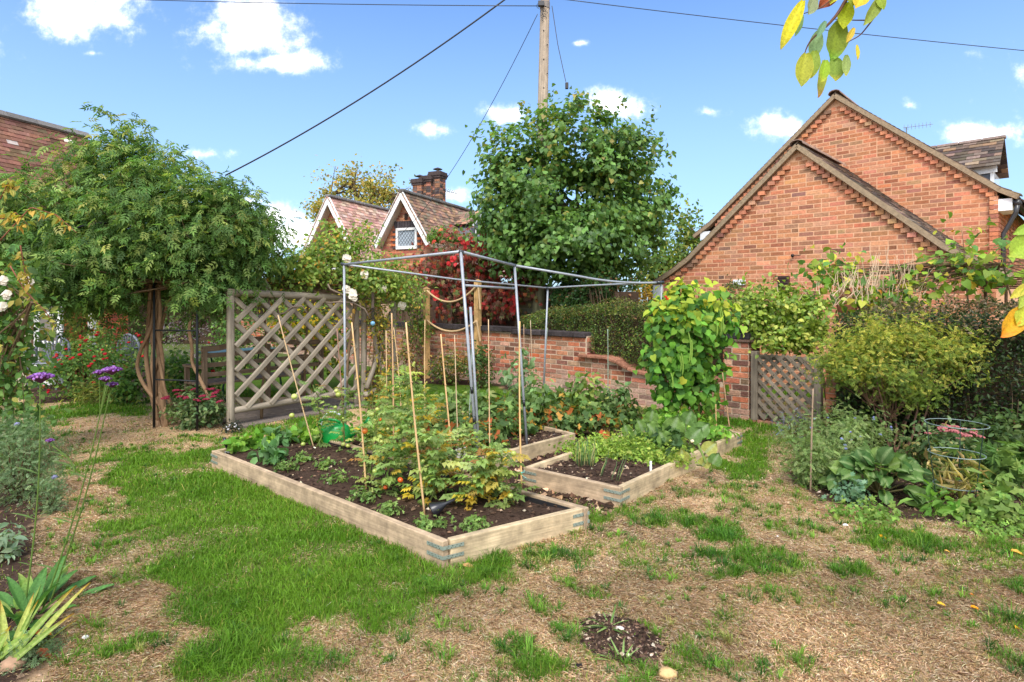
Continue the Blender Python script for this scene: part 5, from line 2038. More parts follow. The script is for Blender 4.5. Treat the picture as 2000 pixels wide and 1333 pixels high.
def oak():
    Y = 34
    b = P(705, 620, Y); b[2] = 0
    t = thing('oak_tree', 'tall oak turning yellow behind the cottage roof', 'tree', b)
    E = [ell(700, 385, Y, 80, 60, 2.4, 4), ell(640, 390, Y, 42, 40, 1.5, 1.2), ell(765, 370, Y, 38, 42, 1.5, 1.2), ell(690, 345, Y, 50, 32, 1.5, 1), ell(625, 420, Y, 28, 30, 1.2, .6), ell(700, 430, Y, 85, 40, 2.4, 2)]
    p, out, tone, cc = crown(E, 4600, 150, .26, .35)
    a, nn = frames(out, .4, jit=.7)
    c = pick([(S(170, 152, 80), 4), (S(184, 164, 88), 3), (S(134, 140, 74), 4), (S(190, 152, 78), 1), (S(152, 146, 80), 2)], len(p)) * (1 + tone[:, None])
    leaves('foliage', p, a, nn, .19 * (.6 + .7 * rng.random(len(p))), .75, np.clip(c, .004, .9), 'dia', LEAF, t)
    trunk_tree(t, b, [P(650, 380, Y), P(690, 350, Y), P(730, 370, Y), P(770, 380, Y), P(620, 410, Y)], .22, S(96, 80, 62), cc[:90])


oak()


def back_tree(px, py, Y, rx, rz, lb, pal, n=2600, size=.11):
    b = P(px, 600, Y); b[2] = 0
    t = thing('garden_tree', lb, 'tree', b)
    E = [ell(px, py + 20, Y, rx, rz * .8, rx * Y / F, 3), ell(px, py - rz * .5, Y, rx * .5, rz * .6, rx * .6 * Y / F, 1.2), ell(px + rx * .5, py + rz * .5, Y, rx * .6, rz * .5, rx * .7 * Y / F, 1.2), ell(px - rx * .5, py + rz * .5, Y, rx * .6, rz * .5, rx * .7 * Y / F, 1.2)]
    p, out, tone, cc = crown(E, n, 90, .16, .4)
    a, nn = frames(out, .6)
    c = pick(pal, n) * (1 + tone[:, None])
    leaves('foliage', p, a, nn, size * (.6 + .7 * rng.random(n)), .7, np.clip(c, .004, .9), 'oval', LEAF, t)
    trunk_tree(t, b, [P(px - 6, py, Y), P(px + 6, py - rz * .5, Y)], .06, S(100, 86, 66), cc[:30])


back_tree(1345, 480, 17.5, 46, 78, 'small loose green tree between the hazel and the brick house', [(S(112, 128, 60), 3), (S(86, 112, 52), 3), (S(150, 150, 70), 1.4)])
back_tree(1290, 520, 15, 40, 50, 'low bright bush below the small tree, beside the house eaves', [(S(100, 124, 58), 3), (S(140, 140, 64), 1.5)], 1500)
back_tree(1262, 590, 13.2, 38, 26, 'golden leaved bush behind the clipped box hedge', [(S(206, 170, 70), 3), (S(190, 150, 60), 2), (S(160, 150, 70), 1)], 1300, .07)


# ------------------------------------------------------------------ hedges and climbers
def hedge(name, label, path, zs, half, size, width, kind, pal, n, material=None, cat='hedge', top_pal=None, wob=.09, core=S(70, 56, 44), topfrac=.35, sidegap=0.0):
    """clipped hedge along a path of plan points; zs gives (bottom, top) at each point"""
    path = [np.asarray(p, float)[:2] for p in path]
    seg = np.array([np.linalg.norm(path[i + 1] - path[i]) for i in range(len(path) - 1)])
    cum = np.concatenate([[0], np.cumsum(seg)])
    t = thing(name, label, cat, np.append(sum(path) / len(path), 0))
    u = rng.random(n) * cum[-1]
    k = np.clip(np.searchsorted(cum, u) - 1, 0, len(seg) - 1)
    f = (u - cum[k]) / seg[k]
    pa = np.array(path)
    pos = pa[k] * (1 - f[:, None]) + pa[k + 1] * f[:, None]
    dirs = nrm(pa[k + 1] - pa[k])
    nor = np.stack([dirs[:, 1], -dirs[:, 0]], 1)
    flip = np.sign(-(nor * pos).sum(1))              # face towards the garden
    nor = nor * flip[:, None]
    z = np.array(zs, float)
    zb = z[k, 0] * (1 - f) + z[k + 1, 0] * f
    zt = z[k, 1] * (1 - f) + z[k + 1, 1] * f
    q = rng.random(n)
    top = q < topfrac
    fr = ~top
    zz = np.where(top, zt, zb + (zt - zb) * rng.random(n) ** .9)
    dep = np.where(top, rng.uniform(-half, half, n), half)
    nz = (vn(u, zz * 1.0 + dep, 2.2, 90) - .5) * 2 * wob + (vn(u, zz * 1.0 + dep, 7, 91) - .5) * wob
    jit = -np.abs(rng.normal(size=n)) * .05 + nz
    rnd = np.clip((zz - (zt - .18)) / .18, 0, 1) ** 2 * .10
    dep2 = np.where(top, dep, dep + jit - rnd)
    zz2 = np.where(top, zz + jit - (np.abs(dep) / half) ** 4 * .10, zz)
    p = np.zeros((n, 3))
    p[:, :2] = pos + nor * dep2[:, None]
    p[:, 2] = zz2
    out = np.zeros((n, 3))
    out[:, :2] = nor * np.where(top, .15, 1.0)[:, None]
    out[:, 2] = np.where(top, 1, .25)
    a, nn = frames(nrm(out), .1, jit=.75, up=.3)
    c = pick(pal, n) * (1 + (vn(u, zz, 3, 92)[:, None] - .5) * .7)
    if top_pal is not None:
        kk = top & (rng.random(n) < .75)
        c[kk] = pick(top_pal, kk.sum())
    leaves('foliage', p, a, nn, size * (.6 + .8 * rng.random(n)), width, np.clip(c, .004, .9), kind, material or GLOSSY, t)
    # woody inside of the hedge
    for i in range(len(path) - 1):
        d = np.append(nrm(path[i + 1] - path[i]), 0)
        a0, a1 = np.append(path[i], 0), np.append(path[i + 1], 0)
        mb = MB()
        nrl = np.array([d[1], -d[0], 0])
        h2 = half - .13
        mb.prism([a0 + nrl * h2 + UPV * zs[i][0], a0 + nrl * h2 + UPV * (zs[i][1] - .15), a0 - nrl * h2 + UPV * (zs[i][1] - .15), a0 - nrl * h2 + UPV * zs[i][0]], a1 - a0, core)
        mb.build('branch_mass', BARK, t)
    tg = p[rng.choice(n, min(160, n))]
    mb = MB()
    for q_ in tg:
        r0 = q_.copy(); r0[2] = max(0.05, q_[2] - random.uniform(.2, .7)); r0[:2] = r0[:2] * .995 + nor[0] * -.1
        limb(mb, r0, q_ + rng.normal(size=3) * .03, .006, .002, S(110, 92, 74), .15, 4, 5)
    mb.build('twigs', BARK, t)['kind'] = 'stuff'
    return t


BOX = [(S(72, 92, 40), 4), (S(92, 112, 44), 3), (S(54, 74, 34), 3), (S(130, 136, 60), 1), (S(134, 104, 64), .5)]
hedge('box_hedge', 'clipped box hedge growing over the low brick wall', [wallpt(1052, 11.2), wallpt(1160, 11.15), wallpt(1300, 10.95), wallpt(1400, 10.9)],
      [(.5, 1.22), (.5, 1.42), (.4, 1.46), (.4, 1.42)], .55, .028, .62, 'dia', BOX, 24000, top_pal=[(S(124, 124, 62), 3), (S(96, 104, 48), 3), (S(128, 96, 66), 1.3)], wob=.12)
hedge('laurel_hedge', 'dark ivy covered hedge above the paling fence', [wallpt(1110, 12.0), wallpt(1225, 11.6)], [(1.1, 1.78), (.9, 1.86)], .4, .055, .75, 'oval',
      [(S(48, 74, 38), 4), (S(66, 92, 44), 3), (S(120, 84, 56), .6)], 5200, wob=.24)
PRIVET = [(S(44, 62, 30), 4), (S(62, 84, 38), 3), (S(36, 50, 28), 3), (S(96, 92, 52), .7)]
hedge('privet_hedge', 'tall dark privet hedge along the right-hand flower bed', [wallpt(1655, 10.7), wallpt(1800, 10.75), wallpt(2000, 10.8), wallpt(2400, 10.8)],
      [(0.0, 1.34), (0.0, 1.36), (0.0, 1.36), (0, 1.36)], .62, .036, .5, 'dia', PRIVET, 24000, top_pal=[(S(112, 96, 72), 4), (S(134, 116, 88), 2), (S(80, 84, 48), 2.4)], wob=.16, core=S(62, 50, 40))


hedge('boundary_hedge', 'tall mixed evergreen hedge closing the garden beyond the far brick wall', [P(120, 600, 19)[:2], P(330, 600, 21)[:2], P(480, 600, 20.5)[:2], P(640, 600, 17.5)[:2]],
      [(0, 2.3), (0, 2.1), (0, 2.2), (0, 2.0)], .7, .11, .6, 'oval', [(S(74, 98, 48), 4), (S(92, 112, 56), 3), (S(120, 128, 62), 1)], 6500, LEAF, wob=.4)


def creeper():
    t = thing('virginia_creeper', 'scarlet virginia creeper hanging over the dark board fence', 'creeper', P(930, 640, 11.9)[:2].tolist() + [0])
    E = [ell(925, 505, 11.9, 90, 55, .5, 4), ell(850, 530, 12.0, 50, 50, .4, 1.6), ell(900, 570, 11.9, 80, 50, .35, 1.6), ell(990, 480, 11.5, 46, 45, .4, 1.2), ell(1015, 560, 11.4, 26, 50, .3, .8), ell(985, 600, 11.6, 40, 50, .3, .6)]
    n = 3600
    p, out, tone, cc = crown(E, n, 150, .12, .4)
    out = nrm(out + np.array([-.3, -1, .1]))
    a, nn = frames(out, 1.2, jit=.35, up=.1, out=1.0)
    c = pick([(S(146, 62, 50), 4), (S(170, 62, 50), 2), (S(124, 66, 56), 4), (S(124, 92, 70), 3), (S(128, 118, 74), 2.5), (S(186, 116, 70), 1), (S(96, 104, 58), 2.4)], n, jit=.2) * (1 + tone[:, None])
    leaves('foliage', p, a, nn, .12 * (.6 + .6 * rng.random(n)), .9, np.clip(c, .004, .9), 'palm5', GLOSSY, t)
    twigs(t, P(930, 640, 12.2), cc[:50], .012, S(96, 76, 62))
    for (px, py) in ((852, 578), (885, 508), (934, 590), (1002, 582), (968, 505), (905, 470), (940, 478), (1000, 600)):
        pp = np.array([P(px + random.uniform(-7, 7), py + random.uniform(-9, 9), 11.3) for _ in range(9)])
        a, nn = frames(nrm(np.tile([-.2, -1, .1], (9, 1))), 1.2, jit=.25, up=.1, out=1)
        leaf_objs(t, pp, a, nn, np.full(9, .10), .8, 'oval', [(S(190, 54, 54), 3), (S(176, 50, 46), 2)], LEAF, 2)
    # ivy crown above it
    shrub('ivy_mound', 'rounded green ivy mound on top of the creeper, below the cottage dormer', 'ivy', P(868, 470, 12.6), [ell(868, 472, 12.6, 42, 26, .5)], 1300, .07, .6, 'oval',
          [(S(112, 136, 60), 3), (S(84, 116, 50), 3), (S(134, 140, 70), 1)], clumps=40, cr=.08, stems=1, ntw=0)


creeper()


def climber_mass(name, label, cat, base, E, n, size, width, kind, pal, clumps, cr, material=None, stems=(), tw=30, twcol=S(112, 92, 70), droop=.6, near=0, jit=.55, shell=.35):
    t = thing(name, label, cat, base)
    p, out, tone, cc = crown(E, n, clumps, cr, shell)
    out = nrm(out + np.array([0, -.6, .2]))
    a, nn = frames(out, droop, jit=jit)
    c = np.clip(pick(pal, n) * (1 + tone[:, None]), .004, .9)
    sz = size * (.6 + .7 * rng.random(n))
    order = np.argsort(p[:, 1] + rng.random(n) * .2)
    nr, rs = order[:near], order[near:]
    leaves('foliage', p[rs], a[rs], nn[rs], sz[rs], width, c[rs], kind, material or LEAF, t)
    if near: leaf_objs(t, p[nr], a[nr], nn[nr], sz[nr], width, kind, pal, material or LEAF, 10)
    for (p0, p1, r) in stems:
        mb = MB()
        limb(mb, p0, p1, r, r * .5, twcol, .1, 7, 9)
        mb.build('stem', BARK, t, smooth=True)
    if tw: twigs(t, np.array([s[1] for s in stems]) if stems else np.asarray(base), cc[:tw], .008, twcol)
    return t, cc


ROSEPAL = [(S(104, 126, 54), 4), (S(124, 142, 66), 3), (S(82, 106, 46), 3), (S(158, 148, 72), 1), (S(176, 136, 60), .6)]


def roses_at(t, pts, r=.045, col=None, name='rose_flower', Yj=0):
    for q in pts:
        mb = MB()
        c = col if col is not None else S(240, 232, 214)
        for k in range(11):
            a = 2.4 * k
            e = .25 + .75 * (k / 11)
            o = np.array([math.cos(a) * e, -.5 + .25 * random.random(), math.sin(a) * e]) * r * .8
            V = np.asarray(q) + o
            n_ = nrm(o + np.array([0, -r, .3 * r]) + rng.normal(size=3) * .2 * r)
            x = nrm(np.cross(n_, [0.1, .2, 1])); y = np.cross(n_, x)
            s = r * (.5 + .3 * random.random())
            pts_ = [V + s * (x * math.cos(b) + y * math.sin(b)) - n_ * s * .25 * (1 + math.cos(2 * b)) for b in np.linspace(0, 2 * math.pi, 7)[:-1]]
            mb.poly(pts_, c * random.uniform(.85, 1.02))
        mb.build(name, PETAL, t)


def trellis_rose():
    E = [ell(585, 525, 7.9, 90, 45, .5, 3), ell(720, 545, 8.2, 65, 55, .5, 3), ell(660, 490, 8.2, 50, 55, .4, 1.6), ell(642, 440, 8.4, 14, 34, .2, .3), ell(708, 455, 8.4, 16, 34, .2, .4), ell(520, 550, 7.8, 50, 40, .4, 1.2), ell(770, 560, 8.6, 50, 40, .4, 1.2)]
    b = TA + TD * .9
    t, cc = climber_mass('climbing_rose', 'pale flowered climbing rose growing over the trellis top', 'rose', b, E, 7600, .062, .6, 'oval', [(S(122, 146, 64), 4), (S(142, 160, 78), 3), (S(98, 124, 54), 3), (S(170, 160, 80), 1), (S(186, 146, 66), .5)], 210, .11,
                         stems=[(TA + TD * 1.6 - TN * .05, P(700, 560, 8.1), .03), (TA + TD * 1.0 - TN * .1, P(600, 560, 7.9), .02), (TA + TD * .45 - TN * .1, P(520, 560, 7.7), .02), (P(700, 560, 8.1), P(640, 440, 8.4), .014)], tw=90)
    roses_at(t, [P(x, y, Y) for x, y, Y in ((678, 505, 7.7), (688, 572, 7.6), (748, 563, 8.1), (712, 536, 7.8), (785, 597, 8.4), (632, 488, 8.0), (655, 500, 8.0), (722, 512, 8.1), (676, 565, 7.6), (690, 578, 7.55))], .055)
    # bare arching old stems in front of the lattice
    mb = MB()
    for pts in ([(520, 560), (527, 600), (535, 615), (556, 612), (570, 600), (590, 598), (600, 612)], [(640, 592), (665, 590), (690, 592), (712, 604), (722, 622)], [(700, 590), (645, 565), (640, 555)], [(545, 615), (535, 580), (512, 535)]):
        mb.tube(np.array([P(x, y, 7.25 + (x - 520) * .003) for x, y in pts]), .012, S(128, 112, 98), 6)
    mb.build('old_stem', BARK, t, smooth=True)
    # bird feeder with blue ball hung on a coil
    q = P(728, 632, 7.9)
    f = thing('hanging_ball', 'small blue ball hung on a coiled wire at the trellis corner', 'ornament', q)
    MB().blob(q, .033, S(110, 160, 190), 12).build('ball', PLASTIC, f, smooth=True)
    a = np.linspace(0, 2 * math.pi * 9, 110)
    MB().tube(np.stack([q[0] + .028 * np.cos(a), q[1] + .028 * np.sin(a), q[2] + .04 + a / a[-1] * .17], 1), .0045, S(64, 58, 54), 4).build('coil', BLACKM, f)
    MB().tube([q + UPV * .2, q + UPV * .45], .02, S(96, 84, 74)).build('hanger', BARK, f)
    # yellowing climber on the arbour bay
    climber_mass('honeysuckle', 'yellowing honeysuckle on the arbour bay right of the trellis', 'climber', P(740, 740, 8.6) * [1, 1, 0], [ell(735, 650, 8.4, 28, 75, .3, 3), ell(745, 720, 8.5, 30, 50, .3, 1.6), ell(740, 765, 8.3, 34, 26, .3, 1)],
                 2000, .045, .55, 'oval', [(S(178, 158, 62), 3), (S(120, 128, 56), 3), (S(82, 100, 48), 2), (S(156, 118, 60), 1.4)], 70, .07, stems=[(P(735, 790, 8.4), P(730, 620, 8.4), .02)], tw=30)
    # rose trained up the left rope post
    climber_mass('post_rose', 'small leaved rose trained up the left rope post against the wall', 'rose', P(815, 735, 11.2) * [1, 1, 0], [ell(815, 640, 11.2, 26, 52, .25, 2), ell(800, 590, 11.0, 32, 30, .25, 1.2), ell(775, 575, 10.8, 36, 36, .25, 1)],
                 1500, .06, .6, 'oval', ROSEPAL, 60, .09, stems=[(P(808, 738, 11.1), P(818, 690, 11.1), .03), (P(818, 690, 11.1), P(815, 600, 11.2), .02)], tw=24)
    # yellow leaved bush seen through the lattice
    climber_mass('viburnum_shrub', 'green and yellow leaved shrub behind the bench, seen through the lattice', 'shrub', P(610, 760, 10) * [1, 1, 0], [ell(600, 625, 10, 80, 55, .6, 3), ell(640, 660, 10, 50, 70, .5, 2)], 1900, .085, .6, 'oval',
                 [(S(90, 112, 44), 3), (S(200, 170, 40), 1.6), (S(122, 128, 52), 2)], 70, .13, stems=[(P(610, 760, 10) * [1, 1, 0], P(615, 650, 10), .02)], tw=16)


trellis_rose()


def gate_climber():
    E = [ell(1525, 615, 7.35, 92, 55, .42, 4), ell(1470, 610, 7.5, 42, 50, .35, 1.4), ell(1580, 625, 7.2, 48, 60, .35, 1.5), ell(1530, 665, 7.1, 70, 22, .3, 1.6)]
    climber_mass('gate_shrub', 'dense yellow-green leaved climber arching over the lattice gate', 'climber', P(1440, 700, 7.6) * [1, 1, 0], E, 5200, .062, .66, 'oval',
                 [(S(140, 158, 62), 4), (S(118, 140, 54), 3), (S(96, 120, 46), 2.4), (S(176, 178, 84), 1.2)], 190, .08, GLOSSY,
                 stems=[(P(1452, 818, 7.9) * [1, 1, 0], P(1470, 640, 7.6), .02), (P(1625, 815, 7.0) * [1, 1, 0], P(1585, 640, 7.2), .02)], tw=40, near=160)
    shrub('grey_shrub', 'small olive leaved bush between the beans and the gate climber', 'shrub', P(1440, 640, 8.0), [ell(1437, 585, 8.0, 28, 36, .25)], 900, .04, .5, 'dia', [(S(104, 112, 62), 3), (S(86, 98, 54), 2)], clumps=40, cr=.05, stems=2, ntw=8)
    # leggy climber with large leaves along the hedge top
    E = [ell(1640, 540, 7.5, 55, 45, .3, 1.4), ell(1745, 560, 7.2, 60, 26, .3, .7), ell(1850, 530, 6.9, 75, 45, .4, 2.2), ell(1950, 520, 6.6, 70, 50, .4, 2.2), ell(1690, 590, 7.2, 60, 30, .3, 1.2), ell(1790, 570, 7.0, 80, 28, .3, 1.3), ell(2080, 520, 6.4, 90, 60, .4, 1), ell(1605, 510, 7.6, 22, 35, .15, .5), ell(1860, 470, 6.9, 22, 30, .15, .4)]
    t, cc = climber_mass('large_leaved_climber', 'straggling climber with large yellow-green leaves along the privet hedge top', 'climber', P(1800, 640, 7.0), E, 1050, .092, .78, 'heart',
                 [(S(134, 158, 60), 4), (S(112, 142, 58), 3), (S(88, 124, 62), 2.4), (S(190, 184, 72), 1.4), (S(206, 140, 56), .25)], 110, .12, LEAF,
                 stems=[(P(1700, 640, 7.2), P(1640, 540, 7.4), .014), (P(1800, 640, 7), P(1760, 530, 7.2), .014), (P(1900, 640, 6.8), P(1880, 520, 6.8), .014), (P(2000, 640, 6.6), P(1960, 520, 6.6), .014)], tw=70, droop=1.0, near=220)
    mb = MB()
    for k in range(120):
        x = random.gauss(1735, 80)
        b = P(x, random.uniform(560, 600), 7.0 + random.uniform(-.15, .15))
        a = b + np.array([random.gauss(0, .12), random.gauss(0, .06), random.uniform(.12, .52) * math.exp(-((x - 1740) / 110) ** 2) + .08])
        limb(mb, b, a, .0048, .002, S(206, 178, 150), .14, 4, 6)
    mb.build('dry_stems', BARK, t)['kind'] = 'stuff'
    # wattle hurdle end
    w = thing('wattle_hurdle', 'short run of brown woven wattle at the right end of the hedge top', 'fence', P(1970, 560, 6.75))
    for k in range(7):
        mb = MB()
        pts = [P(1915 + 22 * i, 543 + k * 3.4, 6.95 - .07 * i) + np.array([.01, .014 * (-1) ** (i + k), 0]) for i in range(9)]
        mb.tube(np.array(pts), .009, S(116, 82, 62) * random.uniform(.8, 1.2), 5)
        mb.build('rod', BARK, w)
    for k in range(5):
        q = P(1925 + 40 * k, 572, 6.93 - .13 * k)
        MB().tube([q - UPV * 1.2, q + UPV * .20], .016, S(104, 80, 62), 6).build('upright', BARK, w)
    d = thing('sandstone_slab', 'reddish rough stone slab standing behind the climber leaves', 'stone', P(1665, 600, 7.5))
    MB().blob(P(1655, 585, 7.6), [.16, .06, .24], S(186, 122, 100), 10, .12).build('stone_body', STONE, d, smooth=True)


gate_climber()


# ------------------------------------------------------------------ jasmine arch on the left
def jasmine():
    Y = 7.1
    b = G(305, 836)
    t = thing('jasmine', 'huge spreading jasmine on twisted bare trunks, its crown overhanging the path', 'climber', b)
    E = [ell(280, 430, 7.1, 170, 120, 1.1, 5), ell(130, 450, 7.0, 110, 95, .9, 2.2), ell(420, 460, 7.0, 105, 90, .9, 2.4), ell(250, 330, 7.3, 90, 60, .7, 1.4), ell(190, 530, 6.9, 150, 80, 1.0, 3.2), ell(400, 540, 6.9, 85, 50, .7, 1.6), ell(470, 430, 7.1, 55, 60, .5, 1), ell(80, 400, 7.0, 70, 55, .6, .9)]
    n = 20000
    p, out, tone, cc = crown(E, n, 520, .13, .5)
    # drop whatever falls in the open room round the trunks
    px = 1000 + p[:, 0] / p[:, 1] * F
    py = HY - (p[:, 2] - H) / p[:, 1] * F
    k = ~((py > 598 + 48 * (p[:, 1] > 7.25) + 16 * np.sin(px * .05) + 10 * np.sin(px * .17)) & (px > 30)) & ~((py > 528) & (px > 270) & (px < 340) & (p[:, 1] < 7.1))
    p, out, tone = p[k], out[k], tone[k]
    sh, sa = [], []
    for (x0, y0, x1, y1, m) in ((250, 330, 240, 235, 40), (240, 260, 205, 215, 26), (205, 225, 172, 200, 12), (290, 320, 268, 235, 30), (300, 320, 338, 262, 12), (330, 340, 345, 300, 16), (400, 370, 440, 350, 20), (440, 380, 478, 340, 16), (470, 380, 500, 370, 16),
                                (480, 400, 540, 410, 18), (500, 430, 560, 455, 16), (120, 350, 115, 300, 22), (170, 340, 165, 290, 22), (60, 380, 50, 330, 20), (210, 610, 205, 660, 16), (320, 330, 300, 280, 18), (60, 585, 55, 660, 26), (95, 590, 92, 670, 26), (130, 595, 128, 655, 24), (165, 595, 160, 650, 22), (240, 590, 234, 650, 24), (262, 590, 260, 630, 16), (350, 585, 352, 645, 24), (400, 575, 408, 628, 22), (430, 560, 442, 612, 20), (470, 540, 482, 590, 18), (150, 300, 138, 258, 16), (215, 300, 196, 240, 22), (360, 345, 372, 308, 14), (420, 365, 430, 330, 14), (270, 290, 255, 225, 18), (100, 345, 85, 318, 14)):
        for i in range(m):
            f = i / m
            q = P(x0 + (x1 - x0) * f + 10 * math.sin(f * 3), y0 + (y1 - y0) * f, 7.0)
            sh.append(q + rng.normal(size=3) * .025)
            sa.append(P(x1, y1, 7) - P(x0, y0, 7))
    sh = np.array(sh)
    p = np.vstack([p, sh]); out = np.vstack([out, nrm(np.array(sa) + rng.normal(size=sh.shape) * .3)]); tone = np.concatenate([tone, np.full(len(sh), .15)])
    n = len(p)
    a, nn = frames(out, 1.5, jit=.5, up=.55)
    up = np.clip((p[:, 2] - 1.8) / 1.6, 0, 1)[:, None]
    c = pick([(S(84, 114, 56), 4), (S(102, 130, 66), 3), (S(68, 96, 48), 3), (S(132, 150, 82), 1.4)], n) * (1 + 1.3 * tone[:, None])
    young = rng.random((n, 1)) < up * .3
    c = np.where(young, pick([(S(130, 146, 72), 3), (S(150, 152, 84), 1)], n), c)
    leaves('foliage', p, a, nn, .142 * (.6 + .6 * rng.random(n)), 1.0, np.clip(c, .004, .9), 'pinnate', LEAF, t)
    tc = S(150, 120, 92)
    # twisted trunks: (pixel, pixel) paths from the ground up into the crown
    paths = [([(316, 836), (306, 812), (296, 770), (290, 735), (284, 690), (290, 640), (292, 590), (296, 530)], .030),
             ([(312, 836), (302, 800), (304, 760), (296, 715), (302, 670), (296, 620), (304, 575), (300, 530)], .027),
             ([(322, 834), (318, 790), (308, 740), (312, 690), (300, 640), (308, 600), (300, 560), (306, 520)], .028),
             ([(326, 833), (316, 760), (318, 700), (308, 650), (314, 610), (308, 560), (316, 530)], .026),
             ([(318, 836), (326, 806), (298, 776), (276, 745), (266, 715), (276, 680), (292, 650), (302, 610), (298, 560)], .024),
             ([(324, 836), (346, 806), (322, 770), (314, 720), (306, 680), (316, 640), (326, 590), (360, 545)], .022),
             ([(320, 835), (310, 780), (300, 745), (308, 700), (318, 650), (304, 600), (290, 560), (262, 520)], .018),
             ([(316, 836), (312, 790), (314, 740), (300, 700), (294, 650), (304, 610), (312, 560), (330, 520)], .018),
             ([(385, 840), (418, 808), (405, 770), (388, 735), (374, 710), (376, 680), (368, 645), (374, 618), (400, 595), (404, 570), (392, 545)], .022)]
    for pts, r in paths:
        mb = MB()
        q = np.array([P(x, y, 6.95 + .06 * math.sin(i * 1.3 + x)) for i, (x, y) in enumerate(pts)])
        q[0, 2] = -.03
        ts = np.linspace(0, len(q) - 1, len(q) * 4)
        qq = np.stack([np.interp(ts, np.arange(len(q)), q[:, k_]) for k_ in range(3)], 1)
        ker = np.array([.25, .5, .25])
        for _ in range(3):
            qq[1:-1] = .25 * qq[:-2] + .5 * qq[1:-1] + .25 * qq[2:]
        mb.tube(qq, np.linspace(r, r * .7, len(qq)), tc * random.uniform(.85, 1.1), 8)
        mb.build('trunk', BARK, t, smooth=True)
    root = np.array([P(300, 530, 7), P(310, 520, 7), P(318, 540, 7), P(370, 560, 7), P(392, 545, 7)])
    twigs(t, root, cc[:150], .012, S(120, 98, 76), wob=.12)
    # the iron arch that carries it
    f = thing('garden_arch', 'black iron garden arch under the jasmine with crossbars between its legs', 'arch', G(345, 840))
    bk = S(34, 36, 38)
    c0, c1 = G(301, 838), G(385, 843)
    for q, top in ((c0, P(304, 520, 6.8)), (c1, P(388, 520, 6.75))):
        MB().tube([q - UPV * .05, np.array([q[0], q[1], top[2]])], .015, bk, 8).build('upright', BLACKM, f, smooth=True)
    for z in (.57, 1.14):
        MB().tube([c0 + UPV * z, c1 + UPV * z], .009, bk, 7).build('crossbar', BLACKM, f, smooth=True)
    c2, c3 = c0 - np.array([1.6, .3, 0]), c1 - np.array([1.6, .3, 0])
    for q, w in ((c0, c2), (c1, c3)):
        ts = np.linspace(0, math.pi, 15)
        pts = [(q + w) / 2 + (q - w) / 2 * math.cos(x) + UPV * (1.85 + .5 * math.sin(x)) for x in ts]
        MB().tube(pts, .013, bk, 7).build('hoop', BLACKM, f, smooth=True)


jasmine()


def rose_arch():
    b = G(22, 850)
    f = thing('rose_arch', 'black tubular rose arch with green twine at the left edge', 'arch', b)
    bk = S(52, 50, 52)
    top = P(21, 490, b[1])
    MB().tube([b - UPV * .05, top], .019, bk, 8).build('upright', BLACKM, f, smooth=True)
    MB().tube([top, P(50, 470, b[1] + .1), P(80, 450, b[1] + .2), P(108, 432, b[1] + .3)], .02, bk, 8).build('hoop', BLACKM, f, smooth=True)
    MB().tube([P(-60, 482, b[1]), P(16, 482, b[1])], .009, bk, 6).build('crossbar', BLACKM, f, smooth=True)
    mb = MB()
    for k in range(6):
        a = np.linspace(0, 6, 9)
        c = P(22 + k * .8, 492 + k * 3, b[1] - .02)
        mb.tube(np.stack([c[0] + .03 * np.cos(a), c[1] + .03 * np.sin(a), c[2] + a * .004], 1), .004, S(40, 140, 110), 4)
    mb.build('twine', ROPE, f)
    Y = 5.3
    pal = [(S(98, 132, 66), 4), (S(80, 112, 58), 4), (S(122, 150, 78), 2), (S(150, 140, 70), 1.2)]
    t, cc = climber_mass('rambling_rose', 'white rambling rose covering the arch leg at the left edge', 'rose', G(15, 870), [ell(2, 640, 5.4, 40, 120, .35, 3), ell(6, 760, 5.4, 36, 80, .35, 2), ell(5, 560, 5.4, 45, 60, .3, 1.5), ell(-50, 650, 5.4, 70, 180, .4, 3), ell(25, 820, 5.3, 50, 40, .35, 1.2)],
                 2100, .072, .66, 'oval', pal, 120, .12, LEAF, stems=[(G(20, 862), P(15, 560, 5.5), .014), (G(8, 862), P(30, 640, 5.4), .012), (P(15, 560, 5.5), P(60, 590, 5.2), .008)], tw=50, droop=.9, near=120)
    roses_at(t, [P(x, y, Y - .2) for x, y in ((6, 548), (12, 575), (4, 598), (46, 545), (55, 552))], .042)
    # bronze-leaved shoots reaching into the picture
    bz = [(S(156, 144, 72), 3), (S(132, 138, 66), 3), (S(178, 144, 66), 1.2)]
    for pts in ([(0, 470), (60, 405), (110, 420), (150, 455)], [(20, 520), (50, 570), (90, 610), (108, 640)], [(0, 430), (30, 415), (55, 440)], [(0, 390), (20, 350), (30, 375)], [(40, 480), (48, 530), (60, 560)]):
        q = np.array([P(x, y, Y - .3) for x, y in pts])
        ts = np.linspace(0, len(q) - 1, 26)
        qq = np.stack([np.interp(ts, np.arange(len(q)), q[:, k_]) for k_ in range(3)], 1)
        MB().tube(qq, np.linspace(.006, .003, 26), S(130, 84, 66), 5).build('shoot', BARK, t, smooth=True)
        pp = np.repeat(qq[4::2], 3, 0)[:30] + rng.normal(size=(30, 3)) * .012
        a, nn = frames(nrm(rng.normal(size=(30, 3)) + [0, -.5, .3]), 1.4, jit=.3)
        leaf_objs(t, pp, a, nn, .08 * (.7 + .5 * rng.random(30)), .42, 'oval', bz, LEAF, 4)


rose_arch()

# ------------------------------------------------------------------ border planting, left and far
GREENS = [(S(86, 118, 54), 4), (S(104, 134, 62), 3), (S(68, 98, 46), 3), (S(134, 144, 72), .8)]


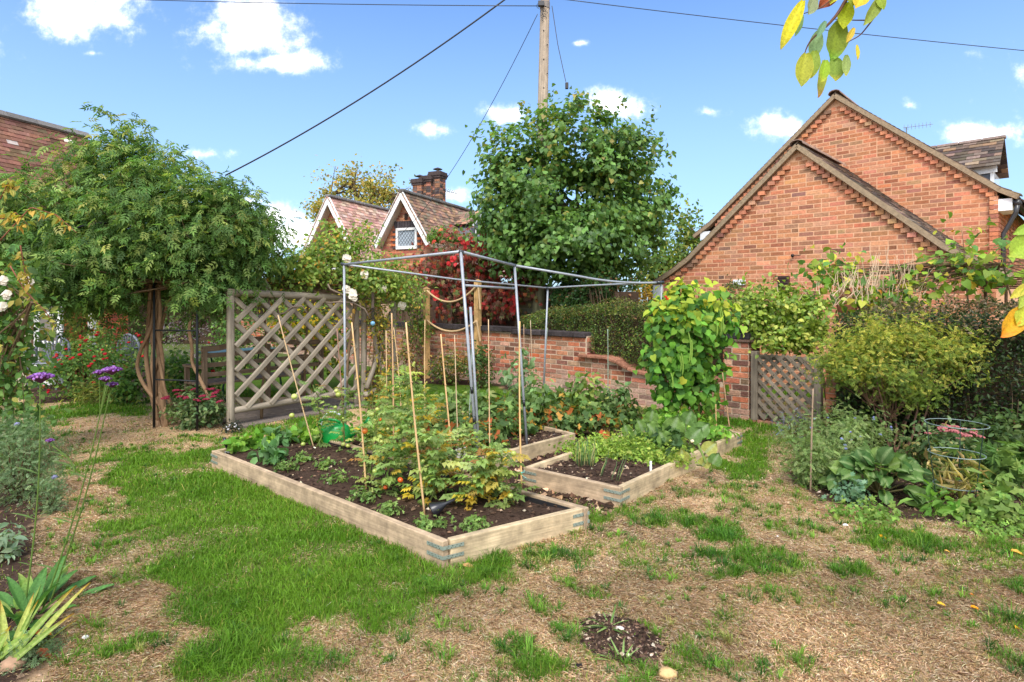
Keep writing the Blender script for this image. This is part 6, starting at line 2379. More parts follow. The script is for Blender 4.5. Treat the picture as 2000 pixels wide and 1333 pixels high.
def dots(t, pts, r, col, name='flower', squash=.6, mat_=None):
    """small flower heads, one shared mesh"""
    if len(pts) == 0: return
    me = None
    for q in pts:
        if me is None:
            o = MB().blob([0, 0, 0], [r, r, r * squash], col, 7, .22).build(name, mat_ or PETAL, t, origin=[0, 0, 0])
            me = o.data
            o.matrix_basis = Matrix.Translation(Vector(q)); WM[o.name] = o.matrix_basis
        else:
            place(t, me, q, nrm(rng.normal(size=3) * .3 + [0, 1, 0]), [0, 0, 1], random.uniform(.7, 1.25), name)


def bush(name, label, cat, px, py, Y, rx, rz, size, kind, pal, n=900, width=.6, flowers=None, **kw):
    b = P(px, py, Y); b[2] = 0.02
    z = rz * Y / F
    e = (b[0], b[1], max(z, P(px, py - rz, Y)[2] if False else z), rx * Y / F, rx * Y / F * .7, z)
    t = shrub(name, label, cat, b, [e], n, size, width, kind, pal, **kw)
    if flowers:
        fn_, fr, fc, fnm = flowers
        d = nrm(rng.normal(size=(fn_, 3)) + [0, -.6, .7])
        pts = np.array(e[:3]) + d * np.array(e[3:6]) * (.92 + .14 * rng.random((fn_, 1)))
        dots(t, pts, fr, fc, fnm)
    return t


red = S(196, 30, 44)
bush('red_rose_bush', 'red flowering rose bush before the terrace chairs', 'rose bush', 160, 775, 8.9, 80, 50, .05, 'oval', GREENS, 2400, flowers=(34, .028, red, 'rose_flower'), clumps=90, cr=.09, stems=5, stemcol=S(120, 84, 60))
bush('red_rose_bush', 'taller red rose bush behind, against the house wall', 'rose bush', 215, 765, 9.9, 70, 62, .05, 'oval', GREENS, 1700, flowers=(30, .03, red, 'rose_flower'), clumps=70, cr=.1, stems=4)
bush('peony_bush', 'leafy green bush with two red blooms right of the twisted trunks', 'shrub', 360, 770, 8.6, 62, 46, .07, 'oval', GREENS, 1500, flowers=(4, .035, S(206, 40, 34), 'bloom'), clumps=60, cr=.09)
bush('russian_sage', 'misty pale pink flower spikes behind the iron arch', 'perennial', 360, 755, 10.2, 62, 68, .035, 'sprig', [(S(176, 150, 170), 3), (S(150, 130, 150), 2), (S(110, 122, 92), 2)], 1100, .8, clumps=80, cr=.07, droop=-.6, stems=8, stemr=.006)
bush('low_perennial', 'pale grassy clump at the foot of the red rose bush', 'perennial', 185, 790, 8.4, 46, 16, .10, 'dia', [(S(150, 150, 80), 2), (S(120, 130, 66), 2)], 420, .14, clumps=20, cr=.07, stems=0, ntw=0)
bush('dark_bush', 'dark green mounded bush beside the red roses near the trunks', 'shrub', 250, 782, 8.4, 34, 34, .06, 'oval', GREENS, 800, clumps=36, cr=.07)
bush('house_climber', 'pale leaved shrub trained on the house wall beyond the roses', 'shrub', 160, 740, 11.0, 55, 75, .07, 'oval', [(S(150, 150, 72), 3), (S(112, 128, 60), 3)], 1100, clumps=50, cr=.14, stems=6, stemr=.02)
bush('back_shrub', 'green shrub in front of the far garden wall', 'shrub', 480, 740, 12.5, 60, 60, .07, 'oval', GREENS, 1300, clumps=50, cr=.13)
bush('red_flowers_clump', 'low red flowered clump left of the trellis post, in front of the far wall', 'perennial', 425, 720, 11, 30, 40, .05, 'oval', GREENS, 600, flowers=(10, .03, S(180, 36, 50), 'bloom'), clumps=30, cr=.09)


def sedum(name, label, px, py, Y, rx, rz, n, nf, col, fr=.035):
    b = P(px, py, Y); b[2] = .02
    z = rz * Y / F
    w = rx * Y / F
    t = shrub(name, label, 'sedum', b, [(b[0], b[1], z * .8, w, w * .6, z * .9)], n, .055, .5, 'oval', [(S(110, 130, 84), 3), (S(90, 116, 74), 3), (S(130, 140, 96), 1)], clumps=50, cr=.05, stems=8, stemr=.006, stemcol=S(130, 120, 90), up=.8)
    me = None
    for k in range(nf):
        a = random.uniform(0, 6.28); r = math.sqrt(random.random())
        hh = math.sqrt(max(.05, 1 - r * r * .8))
        q = np.array([b[0] + w * r * math.cos(a) * 1.02, b[1] + w * .6 * r * math.sin(a) - .04, z * .85 + z * .95 * hh * random.uniform(.75, 1.02)])
        mb = MB()
        if me is None:
            for i in range(22):
                an, rr = i * 2.4, math.sqrt(i / 22)
                mb.blob([math.cos(an) * rr * fr, math.sin(an) * rr * fr, fr * .25 * (1 - rr * rr)], fr * .24, col * random.uniform(.7, 1.25), 5, .1)
            o = mb.build('flower_head', PETAL, t, origin=[0, 0, 0])
            me = o.data
            M4 = Matrix.Translation(Vector(q)); o.matrix_basis = M4; WM[o.name] = M4
        else:
            place(t, me, q, nrm([random.uniform(-.2, .2), 1, random.uniform(-.2, .2)]), [random.uniform(-.3, .3), -.25, 1], random.uniform(.7, 1.2), 'flower_head')
    return t


sedum('stonecrop', 'dark pink stonecrop clump between the iron arch and the trellis post', 385, 842, 6.85, 62, 46, 1500, 26, S(150, 50, 72))
sedum('stonecrop', 'pink headed stonecrop standing inside the wire plant support', 1850, 900, 5.0, 62, 58, 800, 20, S(188, 116, 116), .032)
bush('white_bedding', 'tiny white flowers at the foot of the trellis post', 'bedding plant', 452, 845, 6.6, 20, 9, .025, 'dia', [(S(40, 52, 40), 3), (S(56, 66, 50), 2)], 260, flowers=(12, .012, S(235, 232, 235), 'flower'), clumps=14, cr=.03, stems=0, ntw=0)
bush('wall_shrub', 'low green and bronze shrub at the wall foot, right of the left rope post', 'shrub', 880, 752, 10.4, 46, 34, .05, 'oval', [(S(104, 118, 58), 3), (S(150, 120, 60), 2), (S(84, 100, 50), 2)], 1100, clumps=50, cr=.07)
bush('wall_shrub', 'narrow dark shrub at the wall foot, below the right rope post', 'shrub', 938, 762, 9.9, 22, 46, .05, 'oval', [(S(70, 96, 48), 3), (S(90, 110, 56), 2)], 800, clumps=36, cr=.07)
bush('wall_shrub', 'bronze-leaved low shrub at the wall foot, left of the left rope post', 'shrub', 800, 745, 11.2, 34, 36, .05, 'oval', [(S(150, 122, 64), 3), (S(110, 116, 60), 2)], 700, clumps=36, cr=.08)

# near left border
GREYG = [(S(112, 132, 92), 4), (S(92, 116, 78), 3), (S(132, 148, 110), 2)]
bush('grey_leaved_shrub', 'grey-green leafy shrub with a few lilac flowers at the left edge', 'shrub', 40, 985, 4.35, 70, 82, .034, 'sprig', GREYG, 2600, .8, flowers=(5, .022, S(178, 176, 216), 'flower'), clumps=120, cr=.06, stems=7, stemr=.007, ntw=30)
bush('grey_leaved_shrub', 'upper grey-green shrub behind it, under the rose arch', 'shrub', 30, 900, 5.0, 62, 58, .045, 'sprig', [(S(96, 122, 74), 3), (S(80, 106, 64), 3)], 1700, .8, clumps=80, cr=.07)
bush('silver_shrub', 'small silvery tuft at the edge of the left border', 'shrub', 98, 1008, 4.1, 26, 36, .03, 'sprig', GREYG, 700, .8, clumps=40, cr=.035)
bush('sage_plant', 'pale sage leaves at the very left edge below the grey shrub', 'perennial', 5, 1095, 3.4, 26, 30, .06, 'oval', [(S(150, 166, 136), 3), (S(120, 142, 110), 2)], 160, .4, clumps=14, cr=.05)
bush('weed_tuft', 'small grey-green weeds at the bottom left corner', 'weed', 60, 1290, 2.42, 46, 18, .025, 'sprig', GREYG, 420, .8, clumps=30, cr=.04, stems=0, ntw=0)


def bloom_stem(label, base, top, heads, group='tall verbena stems'):
    b, a = np.asarray(base, float), np.asarray(top, float)
    t = thing('verbena', label, 'flower', b, group)
    n = 16
    ts = np.linspace(0, 1, n)[:, None]
    bend = np.sin(ts * math.pi) * .02
    pts = b + (a - b) * ts + np.concatenate([bend, bend * .4, 0 * bend], 1)
    gc = S(104, 128, 62)
    MB().tube(pts, np.linspace(.0042, .0022, n), gc, 6).build('stem', LEAF, t, smooth=True)
    for k in (3, 6, 9):
        for s in (-1, 1):
            q = pts[k]
            d = nrm(np.array([s * .8, -.2, .55]))
            me = big_leaf_mesh('vb', .11, .012, S(96, 122, 62), S(120, 140, 90), .3, .1, 'oval')
            place(t, me, q, d, [0, -.2, 1], random.uniform(.5, 1.1))
    for (hx, hy, r) in heads:
        q = P(hx, hy, a[1])
        MB().tube([pts[-3] if abs(hx - 1000) and r < .05 else pts[-2], q - UPV * .01], .0018, gc, 5).build('stalk', LEAF, t)
        mb = MB()
        for i in range(60):
            an, rr = i * 2.4, math.sqrt(i / 60)
            c = q + np.array([math.cos(an) * rr * r, math.sin(an) * rr * r, r * .38 * (1 - rr * rr) + random.uniform(-.002, .003)])
            mb.blob(c, r * .12, pick([(S(150, 96, 176), 3), (S(176, 128, 200), 2), (S(112, 62, 120), 2)], 1)[0], 5, .15)
        mb.lathe([(.004, -r * .5), (r * .8, 0), (r * .85, r * .1)], q, S(96, 52, 84), 9)
        mb.build('flower_head', PETAL, t)


bloom_stem('tall verbena stem with one broad purple head, nearest the left edge', G(47, 1195), P(78, 750, 2.8), [(80, 738, .052)])
bloom_stem('tall verbena stem carrying the big cluster of purple heads', G(78, 1205), P(208, 752, 2.75), [(194, 728, .024), (219, 724, .042), (206, 741, .026)])
bloom_stem('tall verbena stem crossing the clustered one, with a small low head', G(94, 1188), P(214, 768, 2.8), [(219, 752, .026)])
bloom_stem('wispy verbena shoot ending in a single small purple head above the path', P(146, 925, 2.8), P(103, 872, 2.8), [(98, 861, .018)], 'tall verbena stems')


def strap_leaves(name, label, base, n, ln, wd, palette, cat='perennial', spread=1.0, shape='sword', tip=None, el=(.5, 1.2), az=(0, 360), curl=.35, rad=.06):
    t = thing(name, label, cat, base)
    for k in range(n):
        az_ = math.radians(random.uniform(*az))
        e = random.uniform(*el)
        a = np.array([math.cos(az_) * math.cos(e) * spread, math.sin(az_) * math.cos(e) * spread, math.sin(e)])
        q = np.asarray(base) + np.array([math.cos(az_), math.sin(az_), 0]) * random.uniform(.1, 1) * rad
        ki = (name, random.randrange(5))
        if ki not in _LM:
            c = pick(palette, 1)[0]
            big_leaf_mesh(ki, 1.0, wd / ln, c, c * 1.5, curl * random.uniform(.6, 1.3), .18, shape, tip if random.random() < .6 else None, .03, m=11)
        nn = nrm(np.cross(a, np.cross(UPV, a)) + rng.normal(size=3) * .15)
        place(t, _LM[ki], q, a, nn, ln * random.uniform(.65, 1.15))
    return t


strap_leaves('lily_clump', 'clump of broad bright green strap leaves at the left edge', G(52, 1205), 34, .22, .055, [(S(116, 150, 70), 3), (S(96, 136, 72), 3), (S(136, 162, 78), 1)], el=(.25, 1.15), tip=S(156, 166, 84), rad=.16, shape='oval')
iris = strap_leaves('iris_clump', 'iris fan with long pale leaves browning at their tips, bottom left', G(12, 1300), 9, .30, .034, [(S(140, 166, 84), 3), (S(120, 152, 80), 2), (S(170, 178, 90), 1)], el=(.5, 1.2), az=(30, 150), tip=S(190, 150, 70), rad=.08, curl=.15)
for (x1, y1, x0, y0, w_) in ((138, 1160, 20, 1300, .034), (135, 1212, 15, 1312, .028), (62, 1240, -10, 1300, .04), (18, 1228, -14, 1300, .034), (70, 1180, 30, 1275, .02)):
    b = G(x0, y0) + UPV * .02
    e = P(x1, y1, b[1] + .02)
    ln = np.linalg.norm(e - b)
    me = big_leaf_mesh(('ir', x1), 1.0, w_ / ln, S(140, 166, 78) * random.uniform(.85, 1.1), S(180, 190, 120), .12, .2, 'sword', S(200, 150, 60), .02, m=12)
    place(iris, me, b, e - b + UPV * ln * .12, [.1, -.7, .8], ln * 1.06)

# ------------------------------------------------------------------ right border
def spirea():
    b = G(1765, 888)
    E = [ell(1755, 715, 5.75, 118, 62, .55, 4), ell(1680, 700, 5.75, 65, 55, .4, 1.6), ell(1840, 690, 5.75, 66, 52, .4, 1.6), ell(1760, 655, 5.8, 75, 28, .4, 1), ell(1768, 775, 5.75, 58, 40, .35, .9), ell(1640, 725, 5.7, 36, 34, .3, .7), ell(1880, 680, 5.75, 36, 30, .3, .6)]
    t = thing('spirea_shrub', 'golden yellow spreading shrub on bare stems in the right flower bed', 'shrub', b)
    n = 10500
    p, out, tone, cc = crown(E, n, 430, .07, .4)
    sh, so = [], []
    for k in range(70):
        ang = random.uniform(-.35, math.pi + .35)
        x0, y0 = 1755 + 135 * math.cos(ang), 705 - 66 * math.sin(ang)
        ln = random.uniform(15, 42)
        x1, y1 = x0 + ln * math.cos(ang) * 1.1, y0 - ln * (.25 + .75 * max(0, math.sin(ang)))
        yy = 5.75 + random.uniform(-.3, .3)
        for f in np.linspace(-.5, 1, 16):
            sh.append(P(x0 + (x1 - x0) * f, y0 + (y1 - y0) * f, yy) + rng.normal(size=3) * .008)
            so.append(P(x1, y1, yy) - P(x0, y0, yy))
    p = np.vstack([p, np.array(sh)]); out = np.vstack([out, nrm(np.array(so))]); tone = np.concatenate([tone, np.full(len(sh), .05)])
    n = len(p)
    a, nn = frames(out, -.1, jit=.6, up=.5)
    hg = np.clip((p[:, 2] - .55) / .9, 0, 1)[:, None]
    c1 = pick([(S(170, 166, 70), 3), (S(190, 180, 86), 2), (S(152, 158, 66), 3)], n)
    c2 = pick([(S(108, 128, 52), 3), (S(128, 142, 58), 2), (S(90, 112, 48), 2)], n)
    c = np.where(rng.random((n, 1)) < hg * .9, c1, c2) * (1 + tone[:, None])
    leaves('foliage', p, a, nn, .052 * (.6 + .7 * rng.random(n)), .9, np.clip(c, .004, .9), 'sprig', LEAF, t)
    for k in range(9):
        mb = MB()
        tgt = P(random.uniform(1670, 1860), random.uniform(690, 780), 5.75 + random.uniform(-.2, .2))
        limb(mb, b + np.array([random.uniform(-.16, .16), random.uniform(-.08, .08), -.02]), tgt, .012, .005, S(120, 92, 76), .1, 6, 9)
        mb.build('stem', BARK, t, smooth=True)
    twigs(t, np.array([P(1700, 790, 5.75), P(1760, 780, 5.75), P(1800, 780, 5.75), P(1740, 820, 5.7)]), cc[:120], .005, S(112, 86, 66))


spirea()


def bergenia():
    b = G(1716, 965)
    t = thing('bergenia', 'clump of large glossy round bergenia leaves in the right flower bed', 'perennial', b)
    spots = []
    for k in range(100):
        az = k * 2.4 + random.uniform(-.3, .3)
        r = math.sqrt(random.random())
        spots.append((az, r))
    for i, (az, r) in enumerate(spots):
        e = 1.2 - r * 1.25 + random.uniform(-.25, .25)
        q = b + np.array([math.cos(az) * r * .34, math.sin(az) * r * .20 - .02, .08 + (1 - r * r) * .17])
        a = np.array([math.cos(az) * math.cos(e), math.sin(az) * math.cos(e) - .15, math.sin(e)])
        ki = ('bg', i % 9)
        if ki not in _LM:
            c = pick([(S(92, 122, 58), 3), (S(76, 108, 54), 3), (S(116, 142, 70), 1.5)], 1)[0]
            big_leaf_mesh(ki, 1.0, .84, c, S(160, 178, 120), random.uniform(.25, .7), random.uniform(.04, .16), 'round', None, .045, m=10, k=7)
        nn = nrm(UPV * .75 + np.array([math.cos(az) * .35, math.sin(az) * .3 - .45, 0]) + rng.normal(size=3) * .28)
        place(t, _LM[ki], q, a, nn, random.uniform(.095, .155))
        if i % 4 == 0:
            MB().tube([b + UPV * .0, q], .006, S(140, 130, 90), 5).build('leaf_stalk', LEAF, t)


bergenia()
bush('catmint', 'grey-green mound of catmint with blue spikes, left of the bergenia', 'perennial', 1640, 915, 5.3, 105, 52, .045, 'sprig', [(S(124, 144, 84), 4), (S(106, 128, 74), 3), (S(146, 160, 104), 2)], 2600, .9, flowers=(16, .014, S(140, 146, 196), 'flower'), clumps=110, cr=.07, stems=6, stemr=.005)
bush('catmint', 'lower front mound of catmint behind the lone brown cane', 'perennial', 1590, 952, 4.75, 52, 46, .045, 'sprig', [(S(124, 144, 84), 4), (S(106, 128, 74), 3), (S(146, 160, 104), 2)], 1500, .9, clumps=80, cr=.06, stems=4, stemr=.005)
bush('lavender', 'thin blue flower spikes on the gravel before the gate', 'perennial', 1545, 850, 6.3, 34, 22, .05, 'sprig', [(S(140, 144, 190), 2), (S(104, 128, 88), 3)], 260, .5, clumps=24, cr=.06, droop=-.8)
bush('euphorbia', 'small blue-green spurge in front of the bergenia', 'perennial', 1660, 985, 4.3, 26, 24, .04, 'rosette', [(S(110, 140, 110), 3), (S(92, 124, 92), 2)], 240, .8, clumps=26, cr=.03, stems=3, stemr=.004)
bush('primula', 'bright green rosette of primula leaves beside the plant support', 'perennial', 1845, 1012, 4.1, 38, 14, .10, 'oval', [(S(106, 146, 62), 3), (S(124, 158, 76), 2)], 70, .36, clumps=8, cr=.05, stems=0, ntw=0)
bush('hellebore', 'green palmate-leaved hellebore right of the plant support', 'perennial', 1960, 985, 4.5, 52, 50, .13, 'palm5', [(S(112, 138, 70), 3), (S(92, 122, 64), 3)], 150, .8, clumps=24, cr=.08, stems=4, stemr=.006)
bush('astrantia', 'low lobed leaves at the right edge of the flower bed', 'perennial', 1945, 1020, 4.0, 56, 26, .07, 'tri', [(S(124, 146, 74), 3), (S(104, 128, 62), 2)], 240, .9, clumps=30, cr=.06, stems=0, ntw=4)
bush('groundcover', 'small pale green creeping plants on the bed edge at right', 'ground cover', 1950, 1042, 3.75, 70, 8, .025, 'tri', [(S(132, 158, 76), 3), (S(110, 140, 66), 2)], 420, .9, clumps=40, cr=.05, stems=0, ntw=0)
bush('geranium', 'low scalloped leaves in front of the catmint at the lawn edge', 'perennial', 1690, 1000, 4.0, 60, 12, .035, 'tri', [(S(112, 142, 66), 3), (S(140, 160, 80), 1)], 300, .9, clumps=36, cr=.05, stems=0, ntw=0)
bush('cranesbill', 'dark weedy leaves under the golden shrub and stonecrop', 'perennial', 1830, 940, 4.9, 80, 40, .055, 'oval', [(S(84, 104, 56), 3), (S(66, 88, 48), 3), (S(150, 140, 88), 1)], 700, .5, clumps=50, cr=.08, stems=4, stemr=.005)
bush('dried_grass_clump', 'straw coloured fading stems inside the wire plant support', 'perennial', 1860, 985, 4.35, 40, 46, .14, 'dia', [(S(178, 160, 102), 3), (S(130, 136, 70), 2), (S(200, 184, 130), 1)], 130, .09, clumps=20, cr=.05, droop=-.5, stems=3, stemr=.004)
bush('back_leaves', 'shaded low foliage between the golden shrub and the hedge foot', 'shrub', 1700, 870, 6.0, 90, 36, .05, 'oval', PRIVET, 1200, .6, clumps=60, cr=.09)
bush('right_edge_leaves', 'dull green foliage at the hedge foot on the right edge', 'shrub', 1990, 930, 5.1, 90, 60, .06, 'oval', [(S(84, 104, 56), 3), (S(66, 88, 48), 3)], 1100, .5, clumps=60, cr=.09)


def peony_ring():
    b = G(1868, 985)
    t = thing('plant_support', 'grey green wire plant support with three rings in the right flower bed', 'plant support', b)
    gc = S(130, 146, 142)
    ctr = lambda z, r: [b + np.array([r * math.cos(x), r * math.sin(x), z]) for x in np.linspace(0, 2 * math.pi, 41)]
    for z, r in ((.585, .19), (.37, .17), (.14, .14)):
        q = ctr(z, r)
        MB().tube(q, .0028, gc, 6).build('ring', METAL, t, smooth=True)
    for k in range(3):
        x = 2 * math.pi * k / 3 + .8
        MB().tube([b + np.array([.12 * math.cos(x), .12 * math.sin(x), -.05]), b + np.array([.19 * math.cos(x), .19 * math.sin(x), .585])], .0034, S(40, 58, 50), 6).build('leg', METAL, t)


peony_ring()


# ------------------------------------------------------------------ vegetables
def bean_plant():
    b = bed_pt('B', .62, .82)
    b = np.array([1.95, 6.72 - .35, .1])
    t = thing('bean_plant', 'tall runner bean climbing its canes, yellow leaves at the top and hanging pods', 'bean plant', b)
    Y = 6.4
    E = [ell(1345, 640, Y, 68, 70, .34, 3), ell(1330, 740, Y, 66, 70, .34, 3), ell(1350, 590, Y, 55, 40, .3, 1.4), ell(1385, 760, Y, 32, 60, .22, 1), ell(1290, 690, Y, 36, 60, .25, 1), ell(1300, 625, Y, 38, 28, .25, .8), ell(1400, 640, Y, 24, 50, .2, .7)]
    n = 2700
    p, out, tone, cc = crown(E, n, 150, .08, .55)
    out = nrm(out + np.array([-.1, -.7, .1]))
    a, nn = frames(out, 1.1, jit=.4, up=.35)
    py = HY - (p[:, 2] - H) / p[:, 1] * F
    c = pick([(S(100, 142, 52), 4), (S(82, 124, 56), 3), (S(122, 158, 62), 2), (S(68, 108, 50), 1.5)], n) * (1 + tone[:, None])
    y = rng.random(n) < np.clip((640 - py) / 80, .03, .7)
    c[y] = pick([(S(178, 182, 62), 3), (S(196, 178, 60), 1), (S(148, 170, 62), 3)], y.sum())
    c = np.clip(c, .004, .9)
    sz = .080 * (.65 + .7 * rng.random(n))
    order = np.argsort(p[:, 1] + .1 * rng.random(n))
    ylo = [i for i in order[:420] if y[i]][:90]
    gr = [i for i in order[:420] if not y[i]][:205]
    used = np.array(ylo + gr)
    rest = np.setdiff1d(np.arange(n), used)
    leaves('foliage', p[rest], a[rest], nn[rest], sz[rest], .86, c[rest], 'heart', LEAF, t)
    leaf_objs(t, p[gr], a[gr], nn[gr], sz[gr], .86, 'heart', [(S(100, 142, 52), 4), (S(82, 124, 56), 3), (S(122, 158, 62), 2)], LEAF, 10)
    leaf_objs(t, p[ylo], a[ylo], nn[ylo], sz[ylo], .86, 'heart', [(S(178, 182, 62), 3), (S(150, 170, 62), 3), (S(198, 178, 60), 1)], LEAF, 7)
    for (px, y0, y1) in ((1348, 660, 712), (1351, 664, 715), (1331, 690, 735), (1328, 695, 728), (1406, 605, 660), (1408, 600, 650), (1398, 625, 660), (1310, 728, 760), (1345, 650, 700)):
        q0, q1 = P(px, y0, Y - .42), P(px + random.uniform(-4, 4), y1, Y - .42)
        ts = np.linspace(0, 1, 8)[:, None]
        pts = q0 + (q1 - q0) * ts + np.array([.012, 0, 0]) * np.sin(ts * 3)
        MB().tube(pts, [.003, .006, .007, .007, .007, .007, .006, .002], S(136, 164, 74), 6).build('bean_pod', LEAF, t, smooth=True)
    dots(t, [P(1303, 584, Y - .3), P(1300, 580, Y - .3), P(1282, 640, Y - .3)], .02, S(220, 70, 40), 'flower')
    for (px, top) in ((1300, 580), (1330, 560), (1365, 560), (1390, 600)):
        g0 = P(px, 838, Y); g0[2] = .05
        MB().tube([g0, P(px, top, Y)], .008, S(170, 130, 80), 6).build('cane', BAMBOO, t)
    tt = np.array([P(1330, 800, Y), P(1390, 790, Y), P(1300, 760, Y)])
    twigs(t, tt, cc[:40], .004, S(120, 120, 66))


bean_plant()


def tomato_plant(base, top_py, label, n=46, w=.16, yellow=.15, reds=0, greens=2, Yo=0, fruit_px=()):
    n = int(n * 1.0)
    w = w * .80
    b = G(base[0], base[1], .1)
    zt = P(base[0], top_py, b[1])[2]
    t = thing('tomato_plant', label, 'tomato plant', b, 'staked tomato plants')
    m = 12
    ts = np.linspace(0, 1, m)
    pts = b + np.stack([np.cumsum(rng.normal(size=m)) * .018, np.cumsum(rng.normal(size=m)) * .014, ts * (zt - b[2])], 1)
    pts[0] = b - UPV * .04
    MB().tube(pts, np.linspace(.008, .004, m), S(112, 124, 66), 6).build('stem', LEAF, t, smooth=True)
    f = rng.random(n) ** .85
    idx = f * (m - 1)
    q = np.stack([np.interp(idx, np.arange(m), pts[:, k]) for k in range(3)], 1)
    az = rng.uniform(0, 2 * math.pi, n)
    out = np.stack([np.cos(az), np.sin(az), .35 + .4 * rng.random(n)], 1)
    a = nrm(out + [0, 0, -.35])
    q = q + a * rng.random((n, 1)) * w * .6
    nn = nrm(UPV + out * .25 + rng.normal(size=(n, 3)) * .3)
    nn = nrm(nn - a * (nn * a).sum(1, keepdims=True))
    c = pick([(S(130, 152, 84), 4), (S(148, 168, 100), 3), (S(108, 134, 72), 2), (S(170, 180, 102), 1.5)], n)
    ye = rng.random(n) < yellow * .95 * (1.6 - f)
    if ye.any(): c[ye] = pick([(S(190, 164, 66), 2), (S(200, 172, 62), 1.5), (S(164, 150, 74), 2), (S(160, 120, 70), .8)], ye.sum())
    # curling, thin sprays for the finer leaf tips
    leaves('foliage', q, a, nn, (w * .82) * (.55 + .75 * rng.random(n)), 1.0, np.clip(c, .004, .9), 'tomato', LEAF, t)
    k = int(n * .8)
    i2 = rng.integers(0, n, k)
    q2 = q[i2] + rng.normal(size=(k, 3)) * w * .32
    a2, n2 = frames(nrm(rng.normal(size=(k, 3)) + [0, 0, .3]), .9)
    leaves('side_shoots', q2, a2, n2, (w * .5) * (.5 + .8 * rng.random(k)), .9, np.clip(c[i2] * 1.02, .004, .9), 'tomato', LEAF, t)
    mb = MB()
    for i in range(0, n, 2):
        limb(mb, np.array([np.interp(max(0, idx[i] - .3), np.arange(m), pts[:, k_]) for k_ in range(3)]), q[i], .0032, .0016, S(118, 130, 74), .1, 4, 4)
    mb.build('leaf_stalks', LEAF, t)['kind'] = 'stuff'
    gcol, rcol = [S(164, 172, 84), S(178, 184, 102), S(150, 164, 78)], [S(206, 112, 42), S(214, 92, 36)]
    for k in range(greens + reds):
        red_ = k < reds
        fz = random.uniform(.25, .85)
        q = pts[int(fz * (m - 1))] + np.array([random.uniform(-1, 1) * w * .6, -random.uniform(.2, .9) * w, -.02])
        r = random.uniform(.013, .021)
        MB().blob(q, [r, r, r * .9], random.choice(rcol if red_ else gcol), 10, .03).build('tomato', TOMATO, t, smooth=True)
    for (px, py, r, rd) in fruit_px:
        q = P(px, py, b[1] - w * .5)
        mb = MB().blob(q, [r, r, r * .92], random.choice(rcol if rd else gcol), 12, .02)
        mb.build('tomato', TOMATO, t, smooth=True)
    return t


tomato_plant((613, 874), 752, 'lanky tomato plant on the first leaning cane, large green fruit', 38, .13, .08, 0, 0, fruit_px=((575, 775, .030, 0), (570, 812, .026, 0), (592, 868, .022, 0)))
tomato_plant((672, 878), 756, 'tomato plant on the reddish cane, green fruit in pairs', 34, .13, .1, 0, 1, fruit_px=((661, 771, .027, 0), (657, 764, .02, 0), (670, 868, .022, 0), (680, 871, .022, 0), (655, 796, .018, 0)))
tomato_plant((720, 950), 800, 'tomato plant at the foot of the long yellow leaning cane', 40, .15, .2, 0, 2, fruit_px=((712, 842, .026, 1),))
tomato_plant((745, 900), 770, 'tomato plant left of the tallest cane with a ripening truss', 46, .15, .12, 0, 1, fruit_px=((737, 800, .02, 0), (727, 810, .02, 0), (742, 820, .017, 1), (731, 822, .018, 0)))
tomato_plant((768, 935), 730, 'tall tomato plant tied to the tallest upright cane', 64, .17, .16, 0, 3)
tomato_plant((788, 870), 735, 'pale tomato plant at the back, leafy up to the cane tops', 50, .16, .2, 0, 3)
tomato_plant((738, 962), 872, 'low spreading tomato plant in front of the tallest cane', 46, .16, .12, 1, 2)
tomato_plant((800, 966), 800, 'bushy tomato plant in the middle front of the bed with orange fruit', 60, .17, .18, 1, 3, fruit_px=((782, 938, .02, 1), (779, 976, .016, 0)))
tomato_plant((834, 990), 840, 'tomato plant on the long middle cane near the black funnel', 52, .17, .16, 0, 2)
tomato_plant((838, 905), 762, 'yellowing tomato plant behind the middle cane', 46, .16, .4, 0, 2)
tomato_plant((872, 968), 850, 'tomato plant just left of the front cage post', 50, .17, .22, 1, 1)
tomato_plant((915, 992), 895, 'low yellow-leaved tomato plant nearest the front board', 56, .17, .34, 0, 2)
tomato_plant((957, 975), 885, 'sprawling tomato plant under the front cage post', 52, .18, .22, 0, 2, fruit_px=((962, 904, .022, 0),))
tomato_plant((1008, 985), 872, 'drooping tomato plant at the bright yellow cane', 48, .17, .26, 0, 2, fruit_px=((1003, 886, .02, 0),))
tomato_plant((895, 935), 850, 'tomato plant behind the front cage post near the white rag', 42, .15, .2, 0, 2)
tomato_plant((757, 888), 728, 'thin tall tomato plant on the cane left of the tallest one', 40, .13, .25, 0, 2)
tomato_plant((815, 880), 742, 'thin tall tomato plant rising on the long middle cane', 40, .13, .3, 0, 2)
tomato_plant((722, 885), 765, 'thin tomato plant with yellow leaves just right of the watering can', 36, .13, .3, 0, 2)
tomato_plant((895, 920), 800, 'thin tomato plant on the pale cane by the white rag', 34, .12, .3, 0, 1)
tomato_plant((960, 940), 835, 'thin tomato plant on the slim cane between the cage posts', 34, .13, .25, 0, 1)
tomato_plant((700, 905), 830, 'small tomato plant between the two left canes', 34, .13, .14, 0, 1)


def veg(name, label, cat, pt, h, r, size, kind, pal, n, width=.6, **kw):
    b = np.asarray(pt, float)
    kw = dict(dict(clumps=max(10, n // 14), cr=r * .25, stems=3, stemr=.004, ntw=4), **kw)
    return shrub(name, label, cat, b, [(b[0], b[1], b[2] + h * .55, r, r, h * .5)], n, size, width, kind, pal, **kw)


